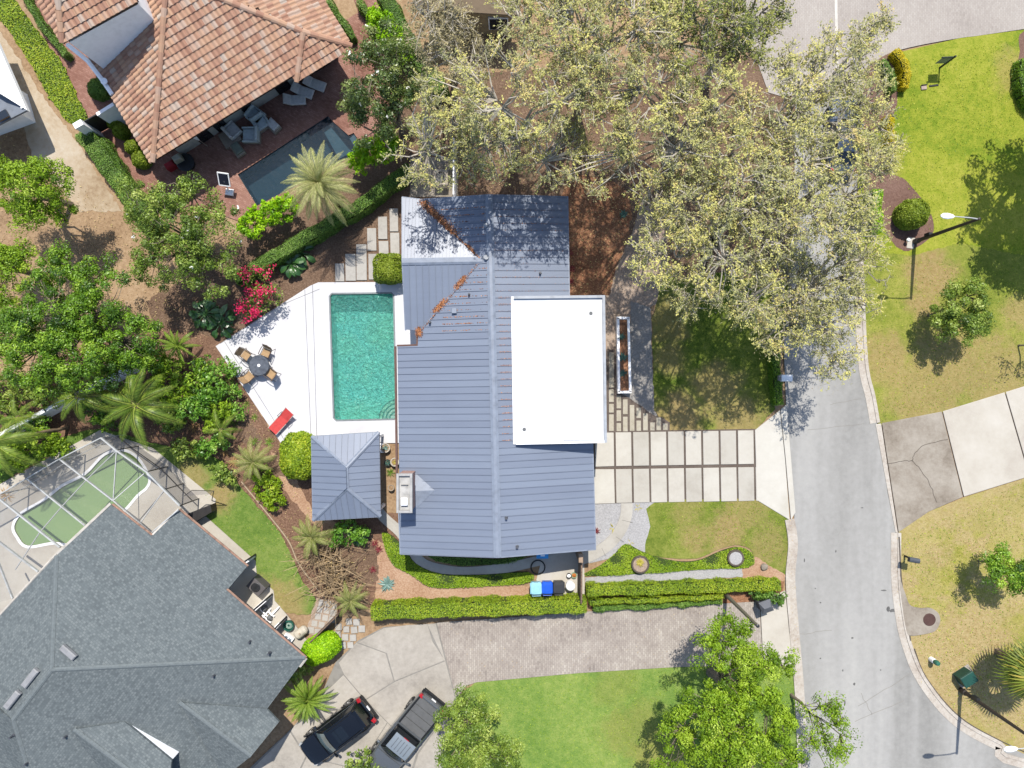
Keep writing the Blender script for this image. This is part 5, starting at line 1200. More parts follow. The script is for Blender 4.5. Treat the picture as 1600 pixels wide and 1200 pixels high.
def clipped(name, label, px, py, rx, ry, h, kind, sq=2.6, size=.05, n=9000, rot=0.0, cat='shrub', group=None, zc=None):
    """clipped topiary: solid dark heart and a dense skin of leaves over a rounded shape"""
    z = zc or h; c = W(px, py, z * .7); s = (CAM_H - z * .7) / FPX; rx, ry = rx * s, ry * s
    t = thing(name, label, cat, (c.x, c.y, 0), 0, group)
    d = norm(RNG.normal(size=(n, 3))); d[:, 2] = np.abs(d[:, 2])
    k = (np.abs(d) ** sq).sum(1) ** (-1 / sq); lump = 1 + 0.03 * np.sin(d[:, 0] * 9 + d[:, 1] * 7) + RNG.normal(0, .025, n)
    P = d * (k * lump)[:, None] * np.array([rx, ry, h * .62]); cr, sr = math.cos(rot), math.sin(rot)
    nn = d / np.array([rx, ry, h]); 
    P = np.stack([P[:, 0] * cr - P[:, 1] * sr + c.x, P[:, 0] * sr + P[:, 1] * cr + c.y, P[:, 2] + h * .38], 1); nn = norm(np.stack([nn[:, 0] * cr - nn[:, 1] * sr, nn[:, 0] * sr + nn[:, 1] * cr, nn[:, 2]], 1))
    m = n // 4; low = P[:m].copy(); low[:, 2] = RNG.uniform(.03, h * .4, m); low[:, :2] = np.array([c.x, c.y]) + (low[:, :2] - np.array([c.x, c.y])) / np.maximum(1e-6, np.linalg.norm((low[:, :2] - np.array([c.x, c.y])) / np.array([max(rx, ry)] * 2), axis=1, keepdims=True)) * (.98 if abs(rx - ry) < .2 * rx else .6)
    A = np.concatenate([P, low]); NN = np.concatenate([nn, nn[:m]])
    tone = np.clip(.5 + .16 * np.sin(A[:, 0] * 3.1) * np.cos(A[:, 1] * 2.7) + RNG.normal(0, .2, len(A)), 0, 1)
    put('foliage', leaf_mesh('foliage', A, RNG.uniform(size * .7, size * 1.3, len(A)), tone, .6, .3, .55, nrm=NN), t, LF[kind])
    mb = MB(); loops = []
    for f, hz in ((.9, .02), (.94, h * .4), (.8, h * .75), (.4, h * .92)): 
        loops.append([(c.x + (math.cos(a) * rx * cr - math.sin(a) * ry * sr) * f, c.y + (math.cos(a) * rx * sr + math.sin(a) * ry * cr) * f, hz) for a in np.linspace(0, 6.2832, 16, endpoint=False)])
    mb.loft(loops); mb.build('heart', M_heart, t)
    return t
def hedge(label, px, w, h, kind, dens=760, size=.036, name='hedge', group=None, top_var=.05, cat='hedge', tone_k=0.16):
    pts = [W(*p, h) for p in px]; n_ = len(pts); t = thing(name, label, cat, (pts[0].x, pts[0].y, 0), 0, group)
    P, NN = [], []
    for a, b_ in zip(pts[:-1], pts[1:]):
        d = b_ - a; Ld = d.length; u = d.normalized(); nr = Vector((-u.y, u.x, 0))
        k = int(Ld * (w + 2 * h) * dens); s_ = RNG.random(k) * (w + 2 * h); x = RNG.random(k) * Ld
        lump = .05 * np.sin(x * 2.3 + s_) + .04 * np.sin(x * 5.1) + RNG.normal(0, .025, k)
        side = np.where(s_ < h, -1, np.where(s_ > h + w, 1, 0)); off = np.where(side == 0, s_ - h - w / 2, side * (w / 2 + lump)); zz_ = np.where(s_ < h, s_, np.where(s_ > h + w, s_ - h - w, h + lump * 1.2))
        edge = np.clip((np.abs(off) - w / 2 + .12) / .12, 0, 1); zz_ = np.where(side == 0, zz_ - edge * .05, zz_)
        P.append(np.stack([a.x + u.x * x + nr.x * off, a.y + u.y * x + nr.y * off, zz_], 1)); v = np.stack([nr.x * side, nr.y * side, (side == 0) * 1.0], 1); NN.append(v)
    for e_, sg in ((0, -1), (-1, 1)):
        u = (pts[1] - pts[0]).normalized() if e_ == 0 else (pts[-1] - pts[-2]).normalized(); nr = Vector((-u.y, u.x, 0)); k = int(w * h * dens); o_ = RNG.uniform(-w / 2, w / 2, k); z_ = RNG.uniform(0, h, k); q = pts[e_]
        P.append(np.stack([q.x + nr.x * o_ + u.x * sg * RNG.normal(0.02, .02, k), q.y + nr.y * o_ + u.y * sg * RNG.normal(.02, .02, k), z_], 1)); NN.append(np.tile([u.x * sg, u.y * sg, .2], (k, 1)))
    P = np.concatenate(P); NN = np.concatenate(NN)
    tone = np.clip(.5 + tone_k * np.sin(P[:, 0] * 1.3 + 1) * np.cos(P[:, 1] * 1.9 + P[:, 0] * .7) + RNG.normal(0, .2, len(P)), 0, 1)
    put('foliage', leaf_mesh('foliage', P, RNG.uniform(size * .7, size * 1.35, len(P)), tone, .6, .25, .42, nrm=NN), t, LF[kind])
    mb = MB(); loops = []
    for i, p in enumerate(pts):
        d = (pts[min(i + 1, n_ - 1)] - pts[max(i - 1, 0)]).normalized(); nr = Vector((-d.y, d.x, 0)) * (w / 2 - .06)
        loops.append([p - nr - Vector((0, 0, h - .02)), p + nr - Vector((0, 0, h - .02)), p + nr - Vector((0, 0, .1)), p - nr - Vector((0, 0, .1))])
    mb.loft(loops); mb.build('heart', M_heart, t)
    return t
# hedges
hedge('long clipped boundary hedge behind the wheelie bins', [(580, 958), (700, 954), (830, 950), (916, 947)], 0.82, 1.3, 'hedge')
hedge('broad front hedge along the pale gravel path', [(918, 924), (1010, 921.5), (1120, 918), (1220, 915)], 0.62, 0.9, 'hedge')
hedge('thin lower hedge below the broad front hedge', [(922, 942), (1020, 938.5), (1131, 932.5)], 0.26, 0.75, 'hedge')
hedge('dark straggling hedge along the paver driveway', [(928, 951), (1000, 948.5), (1060, 944.5), (1128, 940)], 0.3, 0.45, 'hedge_dk', size=.045)
hedge('dark clipped hedge running diagonally past the date palm', [(366, 436), (420, 404), (480, 368), (560, 322), (640, 262)], 0.75, 1.2, 'hedge_dk')
hedge('clipped hedge along the sandy track below the gate wall', [(128, 205), (160, 250), (210, 318), (240, 360)], 1.05, 1.1, 'hedge_dk')
hedge('thin clipped hedge edging the brick path', [(158, 217), (182, 254), (215, 312)], 0.3, 0.8, 'hedge_dk')
hedge('thin hedge along the upper brick path beside the tower', [(30, -20), (60, 34), (102, 86)], 0.35, 0.7, 'hedge_dk')
hedge('narrow hedge beside the villa north eave', [(512, 0), (536, 34), (552, 58)], 0.35, 0.8, 'hedge_dk')
hedge('narrow hedge on the far side of the brick walk', [(560, 0), (578, 26), (596, 44)], 0.35, 0.8, 'hedge_dk')
hedge('tall dark hedge between lime bush and moss oak', [(596, -20), (622, 34), (655, 92), (690, 140)], 0.9, 1.6, 'hedge_dk')
hedge('curved dark hedge at the cross street corner', [(1378, 94), (1390, 108), (1396, 126), (1396, 142)], 0.3, 0.7, 'hedge_dk')
hedge('golden clipped hedge curving beside the turf corner', [(1399, 78), (1411, 92), (1418, 110), (1416, 136)], 0.42, 0.7, 'hedge_gold', size=.034)
hedge('golden clipped hedge strip along the street turf', [(1390, 180), (1393, 205), (1394, 258)], 0.42, 0.6, 'hedge_gold', size=.034)
hedge('bright green clipped hedge block at the street edge under the oak', [(1371, 296), (1371.5, 330), (1372, 362)], 0.62, 0.9, 'lime')
hedge('low green hedge along the street above the white mailbox', [(1212, 548), (1215, 590), (1218, 632)], 0.5, 0.8, 'deep')
hedge('round bed hedge at the far turf edge', [(1605, 92), (1602, 120), (1608, 145), (1622, 165)], 0.7, 0.8, 'deep')
# clipped bushes
clipped('clipped_bush', 'square clipped bush at the house corner beside the pool deck', 607, 419, 23, 22, 1.5, 'bush', 5.0)
clipped('round_bush', 'large lime green round bush beside the pavilion', 466, 713, 30, 36, 1.9, 'hedge', 2.6, .07, 12000)
clipped('round_bush', 'dark green clipped ball bush in the bark bed by the lamp', 1431, 332, 22.5, 22.5, 1.6, 'bush', 2.3)
clipped('round_bush', 'lime green oval bush behind the low wooden fence', 500, 1015, 30, 21, 1.5, 'lime', 2.8, .06, 9000, R(28))
for i, (px, py, r, lab) in enumerate(((176, 190, 10, 'clipped ball bush just inside the gate wall'), (186, 203, 11, 'clipped ball bush second from the gate wall'), (205, 228, 11, 'clipped ball bush halfway along the villa wall'), (218, 248, 13, 'clipped ball bush nearest the villa corner'), (152, 137, 16, 'dark clipped bush under the villa gutter'))):
    clipped('ball_bush', lab, px, py, r, r, 0.9, 'bush' if i < 4 else 'hedge_dk', 2.4, .05, 2600, group='ball bushes along the villa')
# lime shrubs round the dark pool
shrub('lime_shrub', 'lime shrub row between dark pool and diagonal hedge', [(395, 350, 22, 1.4), (420, 335, 24, 1.5), (445, 325, 22, 1.4)], 'lime', per=70, dens=60)
shrub('lime_shrub', 'lime shrub under the date palm beside the pool end', [(575, 240, 24, 1.7), (600, 230, 24, 1.7), (560, 255, 18, 1.3)], 'lime', per=70, dens=60)
shrub('lime_shrub', 'lime shrub behind the magnolia at the brick walk', [(594, 40, 22, 1.7), (612, 62, 22, 1.7), (628, 84, 16, 1.5), (585, 25, 14, 1.4)], 'lime', per=70, dens=60)
shrub('bougainvillea', 'magenta flowering bougainvillea at the pool deck edge', [(410, 440, 22, 1.3), (405, 470, 26, 1.2), (425, 462, 18, 1.2), (390, 485, 16, .9)], 'olive', per=26, dens=40, size=.07, flowers='red', fl_n=60)
shrub('fern_bed', 'lacy green fern clump spreading below the pavilion path', [(420, 762, 18, .5), (428, 782, 16, .5), (410, 745, 14, .5)], 'cover', per=70, dens=60, stems=False, cat='plant')
shrub('leafy_shrub', 'dark leafy shrub in shade under the pavilion eave', [(540, 830, 20, .7), (565, 832, 16, .7), (525, 842, 14, .6)], 'tropic', per=26, dens=50, size=.11, cat='plant')
for i, (bl, kind, lab) in enumerate((
    ([(300, 640, 26, 1.4), (325, 620, 22, 1.3)], 'tropic', 'leafy tropical shrub between palm and pool deck corner'),
    ([(330, 590, 22, 1.2), (345, 610, 18, 1.0)], 'tropic', 'leafy shrub touching the western deck corner'),
    ([(260, 600, 26, 1.5), (280, 620, 22, 1.4)], 'bright', 'bright shrub clump near the palm crown above the wall'),
    ([(30, 710, 26, 1.2), (70, 690, 26, 1.3), (95, 700, 20, 1.0)], 'bright', 'bright shrub row below the white boundary wall'),
    ([(10, 640, 30, 1.2), (-10, 600, 26, 1.3)], 'olive', 'olive shrub at the outer end of the boundary wall'),
    ([(70, 615, 28, 1.4), (40, 600, 24, 1.2), (110, 610, 20, 1.4)], 'olive', 'olive shrub behind the white wall by the big tree'),
    ([(230, 560, 24, 2.0), (215, 545, 20, 2.2)], 'deep', 'deep green shrub between big tree and cycad'),
    ([(560, 1198, 26, 1.2), (585, 1210, 20, 1.0)], 'olive', 'small shrub on the court between the two cars'),
    ([(455, 1055, 14, .7), (478, 1040, 12, .6)], 'olive', 'low shrub at the shingle house corner below the oval bush'),
    ([(285, 700, 18, .8), (310, 705, 16, .7)], 'olive', 'low olive shrub along the back lawn below the bright shrub'),
    ([(345, 640, 20, 1.0), (335, 660, 18, 1.0)], 'bright', 'bright leafy shrub beside the hollow log'),
    ([(310, 600, 22, 1.3), (318, 575, 20, 1.2)], 'deep', 'deep green shrub beside the cycad trunk'),
    ([(362, 585, 10, .6), (352, 572, 12, .7)], 'tropic', 'small leafy shrub crowding the deck corner tuft'),
    ([(255, 640, 22, 1.2), (275, 660, 20, 1.1)], 'olive', 'olive shrub in the shade of the bright palm'),
    ([(150, 640, 22, 1.2), (170, 655, 18, 1.0)], 'deep', 'deep green shrub between the two tall feather palms'),
    ([(325, 700, 18, .9), (345, 690, 16, .8)], 'tropic', 'leafy shrub at the foot of the thin palm'),
    ([(345, 735, 15, .7), (362, 748, 12, .6)], 'olive', 'olive shrub on the lawn edge by the timber edging'),
    ([(270, 580, 20, 1.4), (250, 565, 20, 1.5)], 'bright', 'bright shrub between cycad and deep green shrub'),
    ([(60, 665, 22, .9), (20, 690, 20, .9), (-5, 720, 22, 1)], 'tropic', 'tropical shrub row inside the white boundary wall'),
    ([(1215, 935, 12, .5), (1198, 930, 12, .5), (1180, 929, 10, .5)], 'hedge_dk', 'straggling low plants at the street end of the front hedge'),
    ([(1165, 1020, 12, 1.5), (1170, 1030, 8, 1.2)], 'purple', 'reddish shrub poking out beside the big leafy tree'),
    ([(370, 640, 14, .6), (365, 610, 12, .6)], 'tropic', 'green clump beside the western pool deck edge'),
    )): shrub('leafy_shrub', lab, bl, kind, per=44, dens=56, size=.085, cl=(.18, .18, .16))
# ground cover: low carpets of leaves
def carpet(label, px, h, kind, dens=1000, size=.036):
    pts = [G(*p) for p in px]; xs, ys = [p[0] for p in pts], [p[1] for p in pts]; A = abs(area2(pts)); n = int(A * dens * (max(xs) - min(xs)) * (max(ys) - min(ys)) / A)
    X = RNG.uniform(min(xs), max(xs), n); Y = RNG.uniform(min(ys), max(ys), n); k = np.array([inpoly(x, y, pts) for x, y in zip(X, Y)]); X, Y = X[k], Y[k]
    Zz = h * (.55 + .3 * np.sin(X * 2.1 + .6) * np.cos(Y * 2.6) + RNG.normal(0, .08, len(X)))
    me = leaf_mesh('groundcover', np.stack([X, Y, np.maximum(Zz, .1)], 1), RNG.uniform(size * .7, size * 1.35, len(X)), np.clip(.5 + .18 * np.sin(X * 1.1) * np.cos(Y * 1.7) + RNG.normal(0, .2, len(X)), 0, 1), .6, 1.2, .5)
    o = put('groundcover', me, None, LF[kind]); o['kind'] = 'stuff'; o['label'] = label
    mb = MB(); mb.prism([(sum(xs) / len(xs) + (x - sum(xs) / len(xs)) * .985, sum(ys) / len(ys) + (y - sum(ys) / len(ys)) * .985) for x, y in pts], 0.0, h * .4)
    o2 = mb.build('groundcover_bed', M_heart); o2['kind'] = 'structure'
carpet('lime ground cover bed curving below the front lawn', smooth_poly([(914, 899), (935, 884), (958, 866), (976, 849), (1000, 860), (1030, 871), (1065, 877), (1095, 874), (1125, 861), (1150, 854), (1170, 859), (1178, 874), (1168, 886), (1110, 888), (1010, 895)], 3), .3, 'cover')
carpet('lime ground cover strip around the curved side path', smooth_poly([(598, 832), (612, 836), (634, 858), (650, 880), (690, 896), (760, 897), (826, 893), (830, 908), (780, 914), (700, 918), (668, 914), (648, 900), (618, 884), (604, 862)], 3), .3, 'cover')
carpet('ground cover in shade below the south eave', [(668, 868), (780, 873), (826, 868), (800, 880), (720, 884), (680, 876)], .22, 'hedge_dk', 600)
carpet('rough green strip beside the sandy track', ragged([(16, -10), (56, 45), (99, 98), (121, 150), (138, 182), (122, 198), (103, 187), (78, 152), (51, 102), (18, 52), (-30, -5)], 2), .16, 'hedge', 420, .045)

# grass tufts scattered through the lawns so the turf is not a flat sheet
def tufts(label, px, n, kind, size=.05, hh=.05):
    pts = [G(*p) for p in px]; xs, ys = [p[0] for p in pts], [p[1] for p in pts]
    X = RNG.uniform(min(xs), max(xs), n); Y = RNG.uniform(min(ys), max(ys), n); k = np.array([inpoly(x, y, pts) for x, y in zip(X, Y)]); X, Y = X[k], Y[k]
    me = leaf_mesh('weeds', np.stack([X, Y, RNG.uniform(.04, hh + .06, len(X))], 1), RNG.uniform(size * .6, size * 1.4, len(X)), RNG.random(len(X)), .35, .9, .8)
    o = put('weeds', me, None, LF[kind]); o['kind'] = 'stuff'; o['label'] = label
tufts('fallen dry leaves and twigs over the north mulch bed', [(640, 200), (1010, 120), (985, 380), (950, 460), (889, 460), (889, 300), (640, 300)], 9000, 'dry', .05)
tufts('leaf scraps over the earth of the bare lot', [(0, 200), (190, 330), (330, 520), (240, 700), (0, 640)], 5000, 'dry', .05)
tufts('scattered scraps over the red brown planting bed', [(345, 548), (440, 696), (490, 800), (600, 850), (585, 945), (490, 950), (430, 835), (330, 720)], 4200, 'dry', .045)
tufts('dead leaves in the dry verge', [(1410, 860), (1600, 800), (1600, 1150), (1450, 1050)], 2500, 'dry', .05)

for lab, px, n, kind, sz in (('darker grass clumps and weeds through the lush verge turf', [(1400, 100), (1590, 60), (1600, 400), (1460, 380), (1400, 260)], 9000, 'hedge', .045),
    ('grass clumps through the worn verge turf', [(1350, 400), (1600, 410), (1600, 600), (1470, 638), (1372, 658)], 7000, 'hedge', .045),
    ('coarse weeds through the dry verge turf', [(1406, 840), (1600, 752), (1600, 1160), (1490, 1110), (1420, 990)], 8000, 'hedge', .05),
    ('grass clumps through the bright court turf', [(750, 1068), (1040, 1046), (1240, 1046), (1240, 1200), (700, 1200)], 12000, 'cover', .04),
    ('grass clumps through the low front turf', [(1024, 788), (1178, 783), (1228, 812), (1228, 885), (1150, 848), (1050, 868)], 4000, 'cover', .04),
    ('grass clumps through the back turf', [(300, 712), (345, 725), (440, 838), (490, 940), (430, 945), (335, 830)], 4000, 'cover', .04)):
    tufts(lab, px, n, kind, sz, .03)

for lab, px in (('dry leaves gathered in the gutter on the house side of the street', [(1226, 812), (1238, 812), (1246, 1000), (1262, 1200), (1246, 1200), (1236, 1000)]), ('dry leaves gathered along the verge side gutter', [(1390, 835), (1404, 835), (1412, 950), (1448, 1060), (1500, 1120), (1490, 1128), (1434, 1064), (1400, 960)]), ('oak leaf litter scattered over the street under the canopy', [(1240, 340), (1340, 340), (1352, 560), (1300, 620), (1228, 600)]), ('stray leaves on the paver driveway', [(690, 980), (1180, 945), (1185, 1032), (740, 1060)])):
    tufts(lab, px, 1500, 'dry', .035, .06)

# ------------------------------------------------------------ palms and big-leaved plants: each frond is a piece
def tone_mesh(name, vs, fs, tone, mat):
    me = bpy.data.meshes.new(name); me.from_pydata([tuple(v) for v in vs], [], fs)
    a = me.attributes.new('tone', 'FLOAT', 'FACE'); a.data.foreach_set('value', np.clip(np.array(tone, dtype=np.float32), 0, 1)); me.materials.append(mat); me.update(); return me
def frond_mesh(name, L_, rise, droop, lw, n, mat, fold=0.35, tone=.5, ww=.03, tip=.25, fwd=.75):
    """feather frond: curved midrib along +x with leaflets on both sides"""
    vs, fs, tn = [], [], []
    def sp(t): return Vector((L_ * (t - .18 * droop * t * t), 0, L_ * (rise * t - droop * t * t)))
    mids = [sp(t) for t in np.linspace(0, 1, 9)]
    for i in range(8):
        a, b_ = mids[i], mids[i + 1]; w0, w1 = .028 * (1 - i / 8.5) + .004, .028 * (1 - (i + 1) / 8.5) + .004; k = len(vs)
        vs += [a + Vector((0, w0, 0)), b_ + Vector((0, w1, 0)), b_ + Vector((0, 0, .02)), a + Vector((0, 0, .025)), b_ - Vector((0, w1, 0)), a - Vector((0, w0, 0))]; fs += [(k, k + 1, k + 2, k + 3), (k + 3, k + 2, k + 4, k + 5)]; tn += [.95, .95]
    for j in range(n):
        t = .1 + .9 * j / n; p = sp(t); d = (sp(min(1, t + .02)) - sp(t - .02)).normalized()
        ll = lw * (math.sin(math.pi * (.16 + .80 * t)) ** .7) * random.uniform(.85, 1.1) * (1 if t < .9 else .7)
        for sg in (-1, 1):
            out = (Vector((0, sg, -fold)) + d * fwd * (.6 + t * .8)).normalized(); q = p + out * ll + Vector((0, 0, -.10 * ll)); m = p + out * ll * .45 + Vector((0, 0, .02))
            side = d * ww * .5; k = len(vs); vs += [p, m - side, q, m + side]; fs.append((k, k + 1, k + 2, k + 3)); tn.append(tone + random.gauss(0, .16) + .12 * t)
    return tone_mesh(name, vs, fs, tn, mat)
PF = {
 'date': leaf_mat('date_palm_frond', [C(96, 108, 62), C(142, 150, 90), C(176, 178, 116), C(206, 202, 148)], .5, .25, gain=1.65),
 'queen': leaf_mat('feather_palm_frond', [C(48, 74, 26), C(84, 112, 36), C(122, 146, 54), C(168, 182, 84)], .45, .3, gain=1.65),
 'cycad': leaf_mat('cycad_frond', [C(64, 96, 26), C(96, 130, 36), C(130, 160, 54), C(166, 186, 90)], .45, .3, gain=1.65),
 'pygmy': leaf_mat('small_palm_frond', [C(86, 100, 48), C(124, 138, 66), C(154, 162, 92), C(190, 188, 130)], .5, .3, gain=1.65),
 'fan': leaf_mat('fan_palm_leaf', [C(70, 92, 36), C(110, 130, 48), C(146, 156, 62), C(200, 172, 84)], .5, .3, gain=1.65),
 'dead': leaf_mat('brown_frond', [C(120, 86, 52), C(164, 128, 84), C(196, 160, 112), C(210, 180, 140)], .8, .15, gain=1.65),
 'paddle': leaf_mat('paddle_leaf', [C(28, 62, 30), C(48, 88, 44), C(76, 118, 62), C(130, 160, 110)], .3, .2, .6, gain=1.65),
 'agave': leaf_mat('agave_leaf', [C(66, 96, 96), C(96, 128, 126), C(130, 158, 152), C(176, 194, 186)], .5, .1, gain=1.65),
 'agave_dk': leaf_mat('dark_agave_leaf', [C(30, 62, 58), C(50, 84, 78), C(76, 108, 100), C(120, 146, 136)], .5, .1, gain=1.65),
 'yucca': leaf_mat('yellow_spiky_leaf', [C(120, 124, 50), C(164, 160, 66), C(206, 190, 90), C(226, 214, 120)], .6, .2, gain=1.65),
 'tuft': leaf_mat('tuft_blade', [C(70, 104, 30), C(104, 140, 44), C(140, 170, 66), C(176, 190, 96)], .5, .3, gain=1.65),
 'cord': leaf_mat('red_blade', [C(90, 34, 44), C(130, 52, 60), C(160, 84, 84)], .5, .2, gain=1.65),
}
FR = {}
for key, args in {'date': (2.75, .62, .75, .42, 46, .35, .5, .05), 'queen': (2.9, .5, .85, .62, 46, .5, .5, .06), 'cycad': (1.7, .55, .6, .22, 40, .3, .5, .045), 'pygmy': (1.9, .6, .8, .36, 34, .4, .5, .045), 'dead': (1.8, .1, .7, .3, 24, .4, .5, .05)}.items():
    L_, rise, dr, lw, n_, fo, tn_, ww = args
    FR[key] = [frond_mesh('frond', L_ * (1 + .06 * i), rise * (1 - .12 * i), dr * (1 + .1 * i), lw, n_, PF[key], fo, tn_ + .06 * (i - 1), ww) for i in range(3)]
def blade_mesh(name, L_, w, rise, droop, mat, cup=.3, seg=6, petiole=0.0, shape='point', tone=.5):
    vs, fs, tn = [], [], []
    for i in range(seg + 1):
        t = i / seg; x = L_ * t * (1 - .15 * droop * t); z = L_ * (rise * t - droop * t * t)
        tt = max(0, (t - petiole) / (1 - petiole)) if petiole else t
        ww = w * (.16 if petiole and t < petiole else ((1 - tt ** 2.2) * (.55 + .45 * math.sin(math.pi * min(1, tt * 1.3))) if shape == 'point' else max(.05, math.sin(math.pi * (.08 + .9 * tt)) ** .7)))
        if i == seg: ww = .006
        vs += [Vector((x, ww / 2, z + cup * ww * .5)), Vector((x, 0, z)), Vector((x, -ww / 2, z + cup * ww * .5))]
        if i: k = 3 * i; fs += [(k - 3, k, k + 1, k - 2), (k - 2, k + 1, k + 2, k - 1)]; tn += [tone + .1 * t, tone - .08 + .1 * t]
    return tone_mesh(name, vs, fs, tn, mat)
BL = {'paddle': [blade_mesh('leaf', 1.25 + .15 * i, .42, .85 - .15 * i, .8, PF['paddle'], .35, 8, .4, 'paddle', .35 + .2 * i) for i in range(3)],
      'agave': [blade_mesh('leaf', .72, .2, .42, .25, PF['agave'], .5)], 'agave_dk': [blade_mesh('leaf', .5, .15, .42, .3, PF['agave_dk'], .5)],
      'yucca': [blade_mesh('leaf', .5, .09, .6, .5, PF['yucca'], .4)], 'straw': [blade_mesh('leaf', .8, .05, .8, .9, PF['dead'], .3)], 'tuft': [blade_mesh('leaf', .62, .05, .9, 1.0, PF['tuft'], .3, tone=.3 + .2 * i) for i in range(2)], 'cord': [blade_mesh('leaf', .4, .07, .8, .7, PF['cord'], .4)]}
def rosette(name, label, cat, px, py, key, n, s=1.0, z=0.0, tilts=(0.0, 1.0), group=None, meshes=BL, piece='leaf', trunk=None, dz=0.0):
    """leaves or fronds set in a spiral round one crown"""
    c = W(px, py, z); base = c if trunk is None else W(*trunk, 0)
    t = thing(name, label, cat, (base.x, base.y, 0 if trunk is not None or z == 0 else z), 0, group)
    loc = Vector((base.x, base.y, t.matrix_basis.translation.z))
    for i in range(n):
        a = i * 2.39996 + random.uniform(-.15, .15); f = i / max(1, n - 1); tl = tilts[0] + (tilts[1] - tilts[0]) * (1 - f) + random.gauss(0, .06)
        o = bpy.data.objects.new(piece, random.choice(meshes[key])); COL.objects.link(o)
        sc = s * random.uniform(.86, 1.08) * (1 - .18 * f)
        place_local(o, t, Matrix.Translation(c - loc + Vector((0, 0, dz))) @ Matrix.Rotation(a, 4, 'Z') @ Matrix.Rotation(-tl, 4, 'Y') @ Matrix.Scale(sc, 4))
    return t, c, loc
def palm(label, px, py, z, key, n, s=1.0, trunk=None, tilts=(.9, -.35), rt=.16, name='palm_tree', cat='palm', group=None, dead=0):
    tb = trunk
    if tb is None: c = W(px, py, z); tb = (800 + c.x * FPX / CAM_H, 600 - c.y * FPX / CAM_H)
    t, c, loc = rosette(name, label, cat, px, py, key, n, s, z, (tilts[0], tilts[1]), group, FR, 'frond', tb)
    b_ = W(*tb, 0); k = 12; mb = MB()
    mb.tube([b_.lerp(c, i / k) + Vector((.03 * math.sin(i), .02 * math.cos(i * 1.7), -.05 if i == 0 else 0)) for i in range(k + 1)], [rt * (1.35 if i == 0 else 1.0 + (.12 if i % 2 else 0) + (.5 if i >= k - 1 else 0)) for i in range(k + 1)], 9)
    o = mb.build('trunk', plain('palm_trunk', C(160, 140, 116), .9, var=.3, scale=6), t)
    for i in range(dead):
        o = bpy.data.objects.new('frond', random.choice(FR['dead'])); COL.objects.link(o)
        place_local(o, t, Matrix.Translation(c - loc - Vector((0, 0, .15))) @ Matrix.Rotation(i * 2.1 + .4, 4, 'Z') @ Matrix.Rotation(.5, 4, 'Y') @ Matrix.Scale(s, 4))
        o['label'] = 'brown dead frond'
    return t
palm('grey green date palm leaning its crown over the dark pool', 500, 287, 4.2, 'date', 38, .95, None, (1.15, -.4), .26, dead=3)
palm('feather palm with a bright crown shaft above the green pool cage', 212, 633, 4.6, 'queen', 13, 1.0, None, (.75, -.25), .13)
palm('feather palm half behind the brighter palm by the boundary wall', 122, 618, 4.4, 'queen', 9, .85, None, (.7, -.35), .12)
palm('leaning feather palm whose trunk crosses the planting by the cage', -8, 690, 5.2, 'queen', 11, .95, (106, 668), (.6, -.3), .1)
palm('small feather palm at the end of the boundary wall', 28, 652, 2.6, 'queen', 8, .55, None, (.7, -.3), .09)
palm('cycad palm beside the dark paddle leaf clump', 278, 540, 1.6, 'cycad', 18, .82, None, (.9, -.2), .12, 'cycad', 'cycad')
palm('small yellow green palm on the mulch beside the back lawn', 396, 722, 1.5, 'pygmy', 18, .85, None, (1.0, -.3), .09, 'pygmy_palm', 'palm')
palm('small dry palm between the pavilion corner and the tangled shrub', 488, 838, 1.5, 'pygmy', 17, .85, None, (1.0, -.3), .09, 'pygmy_palm', 'palm')
palm('small palm at the hedge end beside the tangled shrub', 548, 938, 1.4, 'pygmy', 15, .75, None, (1.0, -.4), .09, 'pygmy_palm', 'palm')
palm('thin palm rising between deck bed and back lawn', 345, 672, 1.8, 'queen', 7, .55, None, (.6, -.4), .07, 'pygmy_palm', 'palm')
palm('dense sago cycad at the court beside the black car', 482, 1090, 1.1, 'cycad', 44, 1.05, None, (1.3, -.15), .2, 'sago_palm', 'cycad')
# fan palm at the far street corner
fan = []
for i in range(2):
    vs, fs, tn = [], [], []
    for k, a in enumerate(np.linspace(-1.15, 1.15, 15)):
        L_ = 1.05 * (1 - .12 * abs(a)); d = Vector((math.cos(a), math.sin(a), 0)); s_ = Vector((-d.y, d.x, 0)) * .05; b_ = Vector((.55, 0, .1)); k0 = len(vs)
        vs += [b_, b_ + d * L_ * .5 - s_ + Vector((0, 0, .04)), b_ + d * L_ + Vector((0, 0, -.22 - .1 * i)), b_ + d * L_ * .5 + s_ + Vector((0, 0, .04))]; fs.append((k0, k0 + 1, k0 + 2, k0 + 3)); tn.append(random.uniform(.1, .9))
    k0 = len(vs); vs += [Vector((0, .03, 0)), Vector((0, -.03, 0)), Vector((.56, -.02, .1)), Vector((.56, .02, .1))]; fs.append((k0, k0 + 1, k0 + 2, k0 + 3)); tn.append(.6)
    fan.append(tone_mesh('fan_leaf', vs, fs, tn, PF['fan']))
FR['fan'] = fan
palm('fan palm with a shaggy trunk at the street corner by the green box', 1620, 1053, 3.2, 'fan', 30, 1.5, (1557, 1018), (1.0, -.5), .2)
# paddle-leaf clumps
for px, py, n_, lab in ((322, 490, 26, 'dark glossy paddle leaf clump behind the deck corner'), (455, 412, 24, 'glossy paddle leaf clump beside the bougainvillea'), (345, 505, 14, 'low paddle leaf clump at the deck point'), (470, 395, 12, 'small paddle leaf clump against the diagonal hedge')):
    rosette('paddle_plant', lab, 'plant', px, py, 'paddle', n_, 1.0, 0.25, (.35, -.6))
for px, py, lab in ((560, 838, 'paddle leaf plant in front of the pavilion south eave'),):
    rosette('paddle_plant', lab, 'plant', px, py, 'paddle', 16, .6, 0.15, (.3, -.5))
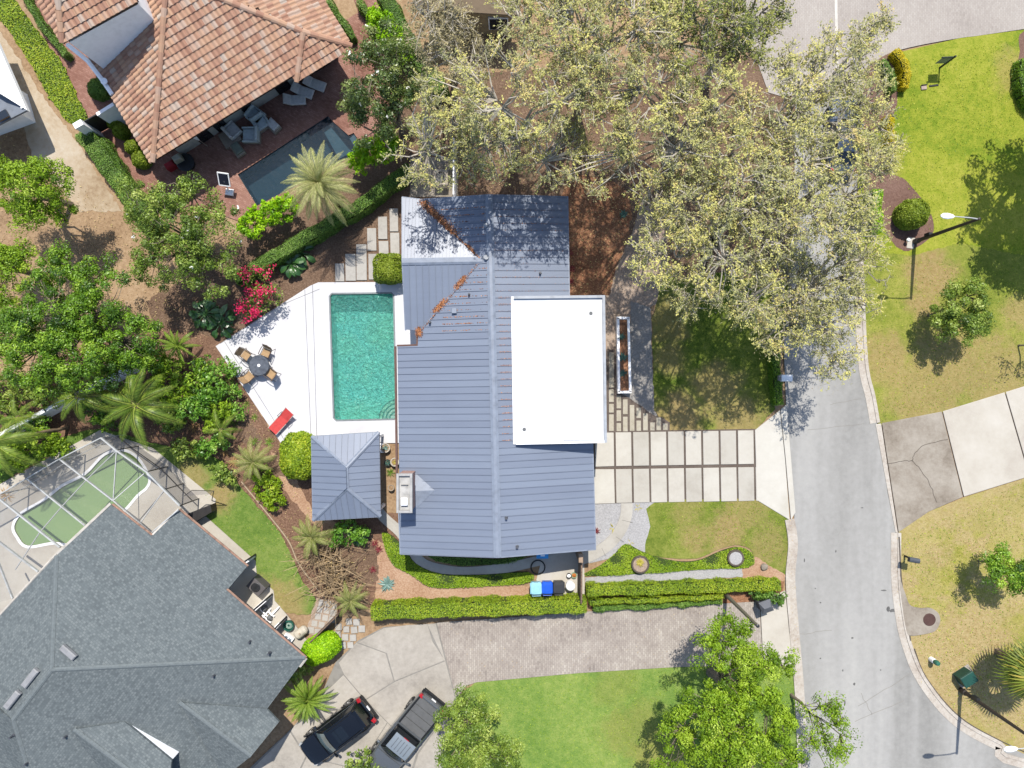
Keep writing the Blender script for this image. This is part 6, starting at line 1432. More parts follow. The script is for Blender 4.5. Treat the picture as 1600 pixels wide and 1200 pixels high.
# agaves, yuccas, tufts
rosette('agave', 'large blue grey agave on the pink stone chips', 'agave', 605, 912, 'agave', 22, 1.0, 0, (.05, -.7), dz=.08)
rosette('agave', 'dark agave alone on the north mulch bed', 'agave', 974, 335, 'agave_dk', 18, .85, 0, (.05, -.7), dz=.08)
for px, py, s_, lab in ((971, 526, .75, 'small agave nearest the oak end of the white planter'), (973, 558, 1.0, 'largest agave in the middle of the white planter'), (973, 583, .85, 'agave at the driveway end of the white planter')):
    rosette('agave', lab, 'agave', px, py, 'agave_dk', 14, s_, .45, (.05, -.7), 'agaves in the white planter')
for px, py, s_, lab in ((997, 793, .8, 'yellow tuft on grey gravel by the driveway edge'), (958, 824, 1.0, 'yellow tuft on gravel inside the curved path'), (985, 847, .8, 'green yellow tuft at the point of the ground cover'), (942, 846, .45, 'tiny tuft on gravel near the house corner')):
    rosette('yucca', lab, 'plant', px, py, 'yucca', 16, s_, 0, (.2, -.8), 'tufts on the front gravel')
rosette('yucca', 'yellow rosette inside the stone ring of the ground cover bed', 'plant', 1000, 879, 'yucca', 26, .85, 0.38, (.1, -.8))
for px, py, lab in ((586, 849, 'red leaved plant on pink chips below the pavilion'), (592, 858, 'red leaved plant beside the ground cover strip'), (583, 890, 'small red leaved plant near the blue agave'), (931, 829, 'purple red plant tucked under the east eave'), (890, 395, 'red leaved plant at the northeast eave'), (893, 420, 'red leaved plant by the eave further along'), (892, 440, 'red leaved plant by the eave next to the white block')):
    rosette('cordyline', lab, 'plant', px, py, 'cord', 14, 1.0, 0.05, (.3, -.7), 'red leaved plants')
for i, (px, py, s_, lab) in enumerate(((351, 600, 1.0, 'grassy tuft at the deck corner palm'), (358, 588, .9, 'grassy tuft touching the deck edge by the chairs'), (385, 632, .8, 'grassy tuft on mulch halfway down the deck edge'), (398, 652, .8, 'grassy tuft on mulch below the halfway tuft'), (421, 690, 1.0, 'grassy tuft at the deck point beside the red lounger'), (352, 628, 1.1, 'grassy tuft beside the old stump'), (398, 690, .9, 'grassy tuft on open mulch by the lounger end'), (366, 660, 1.0, 'grassy tuft under the thin palm'), (610, 738, .9, 'grassy tuft between the pots and pavilion'), (476, 835, .7, 'grassy tuft by the pavilion corner palm'), (1380, 100, .7, 'grassy tuft inside the curved corner hedge'), (1387, 135, .7, 'grassy tuft in the corner bark bed'))):
    rosette('grass_tuft', lab, 'grass tuft', px, py, 'tuft', 26, s_, 0.0, (.2, -.9), 'grass tufts in the beds')
for px, py, s_, lab in ((292, 655, 1.0, 'straw coloured grass clump below the bright palm'), (303, 668, .9, 'straw coloured grass clump on the back lawn edge'), (352, 706, .8, 'straw coloured grass clump nearest the thin palm'), (366, 722, .9, 'straw coloured grass clump beside the yellow green palm'), (12, 772, 1.2, 'straw coloured grass clump beside the screen enclosure')):
    rosette('straw_grass', lab, 'grass clump', px, py, 'straw', 40, s_, 0.0, (.3, -.9), 'straw grass clumps')
# tangled bare shrub
def tangle(label, blobs, n, name='tangled_shrub'):
    c = W(*blobs[0][:2], .5); t = thing(name, label, 'shrub', (c.x, c.y, 0)); mb = MB()
    for _ in range(n):
        b_ = random.choice(blobs); o_ = W(b_[0] + random.gauss(0, b_[2] * .4), b_[1] + random.gauss(0, b_[2] * .4), .15); a = random.uniform(0, 6.28); L_ = random.uniform(.6, 1.9)
        e_ = o_ + Vector((math.cos(a) * L_, math.sin(a) * L_, random.uniform(.2, 1.4))); m = o_.lerp(e_, .5) + Vector((random.gauss(0, .15), random.gauss(0, .15), random.uniform(.1, .5)))
        mb.tube([o_, m, e_, e_ + (e_ - m) * .3 - Vector((0, 0, .15))], [.03, .022, .013, .004], 3, False)
    mb.build('stem', plain('straw_stem', C(198, 172, 138), .9, var=.3, scale=4), t)
    lob = []
    for px, py, rp in blobs: q = W(px, py, .6); lob.append((q.x, q.y, q.z, rp / 25, .5))
    tips, cen = lobe_tips(lob, 8, -.2); P, S, T, D = cluster_leaves(tips, cen, 16, .07, (.25, .25, .15)); put('foliage', leaf_mesh('foliage', P, S, T, .25, .5, .9), t, LF['dry']); return t
tangle('tangled straw coloured dead shrub on the mulch below the pavilion', [(520, 880, 30), (545, 915, 26), (500, 870, 22), (520, 910, 22)], 260)

# ============================================================ OBJECTS
def rbox(mb, c, size, rz=0, b=.03): return mb.bbox(c, size, rz, b)
M_steel = plain('dark_steel', C(70, 72, 78), .4, .3); M_black = plain('black_plastic', C(44, 46, 50), .5); M_cush = plain('blue_grey_cushion', C(214, 230, 240), .9, scale=6); M_cushw = plain('pale_cushion', C(244, 244, 248), .9, scale=6)
M_tan2 = plain('tan_sling', C(206, 172, 132), .85, scale=8); M_frame = plain('bronze_frame', C(92, 74, 66), .5)
# dining set on the white deck
tc = W(404.5, 571, .74); t = thing('patio_table', 'round dark glass patio table on the white pool deck', 'table', (tc.x, tc.y, .1))
MB().lathe([(.60, 0), (.615, .012), (.6, .025), (0.0, .025)], 32, (tc.x, tc.y, .72)).build('table_top', plain('smoked_glass', C(112, 118, 130), .12, spec=.7, var=.25, scale=5), t)
MB().lathe([(.62, .0), (.64, .01), (.64, .02), (.60, .02)], 32, (tc.x, tc.y, .705)).build('table_rim', M_steel, t)
MB().lathe([(.09, 0), (.09, .02), (.03, .025), (0, .025)], 14, (tc.x, tc.y, .745)).build('umbrella_hole', M_white, t)
for k in range(4):
    a = k * 1.571 + .3; MB().tube([(tc.x + .2 * math.cos(a), tc.y + .2 * math.sin(a), .7), (tc.x + .42 * math.cos(a), tc.y + .42 * math.sin(a), .1)], .022, 6).build('leg', M_steel, t)
def chair_proto(label):
    t = thing('patio_chair', label, 'chair', (0, 0, 0), 0, 'chairs round the patio table')
    m = MB(); m.loft([[(-.24, x, .42 - .0), (-.24, x, .44), (.0, x, .41), (.24, x, .45), (.24, x, .43), (.0, x, .39)] for x in (-.25, .25)]); m.build('seat', M_tan2, t)
    m = MB(); m.loft([[(-.25, x, .44), (-.34, x, .68), (-.42, x, .92), (-.44, x, .92), (-.36, x, .68), (-.27, x, .44)] for x in (-.25, .25)]); m.build('backrest', M_tan2, t)
    for s in (-1, 1):
        MB().tube([(-.44, s * .27, .93), (-.36, s * .28, .66), (-.26, s * .28, .43), (.26, s * .28, .45), (.3, s * .29, .02)], .02, 6).build('frame', M_frame, t)
        MB().tube([(-.36, s * .29, .64), (-.1, s * .33, .66), (.24, s * .33, .65), (.28, s * .3, .45)], .022, 6).build('armrest', M_frame, t)
        MB().tube([(-.24, s * .28, .44), (-.4, s * .29, .02)], .018, 6).build('leg', M_frame, t)
    MB().tube([(-.43, -.27, .93), (-.46, 0, .95), (-.43, .27, .93)], .02, 6).build('top_rail', M_frame, t)
    return t
ch = chair_proto('tan sling patio chair at the shaded corner of the table')
ch_kids = {ch.name: kids(ch)}
for i, (px, py, lab) in enumerate(((385, 555, None), (416.5, 551, 'tan sling patio chair on the pool side of the table nearest the palms'), (389.5, 588, 'tan sling patio chair on the garden side nearest the red lounger'), (424, 584, 'tan sling patio chair on the open deck side of the table'))):
    o = ch if i == 0 else copy_tree(ch, None, ch_kids)
    if lab: o['label'] = lab
    p = W(px, py, .45); move_to(o, (p.x, p.y, .1), math.atan2(tc.y - p.y, tc.x - p.x))
# red sun lounger
p = W(440.5, 658, .35); t = thing('sun_lounger', 'red sling sun lounger at the deck point', 'lounger', (0, 0, 0))
M_red = plain('red_sling', C(238, 84, 84), .8, scale=6)
m = MB(); m.loft([[(-.85, x, .30), (-.85, x, .33), (.25, x, .36), (.85, x, .58), (.85, x, .55), (.25, x, .33)] for x in (-.31, .31)]); m.build('sling', M_red, t)
for s in (-1, 1):
    MB().tube([(-.88, s * .33, .31), (.25, s * .33, .34), (.88, s * .33, .57)], .022, 6).build('rail', plain('white_frame', C(230, 226, 226), .5), t)
    for x in (-.6, .35): MB().tube([(x, s * .33, .33), (x, s * .34, .0)], .02, 6).build('leg', M_white, t)
    MB().tube([(.1, s * .36, .34), (.12, s * .37, .55), (.45, s * .37, .52), (.5, s * .34, .4)], .018, 6).build('armrest', M_steel, t)
move_to(t, (p.x, p.y, .1), R(47))
# white planter box with mulch
pp = [G(*q) for q in ((962, 496), (981.5, 496.5), (984.5, 614), (963.5, 614.5))]
t = thing('planter_box', 'long white planter box with orange mulch beside the flat roofed block', 'planter', (*pp[0], 0))
for i in range(4):
    a, b_ = Vector((*pp[i], 0)), Vector((*pp[(i + 1) % 4], 0)); d = b_ - a; c = (a + b_) / 2; nr = Vector((d.y, -d.x, 0)).normalized() * .07
    MB().bbox((c.x + nr.x, c.y + nr.y, .26), (d.length - (.14 if i % 2 else -.0), .15, .5), math.atan2(d.y, d.x), .01).build('side_board', M_white, t)
MB().prism(pp, .0, .42).build('mulch_fill', M_orange, t)
# pots between pavilion and house
def pot(label, px, py, r, h, mat, soil, plant=None, n=14, s=.6, group='pots by the pavilion'):
    x, y = G(px, py); t = thing('plant_pot', label, 'pot', (x, y, 0), 0, group)
    MB().lathe([(r * .72, 0), (r * .95, h * .7), (r * 1.04, h * .92), (r * 1.04, h), (r * .86, h), (r * .82, h * .85), (0, h * .84)], 20, (x, y, .01)).build('bowl', mat, t)
    MB().lathe([(r * .83, 0), (0, .02)], 16, (x, y, h * .87)).build('soil', soil, t)
    if plant:
        for i in range(n):
            a = i * 2.4; o = bpy.data.objects.new('leaf', BL[plant][0]); COL.objects.link(o); place_local(o, t, Matrix.Translation((0, 0, h * .87)) @ Matrix.Rotation(a, 4, 'Z') @ Matrix.Rotation(.5 - i / n, 4, 'Y') @ Matrix.Scale(s, 4))
M_pot = plain('white_pot', C(234, 226, 216), .7); M_potb = plain('beige_pot', C(206, 188, 170), .8)
pot('largest white pot with a cactus near the deck steps', 604, 699, .28, .42, M_pot, M_soil, 'agave', 12, .38); pot('white pot half under the house eave', 618.5, 721, .26, .42, M_pot, M_soil, 'yucca', 12, .5)
pot('small beige pot with bare soil nearest the chimney', 612.5, 761, .19, .36, M_potb, M_soil); pot('dark pot with blue leaves beside the grassy tuft', 607, 722, .2, .3, M_black, M_soil, 'agave_dk', 14, .6)
for i, (px, py, lab) in enumerate(((593.5, 693, 'white paver stub at the pavilion edge nearest the deck'), (593.5, 699, 'white paver stub in the middle by the pavilion'), (593.5, 705, 'white paver stub furthest from the deck'))):
    x, y = G(px, py); tag(MB().bbox((0, 0, .05), (.5, .2, .1)).build('paver', M_white, org=None), lab, 'paver', 'paver stubs by the pavilion').matrix_basis = Matrix.Translation((x, y, 0))
# wheelie bins
def wheelie(label, px, py, mat, rz, lidmat=None):
    p = W(px, py, 1.0); t = thing('wheelie_bin', label, 'bin', (0, 0, 0), 0, 'wheelie bins by the wooden gate')
    m = MB(); loops = []
    for z, a, b_ in ((.06, .22, .26), (.5, .27, .30), (.98, .31, .35), (1.0, .33, .37)): loops.append([(sx * a - (0.03 if z < .5 else 0), sy * b_, z) for sx, sy in ((-1, -1), (1, -1), (1, 1), (-1, 1))])
    loops = [[(y, x, z) for x, y, z in lp][::-1] for lp in loops]; m.loft(loops); m.build('body', mat, t)
    m = MB(); loops = []
    for z, k in ((1.0, 1.0), (1.04, 1.0), (1.08, .9), (1.09, .5)): loops.append([(.345 * k * math.copysign(abs(math.cos(a)) ** .35, math.cos(a)), .37 * k * math.copysign(abs(math.sin(a)) ** .35, math.sin(a)), z) for a in np.linspace(0.1, 6.38, 20, endpoint=False)])
    m.loft(loops); m.build('lid', lidmat or mat, t)
    MB().tube([(-.26, -.38, 1.0), (-.26, -.46, 1.0), (.26, -.46, 1.0), (.26, -.38, 1.0)], .02, 6).build('handle', mat, t)
    for s in (-1, 1): MB().box((s * .2, .37, 1.03), (.12, .05, .05)).build('hinge', mat, t)
    for s in (-1, 1):
        m = MB(); m.loft([[(s * .3 + dx, -.26 + .1 * math.cos(a), .1 + .1 * math.sin(a)) for a in np.linspace(0, 6.28, 12, endpoint=False)] for dx in (-.03, .03)]); m.build('wheel', M_black, t)
    move_to(t, (p.x, p.y, .06), rz); return t
wheelie('pale blue wheelie bin, first from the hedge ground cover', 837.8, 919, plain('pale_blue_plastic', C(150, 206, 232, 1.5), .4), R(2)); wheelie('royal blue wheelie bin between the pale blue and black bins', 855, 918, plain('royal_blue_plastic', C(30, 92, 214, 1.4), .4), R(1)); wheelie('black wheelie bin beside the white drum', 873, 917.5, plain('charcoal_plastic', C(66, 68, 74), .45), R(1))
def lathe_thing(name, label, cat, px, py, prof, mat, z=.05, n=18, group=None, part='body', extra=()):
    x, y = G(px, py); t = thing(name, label, cat, (x, y, z), 0, group); MB().lathe(prof, n, (x, y, z)).build(part, mat, t)
    for nm, pr, mt in extra: MB().lathe(pr, n, (x, y, z)).build(nm, mt, t)
    return t
lathe_thing('water_drum', 'round white lidded drum between black bin and wooden gate', 'drum', 890, 911, [(.24, 0), (.26, .3), (.25, .62), (0, .62)], M_white, extra=(('lid', [(.27, .62), (.28, .65), (.22, .7), (.06, .72), (0, .72)], M_white),))
lathe_thing('bucket', 'small black bucket with white inside near the gate', 'bucket', 888.5, 897.5, [(.12, 0), (.16, .28), (.13, .28), (.12, .2), (0, .2)], M_black, extra=(('lining', [(.12, .2), (0, .22)], M_white),))
lathe_thing('plant_pot', 'small pale green pot with orange flowers near the gate', 'pot', 896.5, 897, [(.14, 0), (.18, .26), (.15, .26), (.14, .22), (0, .22)], plain('mint_pot', C(160, 206, 176), .6), extra=(('soil', [(.14, .22), (0, .28)], plain('orange_bloom', C(214, 130, 60), .8, var=.4, scale=14)),))
x, y = G(840.4, 885.6); m = MB(); m.tube([(x + .43 * math.cos(a), y + .43 * math.sin(a), .12 + .02 * math.sin(a * 3)) for a in np.linspace(0, 6.2832, 33)], .04, 7, False); tag(m.build('hose_ring', M_black), 'large black ring of hose lying on the bin pad', 'hose')
x, y = G(847, 863); t = thing('storage_tub', 'bright blue tub with white label under the south eave', 'tub', (x, y, .05)); MB().bbox((x, y, .25), (.7, .5, .4), 0, .03).build('tub', plain('azure_plastic', C(40, 146, 226, 1.5), .4), t); MB().bbox((x, y, .47), (.74, .54, .06), 0, .02).build('lid', plain('azure_lid', C(52, 160, 236, 1.6), .4), t); MB().box((x + .02, y - .08, .503), (.26, .09, .004)).build('sticker', M_white, t)
# stone rings in the ground cover
def ring(label, px, py, r, mat):
    x, y = G(px, py); t = thing('stone_ring', label, 'stone ring', (x, y, 0)); MB().lathe([(r, 0), (r, .34), (0, .35)], 24, (x, y, 0)).build('gravel_fill', mat, t); n_ = 22
    for i in range(n_):
        a = i * 6.2832 / n_; MB().bbox((x + r * math.cos(a), y + r * math.sin(a), .19), (.11, .15, .38 + random.uniform(-.02, .02)), a + random.gauss(0, .1), .02).build('stone', plain('dark_edging_stone', C(110, 100, 92), .9) if i == 0 else bpy.data.materials['dark_edging_stone'], t)
ring('ring of dark stones round a yellow rosette in the ground cover', 999, 880, .5, M_gravel_p); ring('ring of dark stones round pale gravel nearest the street', 1147, 870, .46, M_gravel_w)
def rock(label, px, py, r, mat):
    x, y = G(px, py); d = MB(); loops = []
    for z, k in ((0, .9), (.12, 1.05), (.22, .85), (.28, .4)): loops.append([(x + r * k * random.uniform(.85, 1.15) * math.cos(a), y + r * k * random.uniform(.7, 1.0) * math.sin(a), z) for a in np.linspace(0, 6.28, 10, endpoint=False)])
    d.loft(loops); tag(d.build('rock', mat), label, 'rock')
rock('grey rock on pink chips near the street curb', 1193, 885, .24, M_conc_old)
# driftwood stump beside the deck bed
x, y = G(374, 648); t = thing('tree_stump', 'weathered hollow log and plank on the mulch by the deck', 'log', (x, y, 0)); MB().bbox((x, y, .3), (.42, .75, .6), R(-12), .05).build('stump', M_wood, t)
MB().tube([G(362, 632) + (.15,), G(366, 640) + (.35,), G(363, 652) + (.2,)], [.12, .14, .1], 9).build('log', plain('silver_driftwood', C(178, 172, 168), .9, var=.3), t)
# air conditioner north of the house
def ac_unit(label, px, py, sx, sy, h, mat, rz=0, name='air_conditioner'):
    x, y = G(px, py); t = thing(name, label, 'air conditioner', (x, y, 0)); MB().bbox((x, y, h / 2 + .05), (sx, sy, h), rz, .03).build('cabinet', mat, t)
    r = min(sx, sy) * .4; MB().lathe([(r, 0), (r, .03), (r * .9, .04), (r * .88, .01), (0, .01)], 20, (x, y, h + .05)).build('fan_guard', M_steel, t)
    for k in range(5): MB().box((x, y, h + .075), (r * 1.8, .012, .012), rz + k * .628).build('guard_bar', M_steel, t)
ac_unit('pale air conditioner on its pad by the white side fence', 691, 283, .85, .95, .8, plain('speckled_cabinet', C(226, 214, 200), .8, var=.25, scale=9))
# side-yard equipment of the shingle house
def oriented(px_a, px_b): a, b_ = Vector(G(*px_a)), Vector(G(*px_b)); return (a + b_) / 2, (b_ - a).length, math.atan2((b_ - a).y, (b_ - a).x)
for a, b_, lab in (((378, 882), (399, 868), 'short white screen wall at the path end beside the lawn'), ((396, 954), (425, 929), 'short white screen wall between two equipment bays'), ((420, 992), (447, 964), 'short white screen wall beside the pump pipes')):
    c, L_, an = oriented(a, b_); t = thing('screen_wall', lab, 'wall', (c.x, c.y, 0), 0, 'screen walls of the equipment bays'); MB().bbox((c.x, c.y, .6), (L_, .18, 1.2), an, .02).build('wall', M_white, t); MB().box((c.x - .14 * math.sin(an) * -1, c.y + .14 * math.cos(an), .62), (L_ * .98, .1, 1.2), an).build('backing', M_dark, t)
c, L_, an = oriented((398, 902), (418, 922)); ac_unit('dark grey air conditioner in the first equipment bay', 408, 911, 1.0, .72, .85, plain('grey_cabinet', C(112, 108, 112), .6), R(-42))
x, y = G(424, 956); t = thing('pool_pump', 'white pool pump pipes on the equipment pad', 'pump', (x, y, .05)); r_ = random.Random(3)
for i in range(7):
    px, py = 414 + r_.uniform(0, 20), 945 + r_.uniform(0, 20); q = Vector((*G(px, py), .25)); a = R(-42 if i % 2 else 48); d = Vector((math.cos(a), math.sin(a), 0)) * r_.uniform(.2, .5); MB().tube([q - d + Vector((0, 0, -.2)), q - d, q + d, q + d - Vector((0, 0, .22))], .045, 7).build('pipe', M_white, t)
for px, py in ((416, 948), (424, 962)): MB().lathe([(.13, 0), (.15, .25), (.14, .4), (.06, .46), (0, .46)], 12, (*G(px, py), .06)).build('filter', plain('pump_grey', C(120, 124, 130), .5), t)
x, y = G(453.5, 975); t = thing('hose_pot', 'green round hose pot with coiled hose on the side path', 'hose pot', (x, y, .06)); MB().lathe([(.28, 0), (.34, .22), (.33, .34), (.26, .34), (.25, .12), (0, .12)], 20, (x, y, .06)).build('pot', plain('teal_green_pot', C(36, 110, 96), .5), t)
for k in range(3): MB().tube([(x + (.2 - .05 * k) * math.cos(a), y + (.2 - .05 * k) * math.sin(a), .22 + .03 * k) for a in np.linspace(0, 6.28, 15)], .03, 5, False).build('hose', plain('pale_hose', C(176, 206, 196), .6) if k == 0 else bpy.data.materials['pale_hose'], t)
x, y = G(473.5, 984); t = thing('gas_tank', 'white capsule tank lying on the side path', 'tank', (x, y, .06)); an = R(38); d = Vector((math.cos(an), math.sin(an), 0)); c = Vector((x, y, .42))
MB().tube([c - d * .46, c - d * .4, c - d * .28, c + d * .28, c + d * .4, c + d * .46], [.05, .2, .28, .28, .2, .05], 16).build('tank', plain('cream_tank', C(238, 230, 216), .5), t)
for s in (-1, 1): MB().box((c.x + d.x * .2 * s, c.y + d.y * .2 * s, .12), (.06, .4, .14), an).build('foot', M_steel, t)
MB().lathe([(.06, 0), (.06, .08), (0, .08)], 10, (x, y, .68)).build('valve', M_potb, t)
x, y = G(449.5, 999); t = thing('hatch_frame', 'white framed glass cold frame standing on the side path', 'cold frame', (x, y, .06)); an = R(-37); MB().bbox((x, y, .2), (.62, .8, .3), an, .02).build('frame', M_white, t)
for s in (-1, 1): MB().box((x + .14 * s * math.cos(an), y + .14 * s * math.sin(an), .352), (.2, .64, .01), an).build('pane', plain('pale_glass', C(150, 166, 182), .1), t)
# white gazing items on the verge
def mailbox(label, px, py, h, mat, post_mat, rz, L_=.5, w=.22, arm=True):
    x, y = G(px, py); t = thing('mailbox', label, 'mailbox', (0, 0, 0)); MB().bbox((0, 0, h / 2), (.1, .1, h), 0, .01).build('post', post_mat, t)
    m = MB(); m.loft([[(xx, w / 2 * math.cos(a), h + .02 + max(0, .16 + .12 * math.sin(a)) if math.sin(a) > -.2 else h + .02) for a in np.linspace(-.6, math.pi + .6, 12)] for xx in (-L_ * .35, L_ * .65)]); m.build('box', mat, t)
    MB().box((L_ * .65 + .006, 0, h + .14), (.012, w * .8, .18)).build('door', post_mat, t); MB().box((0, w / 2 + .012, h + .22), (.03, .015, .14)).build('flag', plain('flag_red', C(180, 50, 40), .6), t)
    if arm: MB().tube([(.3, 0, h), (0, 0, h - .35)], .025, 6).build('brace', post_mat, t)
    move_to(t, (x, y, 0), rz); return t
M_mbx = plain('slate_metal', C(98, 104, 116), .4)
mailbox('dark slate mailbox on a post at the dry verge curb', 1412.5, 868, 1.05, M_mbx, M_black, R(170), .62, .3)
mailbox('grey mailbox with an orange brown post beside the ball bush', 1408, 344, 1.0, plain('grey_metal', C(120, 124, 132), .5), plain('orange_wood', C(190, 110, 60), .8), R(195), .5, .22)
x, y = G(1213, 591); t = thing('mailbox', 'white mailbox cabinet standing in the low street hedge', 'mailbox', (x, y, 0)); MB().bbox((x, y, .6), (.4, .34, 1.2), 0, .02).build('pillar', M_wall_g, t); MB().bbox((x + .1, y, 1.32), (.66, .4, .26), 0, .03).build('box', M_white, t); MB().box((x - .3, y, 1.3), (.18, .3, .2)).build('door', M_wall_g, t)
x, y = G(1187, 939); t = thing('mailbox', 'charcoal pillar mailbox with pitched cap at the paver driveway', 'mailbox', (x, y, 0)); rz_ = R(20)
MB().bbox((x, y, .55), (.62, .62, 1.1), rz_, .02).build('pillar', plain('charcoal_stucco', C(92, 96, 106), .85), t)
m = MB(); T_m = Matrix.Translation((x, y, 1.1)) @ Matrix.Rotation(rz_, 4, 'Z'); m.add([T_m @ Vector(v) for v in ((-.37, -.37, 0), (.37, -.37, 0), (.37, .37, 0), (-.37, .37, 0), (-.2, 0, .26), (.2, 0, .26))], [(0, 1, 5, 4), (2, 3, 4, 5), (1, 2, 5), (3, 0, 4), (3, 2, 1, 0)]); m.build('cap', plain('charcoal_cap', C(112, 116, 128), .7), t)
m = MB(); q_ = T_m @ Vector((.0, .318, -.35)); m.box(q_, (.34, .03, .3), rz_); m.build('door', M_black, t)
# poles and street lamps
def street_lamp(label, px, py, h, mat, arm_px, azim, pad=False):
    x, y = G(px, py); t = thing('street_lamp', label, 'street lamp', (0, 0, 0), 0, 'street lamps')
    MB().lathe([(.17, 0), (.17, .5), (.12, .56), (.105, h * .5), (.075, h), (0, h + .02)], 14).build('pole', mat, t)
    MB().tube([(0, 0, h - .1), (.5, 0, h + .04), (1.3, 0, h + .08), (1.55, 0, h + .06)], [.04, .035, .03, .03], 8).build('arm', M_alu, t)
    m = MB(); loops = []
    for xx, w, hh in ((1.4, .04, .03), (1.5, .11, .06), (1.75, .17, .08), (2.0, .15, .07), (2.14, .05, .03)): loops.append([(xx, w * math.cos(a), h + .06 + hh * math.sin(a)) for a in np.linspace(0, 6.2832, 12, endpoint=False)])
    m.loft(loops); m.build('lamp_head', M_white, t, smooth=True); MB().lathe([(.1, 0), (.09, -.04), (0, -.05)], 12, (1.82, 0, h)).build('lens', M_glass, t)
    MB().bbox((0.02, -.14, 1.5), (.22, .16, .5), 0, .02).build('control_box', M_black, t)
    move_to(t, (x, y, 0), azim); return t
M_pole = plain('dark_pole', C(70, 62, 58), .6)
street_lamp('dark street lamp with white head standing in the bark bed', 1428, 378, 6.0, M_pole, None, R(176))
street_lamp('dark street lamp with white head at the street corner by the fan palm', 1500, 1077, 6.7, M_pole, None, R(184))
x, y = G(1422, 380); tag(MB().bbox((0, 0, .05), (.45, .7, .1), R(-8), .02).build('lamp_pad', M_conc), 'small pale concrete pad at the foot of the lamp', 'pad').matrix_basis = Matrix.Translation((x, y, 0))
lathe_thing('garden_light', 'small white globe light beside the lamp pad', 'light', 1413.5, 377, [(.04, 0), (.04, .3), (0, .3)], M_black, 0, 10, None, 'stake', (('globe', [(.05, .3), (.11, .36), (.12, .42), (.08, .5), (0, .52)], M_white),))
x, y = G(1133, 928); t = thing('utility_pole', 'tall thin pale pole rising from the hedge end', 'pole', (x, y, 0)); MB().lathe([(.13, 0), (.11, 2.5), (.085, 5.6), (0, 5.62)], 14, (x, y, 0)).build('shaft', plain('pale_pole', C(138, 132, 118), .7), t); MB().lathe([(.1, 5.6), (.1, 5.68), (.06, 5.7), (0, 5.7)], 14, (x, y, 0)).build('pole_cap', M_steel, t)
# sign on the corner turf
x, y = G(1467, 107); t = thing('yard_sign', 'dark post with a hanging sign board on the corner turf', 'sign', (0, 0, 0)); M_post = plain('dark_green_post', C(44, 64, 52), .7)
MB().bbox((0, 0, .82), (.09, .09, 1.64), 0, .01).build('post', M_post, t); MB().bbox((-.34, 0, 1.5), (.84, .07, .08), 0, .01).build('crossbar', M_post, t)
MB().bbox((-.37, 0, 1.06), (.60, .03, .68), 0, .01).build('board', plain('sign_board', C(150, 166, 160), .5), t)
for s in (-.2, .2): MB().tube([(-.37 + s, 0, 1.47), (-.37 + s, 0, 1.39)], .012, 5).build('hook', M_steel, t)
move_to(t, (x, y, 0), R(2))
x, y = G(1442, 138); t = thing('service_hatch', 'small pale utility lid set in the corner turf', 'utility lid', (x, y, 0)); MB().bbox((x, y, .06), (.34, .26, .16), R(6), .02).build('lid', plain('pink_concrete', C(206, 186, 178), .8), t); MB().bbox((x, y + .15, .1), (.36, .04, .22), R(6), .01).build('rim', M_black, t)
x, y = G(1458, 134.5); tag(MB().bbox((0, 0, .05), (.58, .12, .12), R(8), .03).build('drain_grate', M_black), 'thin dark drain grate lying below the yard sign', 'grate').matrix_basis = Matrix.Translation((x, y, 0))
# corner utilities
x, y = G(1500, 1053); t = thing('utility_box', 'dark green utility cabinet on a pad in the palm shade', 'utility box', (x, y, 0)); MB().bbox((x + .25, y - .12, .06), (1.15, 1.1, .12), R(32), .02).build('pad', M_conc_mid, t); MB().bbox((x, y, .46), (.85, .66, .72), R(32), .05).build('cabinet', plain('utility_green', C(30, 84, 74), .5), t); MB().bbox((x + .02, y, .85), (.9, .7, .08), R(32), .03).build('lid', plain('utility_lid_green', C(38, 96, 86), .5), t)
lathe_thing('cable_marker', 'stubby white post with a green cap on the dry verge', 'marker post', 1453.5, 1029, [(.16, 0), (.16, .45), (.13, .5), (0, .5)], M_white, 0, 14, None, 'post', (('cap', [(.15, .5), (.16, .7), (.12, .82), (0, .84)], plain('cap_green', C(60, 130, 110), .5)),))
x, y = G(1466, 1025); tag(MB().bbox((0, 0, .03), (.25, .2, .05), .4, .01).build('paint_stone', plain('pink_paint', C(224, 130, 118), .8)), 'small pink painted stone beside the green capped post', 'stone').matrix_basis = Matrix.Translation((x, y, 0))
# villa patio furniture
AN = math.atan2(TS.e.y, TS.e.x) if abs(math.atan2(TS.e.y, TS.e.x)) < 1.6 else math.atan2(-TS.e.y, -TS.e.x)
def armchair(label, px, py, rz, mat, w=.95, name='armchair', cat='armchair', back=True):
    x, y = G(px, py); t = thing(name, label, cat, (0, 0, 0), 0, 'lounge seats on the villa patio'); MB().bbox((0, 0, .18), (w, .9, .26), 0, .03).build('base', plain('wicker', C(176, 166, 156), .9) if 'wicker' not in bpy.data.materials else bpy.data.materials['wicker'], t)
    MB().bbox((.04, 0, .39), (w * .82, .72, .16), 0, .05).build('cushion', mat, t)
    if back:
        MB().bbox((-w * .42, 0, .58), (.18, .86, .5), 0, .06).build('back_cushion', mat, t)
        for s in (-1, 1): MB().bbox((.02, s * .42, .46), (w * .9, .1, .26), 0, .04).build('arm', mat, t)
    move_to(t, (x, y, .06), rz); return t
armchair('blue grey armchair nearest the villa door', 404, 186, AN - 1.2, M_cush); armchair('second blue grey armchair angled beside the door armchair', 412, 196, AN - 1.5, M_cush, .8)
armchair('pale blue armchair facing the pool with two pillows', 396, 215, AN + 2.6, M_cush, 1.05); armchair('pale cushioned seat on the beige platform', 368, 208, AN + .2, M_cushw, .85)
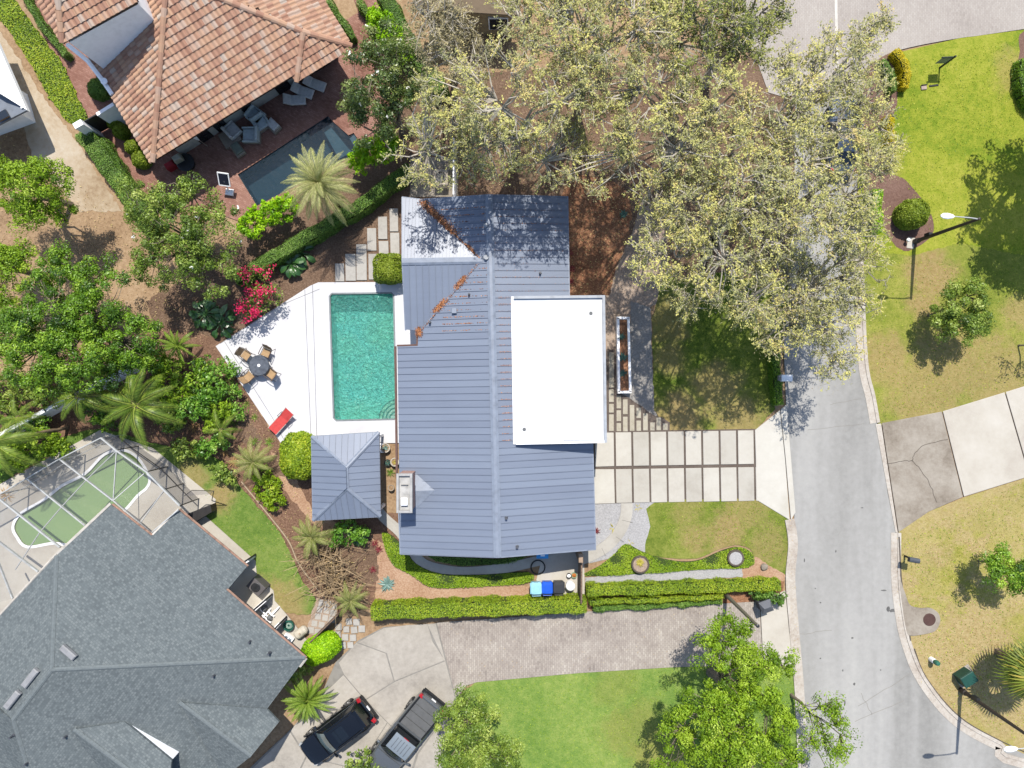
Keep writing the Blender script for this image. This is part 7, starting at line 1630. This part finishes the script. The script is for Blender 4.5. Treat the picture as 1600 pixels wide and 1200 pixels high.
armchair('grey green ottoman in front of the beige platform', 374, 236, AN + .1, plain('sage_cushion', C(140, 152, 142), .9), .6, 'ottoman', 'ottoman', False); armchair('white ottoman with pillow standing alone near the pool edge', 429, 199, AN + .25, M_cushw, .6, 'ottoman', 'ottoman', False)
for px, py, rz, lab in ((466, 160, -.5, 'white chaise longue furthest from the magnolia'), (478, 147, -.9, 'white chaise longue in the middle'), (497, 136, -.9, 'white chaise longue nearest the magnolia')):
    x, y = G(px, py); t = thing('chaise_longue', lab, 'lounger', (0, 0, 0), 0, 'chaises on the villa patio'); MB().bbox((.1, 0, .3), (.95, .6, .14), 0, .04).build('cushion', M_cushw, t); m = MB(); m.box((0, 0, 0), (.5, .6, .12), M=Matrix.Translation((-.52, 0, .48)) @ Matrix.Rotation(R(42), 4, 'Y')); m.build('backrest', M_cushw, t)
    for a in (-.4, .5):
        for s in (-.24, .24): MB().box((a, s, .12), (.05, .05, .24)).build('leg', M_steel, t)
    move_to(t, (x, y, .06), AN + rz)
x, y = G(362, 217); tag(MB().bbox((0, 0, .12), (1.15, 1.0, .24), AN, .02).build('platform', plain('beige_platform', C(182, 168, 156), .9)), 'low beige platform carrying a pale seat on the villa patio', 'platform').matrix_basis = Matrix.Translation((x, y, .06))
x, y = G(296, 258); t = thing('fire_table', 'round black fire table near the villa corner', 'table', (x, y, .06)); MB().lathe([(.4, 0), (.52, .45), (.56, .5), (.5, .52), (.2, .5), (0, .48)], 22, (x, y, .06)).build('bowl', M_black, t)
x, y = G(287, 254); t = thing('grill_cart', 'beige topped grill cart beside the black fire table', 'grill', (x, y, .06)); MB().bbox((x, y, .45), (.55, .42, .8), AN, .03).build('cart', plain('grill_beige', C(178, 176, 160), .6), t); MB().bbox((x, y, .92), (.5, .36, .14), AN, .05).build('hood', plain('grill_hood', C(196, 192, 178), .5), t)
x, y = G(272, 262); tag(MB().bbox((0, 0, .3), (.6, .4, .6), AN, .08).build('covered_stool', plain('crimson_cover', C(178, 26, 44), .8)), 'crimson covered stool at the villa corner', 'stool').matrix_basis = Matrix.Translation((x, y, .06))
x, y = G(325, 229); t = thing('closed_parasol', 'folded white parasol leaning by the villa windows', 'parasol', (x, y, .06)); MB().tube([(x, y, .06), (x - .5, y + .3, 1.9)], .025, 6).build('pole', M_potb, t); MB().tube([(x - .2, y + .12, .8), (x - .3, y + .18, 1.2), (x - .5, y + .3, 1.95)], [.04, .13, .03], 9).build('canopy', M_white, t)
# pool basketball hoop
x, y = G(362, 289); t = thing('pool_hoop', 'white framed poolside basketball hoop at the dark pool corner', 'hoop', (0, 0, 0)); MB().bbox((0, -.5, .1), (.5, .4, .16), 0, .04).build('base', M_white, t); MB().tube([(0, -.5, .1), (0, -.1, 1.0)], .04, 8).build('post', M_white, t)
Tt = Matrix.Translation((0, 0, 1.1)) @ Matrix.Rotation(R(-50), 4, 'X'); m = MB(); m.box((0, 0, 0), (.62, .03, .8), M=Tt); m.build('backboard', plain('navy_board', C(44, 48, 70), .4), t)
for cx_, cz_, w_, h_ in ((0, .4, .7, .06), (0, -.4, .7, .06), (.33, 0, .06, .8), (-.33, 0, .06, .8)): m = MB(); m.box(Tt @ Vector((cx_, .0, cz_)) - Tt.translation * 0, (0, 0, 0)); m = MB(); m.box((0, 0, 0), (w_, .06, h_), M=Tt @ Matrix.Translation((cx_, .0, cz_))); m.build('board_edge', M_white, t)
m = MB(); m.tube([Tt @ Vector((.16 * math.cos(a), .2 + .16 * math.sin(a), -.2)) for a in np.linspace(0, 6.2832, 15)], .014, 5, False); m.build('rim', M_white, t)
move_to(t, (x, y, .06), R(-8))

# ------------------------------------------------------------ vehicles
def paint(name, col, rough=.22, metal=.35, coat=1.0):
    n = Nd(name); f = n.noise(n.objc(), 60, 2.0); c = n.ramp(f, [(0.3, tuple(x * .92 for x in col[:3]) + (1,)), (.7, col)])
    return n.done(n.bsdf(c, rough, metal, None, .5, Coat_Weight=coat, Coat_Roughness=.04))
M_tyre = plain('tyre_rubber', C(40, 40, 42), .9); M_rim = plain('alloy_rim', C(176, 178, 184), .3, .8); M_cglass = plain('tinted_glass', C(24, 30, 36), .05, spec=.9, var=.02); M_tail = plain('tail_lamp_red', C(208, 30, 40), .25, spec=.7); M_head = plain('lamp_clear', C(206, 212, 220), .1, spec=.8); M_trim = plain('black_trim', C(34, 35, 38), .45)
def outline(L_, Wd, nf=3.2, nr=5.0, k=36, taper=.06):
    pts = []
    for a in np.linspace(0, 2 * math.pi, k, endpoint=False):
        e_ = nf if math.cos(a) > 0 else nr; c, s = math.cos(a), math.sin(a)
        x = L_ / 2 * math.copysign(abs(c) ** (2 / e_), c); y = Wd / 2 * math.copysign(abs(s) ** (2 / 6.5), s); y *= 1 - taper * max(0, x / (L_ / 2)) ** 3; pts.append((x, y))
    return pts
def vehicle(name, label, cat, kind, body_col, px, py, zref, heading, dims, roof_sky_col=None):
    L_, Wd, Ht = dims; t = thing(name, label, cat, (0, 0, 0)); M_b = paint(name + '_paint', body_col); o2 = outline(L_, Wd)
    m = MB(); belt = .98 if kind == 'suv' else 1.12 if kind == 'truck' else .9
    lv = ((.22, .93, .96), (.34, .985, .99), (.55, 1.0, 1.0), (belt * .82, 1.0, 1.0), (belt * .93, .99, .97), (belt, .965, .90))
    m.loft([[(x * sx, y * sy, z - (0.10 * max(0, x / (L_ / 2)) ** 2 if z > belt * .8 else 0)) for x, y in o2] for z, sx, sy in lv]); m.build('body', M_b, t, smooth=False)
    hw = Wd / 2 * .86
    if kind == 'suv': b0, b1, r0_, r1_ = -L_ * .455, L_ * .20, -L_ * .37, L_ * .045
    elif kind == 'truck': b0, b1, r0_, r1_ = -L_ * .10, L_ * .20, -L_ * .075, L_ * .085
    else: b0, b1, r0_, r1_ = -L_ * .40, L_ * .17, -L_ * .25, L_ * .03
    rw = hw * .80; zb, zt_ = belt - .015, Ht
    B = [Vector((b0, -hw, zb)), Vector((b1, -hw * .98, zb - .05)), Vector((b1, hw * .98, zb - .05)), Vector((b0, hw, zb))]; Tp = [Vector((r0_, -rw, zt_ - .05)), Vector((r1_, -rw * .96, zt_ - .04)), Vector((r1_, rw * .96, zt_ - .04)), Vector((r0_, rw, zt_ - .05))]
    m = MB(); m.loft([[tuple(v) for v in B], [tuple(v) for v in Tp]], True, True); m.build('cabin', M_trim, t)
    # curved roof skin
    m = MB(); loops = []
    for i, xx in enumerate(np.linspace(r0_ - .05, r1_ + .06, 7)):
        f = (xx - r0_) / (r1_ - r0_); crown = .05 * (1 - (2 * f - 1) ** 2); loops.append([(xx, yy * (rw + .035), zt_ - .045 + crown + .035 * (1 - yy * yy)) for yy in np.linspace(-1, 1, 9)] + [(xx, yy * (rw + .03), zt_ - .075) for yy in np.linspace(1, -1, 3)])
    m.loft(loops); m.build('roof', M_b if not roof_sky_col else paint(name + '_roof_paint', roof_sky_col), t, smooth=False)  # lighter roof colour is a sky reflection painted over the same body paint
    def pane(nm, q, mat=M_cglass, push=.012, shrink=.92):
        c = sum(q, Vector()) / 4; nn = (q[1] - q[0]).cross(q[2] - q[1]).normalized()
        if nn.z < 0: nn = -nn
        q = [c + (p - c) * shrink + nn * push for p in q]; MB().poly(q).build(nm, mat, t)
    wsb = [Vector((b1 + .0, -hw * .96, zb - .05)), Vector((b1 + .10, 0, zb - .05))]
    # bowed windscreen
    m = MB(); lo = [Vector((b1 + .14 * (1 - yy * yy), yy * hw * .93, zb - .02)) for yy in np.linspace(-1, 1, 9)]; hi = [Vector((r1_ + .06 + .06 * (1 - yy * yy), yy * rw * .92, zt_ - .05)) for yy in np.linspace(-1, 1, 9)]
    mid_ = [a.lerp(b_, .5) + Vector((.02, 0, .03)) for a, b_ in zip(lo, hi)]
    for r1l, r2l in ((lo, mid_), (mid_, hi)):
        for i in range(8): m.poly([r1l[i], r1l[i + 1], r2l[i + 1], r2l[i]])
    m.build('windscreen', plain('windscreen_glass', C(120, 140, 146) if kind == 'suv' else C(44, 54, 58), .05, spec=.9), t)
    pane('rear_window', [B[0], B[3], Tp[3], Tp[0]])
    for s, (i0, i1) in ((-1, (0, 1)), (1, (3, 2))):
        b_a, b_b, t_a, t_b = B[i0], B[i1], Tp[i0], Tp[i1]; cuts = (0, .36, .68, 1) if kind != 'truck' else (0, .48, 1)
        for c0, c1 in zip(cuts[:-1], cuts[1:]):
            q = [b_a.lerp(b_b, c0), b_a.lerp(b_b, c1), t_a.lerp(t_b, c1), t_a.lerp(t_b, c0)]; c = sum(q, Vector()) / 4; q = [c + (p - c) * .9 + Vector((0, s * .014, .008)) for p in q]; MB().poly(q).build('side_window', M_cglass, t)
        MB().tube([tuple(B[i0] + Vector((.05, s * .02, .04))), tuple(B[i1] + Vector((-.1, s * .02, .06)))], .018, 5).build('window_trim', M_rim, t)
        MB().tube([(b1 - .15, s * (hw + .02), zb + .04), (b1 - .2, s * (Wd / 2 + .08), zb + .08), (b1 - .22, s * (Wd / 2 + .2), zb + .08)], [.04, .09, .07], 7).build('mirror', M_b, t)
        m = MB(); m.box((L_ * .455, s * Wd * .36, belt - .26), (.22, .3, .14), s * -.35); m.build('headlight', M_head, t)
        m = MB(); m.bbox((-L_ * .474, s * Wd * .40, belt - .03), (.20, .26, .20), s * .2, .03); m.build('tail_light', M_tail, t)
        for xx in (L_ * .31, -L_ * .29):
            rr = .37 if kind != 'truck' else .40; yy = s * (Wd / 2 - .10)
            m = MB(); m.loft([[(xx + rr * k * math.cos(a), yy + s * dy, rr + rr * k * math.sin(a)) for a in np.linspace(0, 6.2832, 20, endpoint=False)] for dy, k in ((-.12, .9), (-.1, 1), (.1, 1), (.125, .92))]); w_ = m.build('wheel', M_tyre, t)
            m = MB(); m.loft([[(xx + rr * k * math.cos(a), yy + s * dy, rr + rr * k * math.sin(a)) for a in np.linspace(0, 6.2832, 14, endpoint=False)] for dy, k in ((.09, .66), (.13, .62), (.12, .1))]); m.build('rim', M_rim, w_)
            m = MB(); m.tube([(xx + (rr + .07) * math.cos(a), s * (Wd / 2 - .01), rr + (rr + .05) * math.sin(a)) for a in np.linspace(.1, math.pi - .1, 9)], .05, 5); m.build('wheel_arch', M_trim if kind != 'sedan' else M_b, t)
        for xx in ((.05, -.75) if kind != 'truck' else (.35, -.35)): MB().box((xx, s * (Wd / 2 - .005), belt - .16), (.18, .03, .035)).build('door_handle', M_b, t)
    # bonnet with shut lines
    m = MB(); loops = []
    for xx in np.linspace(b1 + .16, L_ * .465, 7):
        f = (xx - b1) / (L_ / 2 - b1); ww = Wd * .43 * (1 - .16 * f ** 3); loops.append([(xx, yy * ww, belt - .06 * f ** 2 - .055 * f ** 4 * 1.5 + .055 * (1 - yy * yy) + .0) for yy in np.linspace(-1, 1, 9)] + [(xx, yy * ww, belt - .16) for yy in np.linspace(1, -1, 3)])
    m.loft(loops); m.build('bonnet', M_b, t, smooth=False)
    MB().box((L_ * .485, 0, .62), (.06, Wd * .55, .2)).build('grille', M_trim, t)
    MB().bbox((-L_ * .488, 0, .56), (.16, Wd * .86, .26), 0, .05).build('bumper', M_trim if kind != 'sedan' else M_b, t)
    MB().box((-L_ * .497 - .012, 0, .86 if kind == 'truck' else .78), (.03, .32, .16)).build('number_plate', M_white, t)
    if kind == 'suv':
        for s in (-1, 1): MB().tube([(r0_ + .1, s * rw * .9, zt_ - .02), (r0_ + .2, s * rw * .9, zt_ + .06), (r1_ - .25, s * rw * .9, zt_ + .06), (r1_ - .1, s * rw * .9, zt_ - .02)], .02, 6).build('roof_rail', M_trim, t)
        for x0_, x1_ in ((-.62, -.12), (-.08, .1)): MB().bbox(((x0_ + x1_) / 2 - .25, 0, zt_ + .035), (x1_ - x0_, rw * 1.25, .02), 0, .008).build('sunroof', M_cglass, t)
        MB().bbox((r0_ - .1, 0, zt_ - .05), (.3, rw * 1.8, .05), 0, .02).build('spoiler', M_b, t)
    if kind == 'truck':
        bx0, bx1 = -L_ * .465, -L_ * .125; n_ = 4; w_ = (bx1 - bx0) / n_
        for i in range(n_): MB().bbox((bx0 + (i + .5) * w_, 0, belt + .025), (w_ - .03, Wd * .80, .05), 0, .015).build('tonneau_panel', plain('tonneau_vinyl', C(112, 114, 118), .7) if i == 0 else bpy.data.materials['tonneau_vinyl'], t)
        for s in (-1, 1): MB().bbox(((bx0 + bx1) / 2, s * Wd * .43, belt + .01), (bx1 - bx0 + .06, .1, .08), 0, .02).build('bed_rail', M_trim, t)
        MB().bbox((bx0 - .1, 0, belt - .06), (.08, Wd * .76, .3), 0, .02).build('tailgate', M_b, t); MB().box((r0_ - .06, 0, zt_ - .05), (.04, .36, .05)).build('brake_light', M_tail, t); MB().bbox((-L_ * .5 - .02, 0, .52), (.2, Wd * .82, .18), 0, .04).build('step_bumper', M_trim, t)
        for k in (-.45, -.22, 0, .22, .45): MB().box(((r0_ + r1_) / 2, k, zt_ + .035), (r1_ - r0_ - .2, .03, .012)).build('roof_rib', M_b, t)
    p = W(px, py, zref); move_to(t, (p.x, p.y, .08), heading); return t
vehicle('parked_car', 'black suv with dark glass roof parked beside the sago cycad', 'car', 'suv', C(20, 22, 28), 527, 1143, .8, R(217.5), (4.85, 1.92, 1.66))
vehicle('pickup_truck', 'grey pickup truck with folding bed cover parked on the court', 'truck', 'truck', C(128, 134, 142), 631, 1152, .9, R(231), (5.85, 2.02, 1.88), C(186, 198, 210))  # last colour: body grey lightened with a painted-in sky reflection
vehicle('parked_car', 'slate blue car parked in the street under the pale oak', 'car', 'sedan', C(64, 84, 112), 1318, 212, .8, R(88), (4.6, 1.84, 1.44))
x, y = G(880, 22); t = thing('trampoline_cover', 'small pale blue covered garden table glimpsed through the oak', 'covered table', (x, y, 0)); MB().bbox((x, y, .4), (1.0, .9, .8), .4, .12).build('cover', plain('pale_blue_cover', C(176, 190, 206), .7), t); MB().bbox((x, y, .82), (.7, .6, .08), .4, .03).build('top', plain('pale_cover', C(190, 202, 216), .7), t)
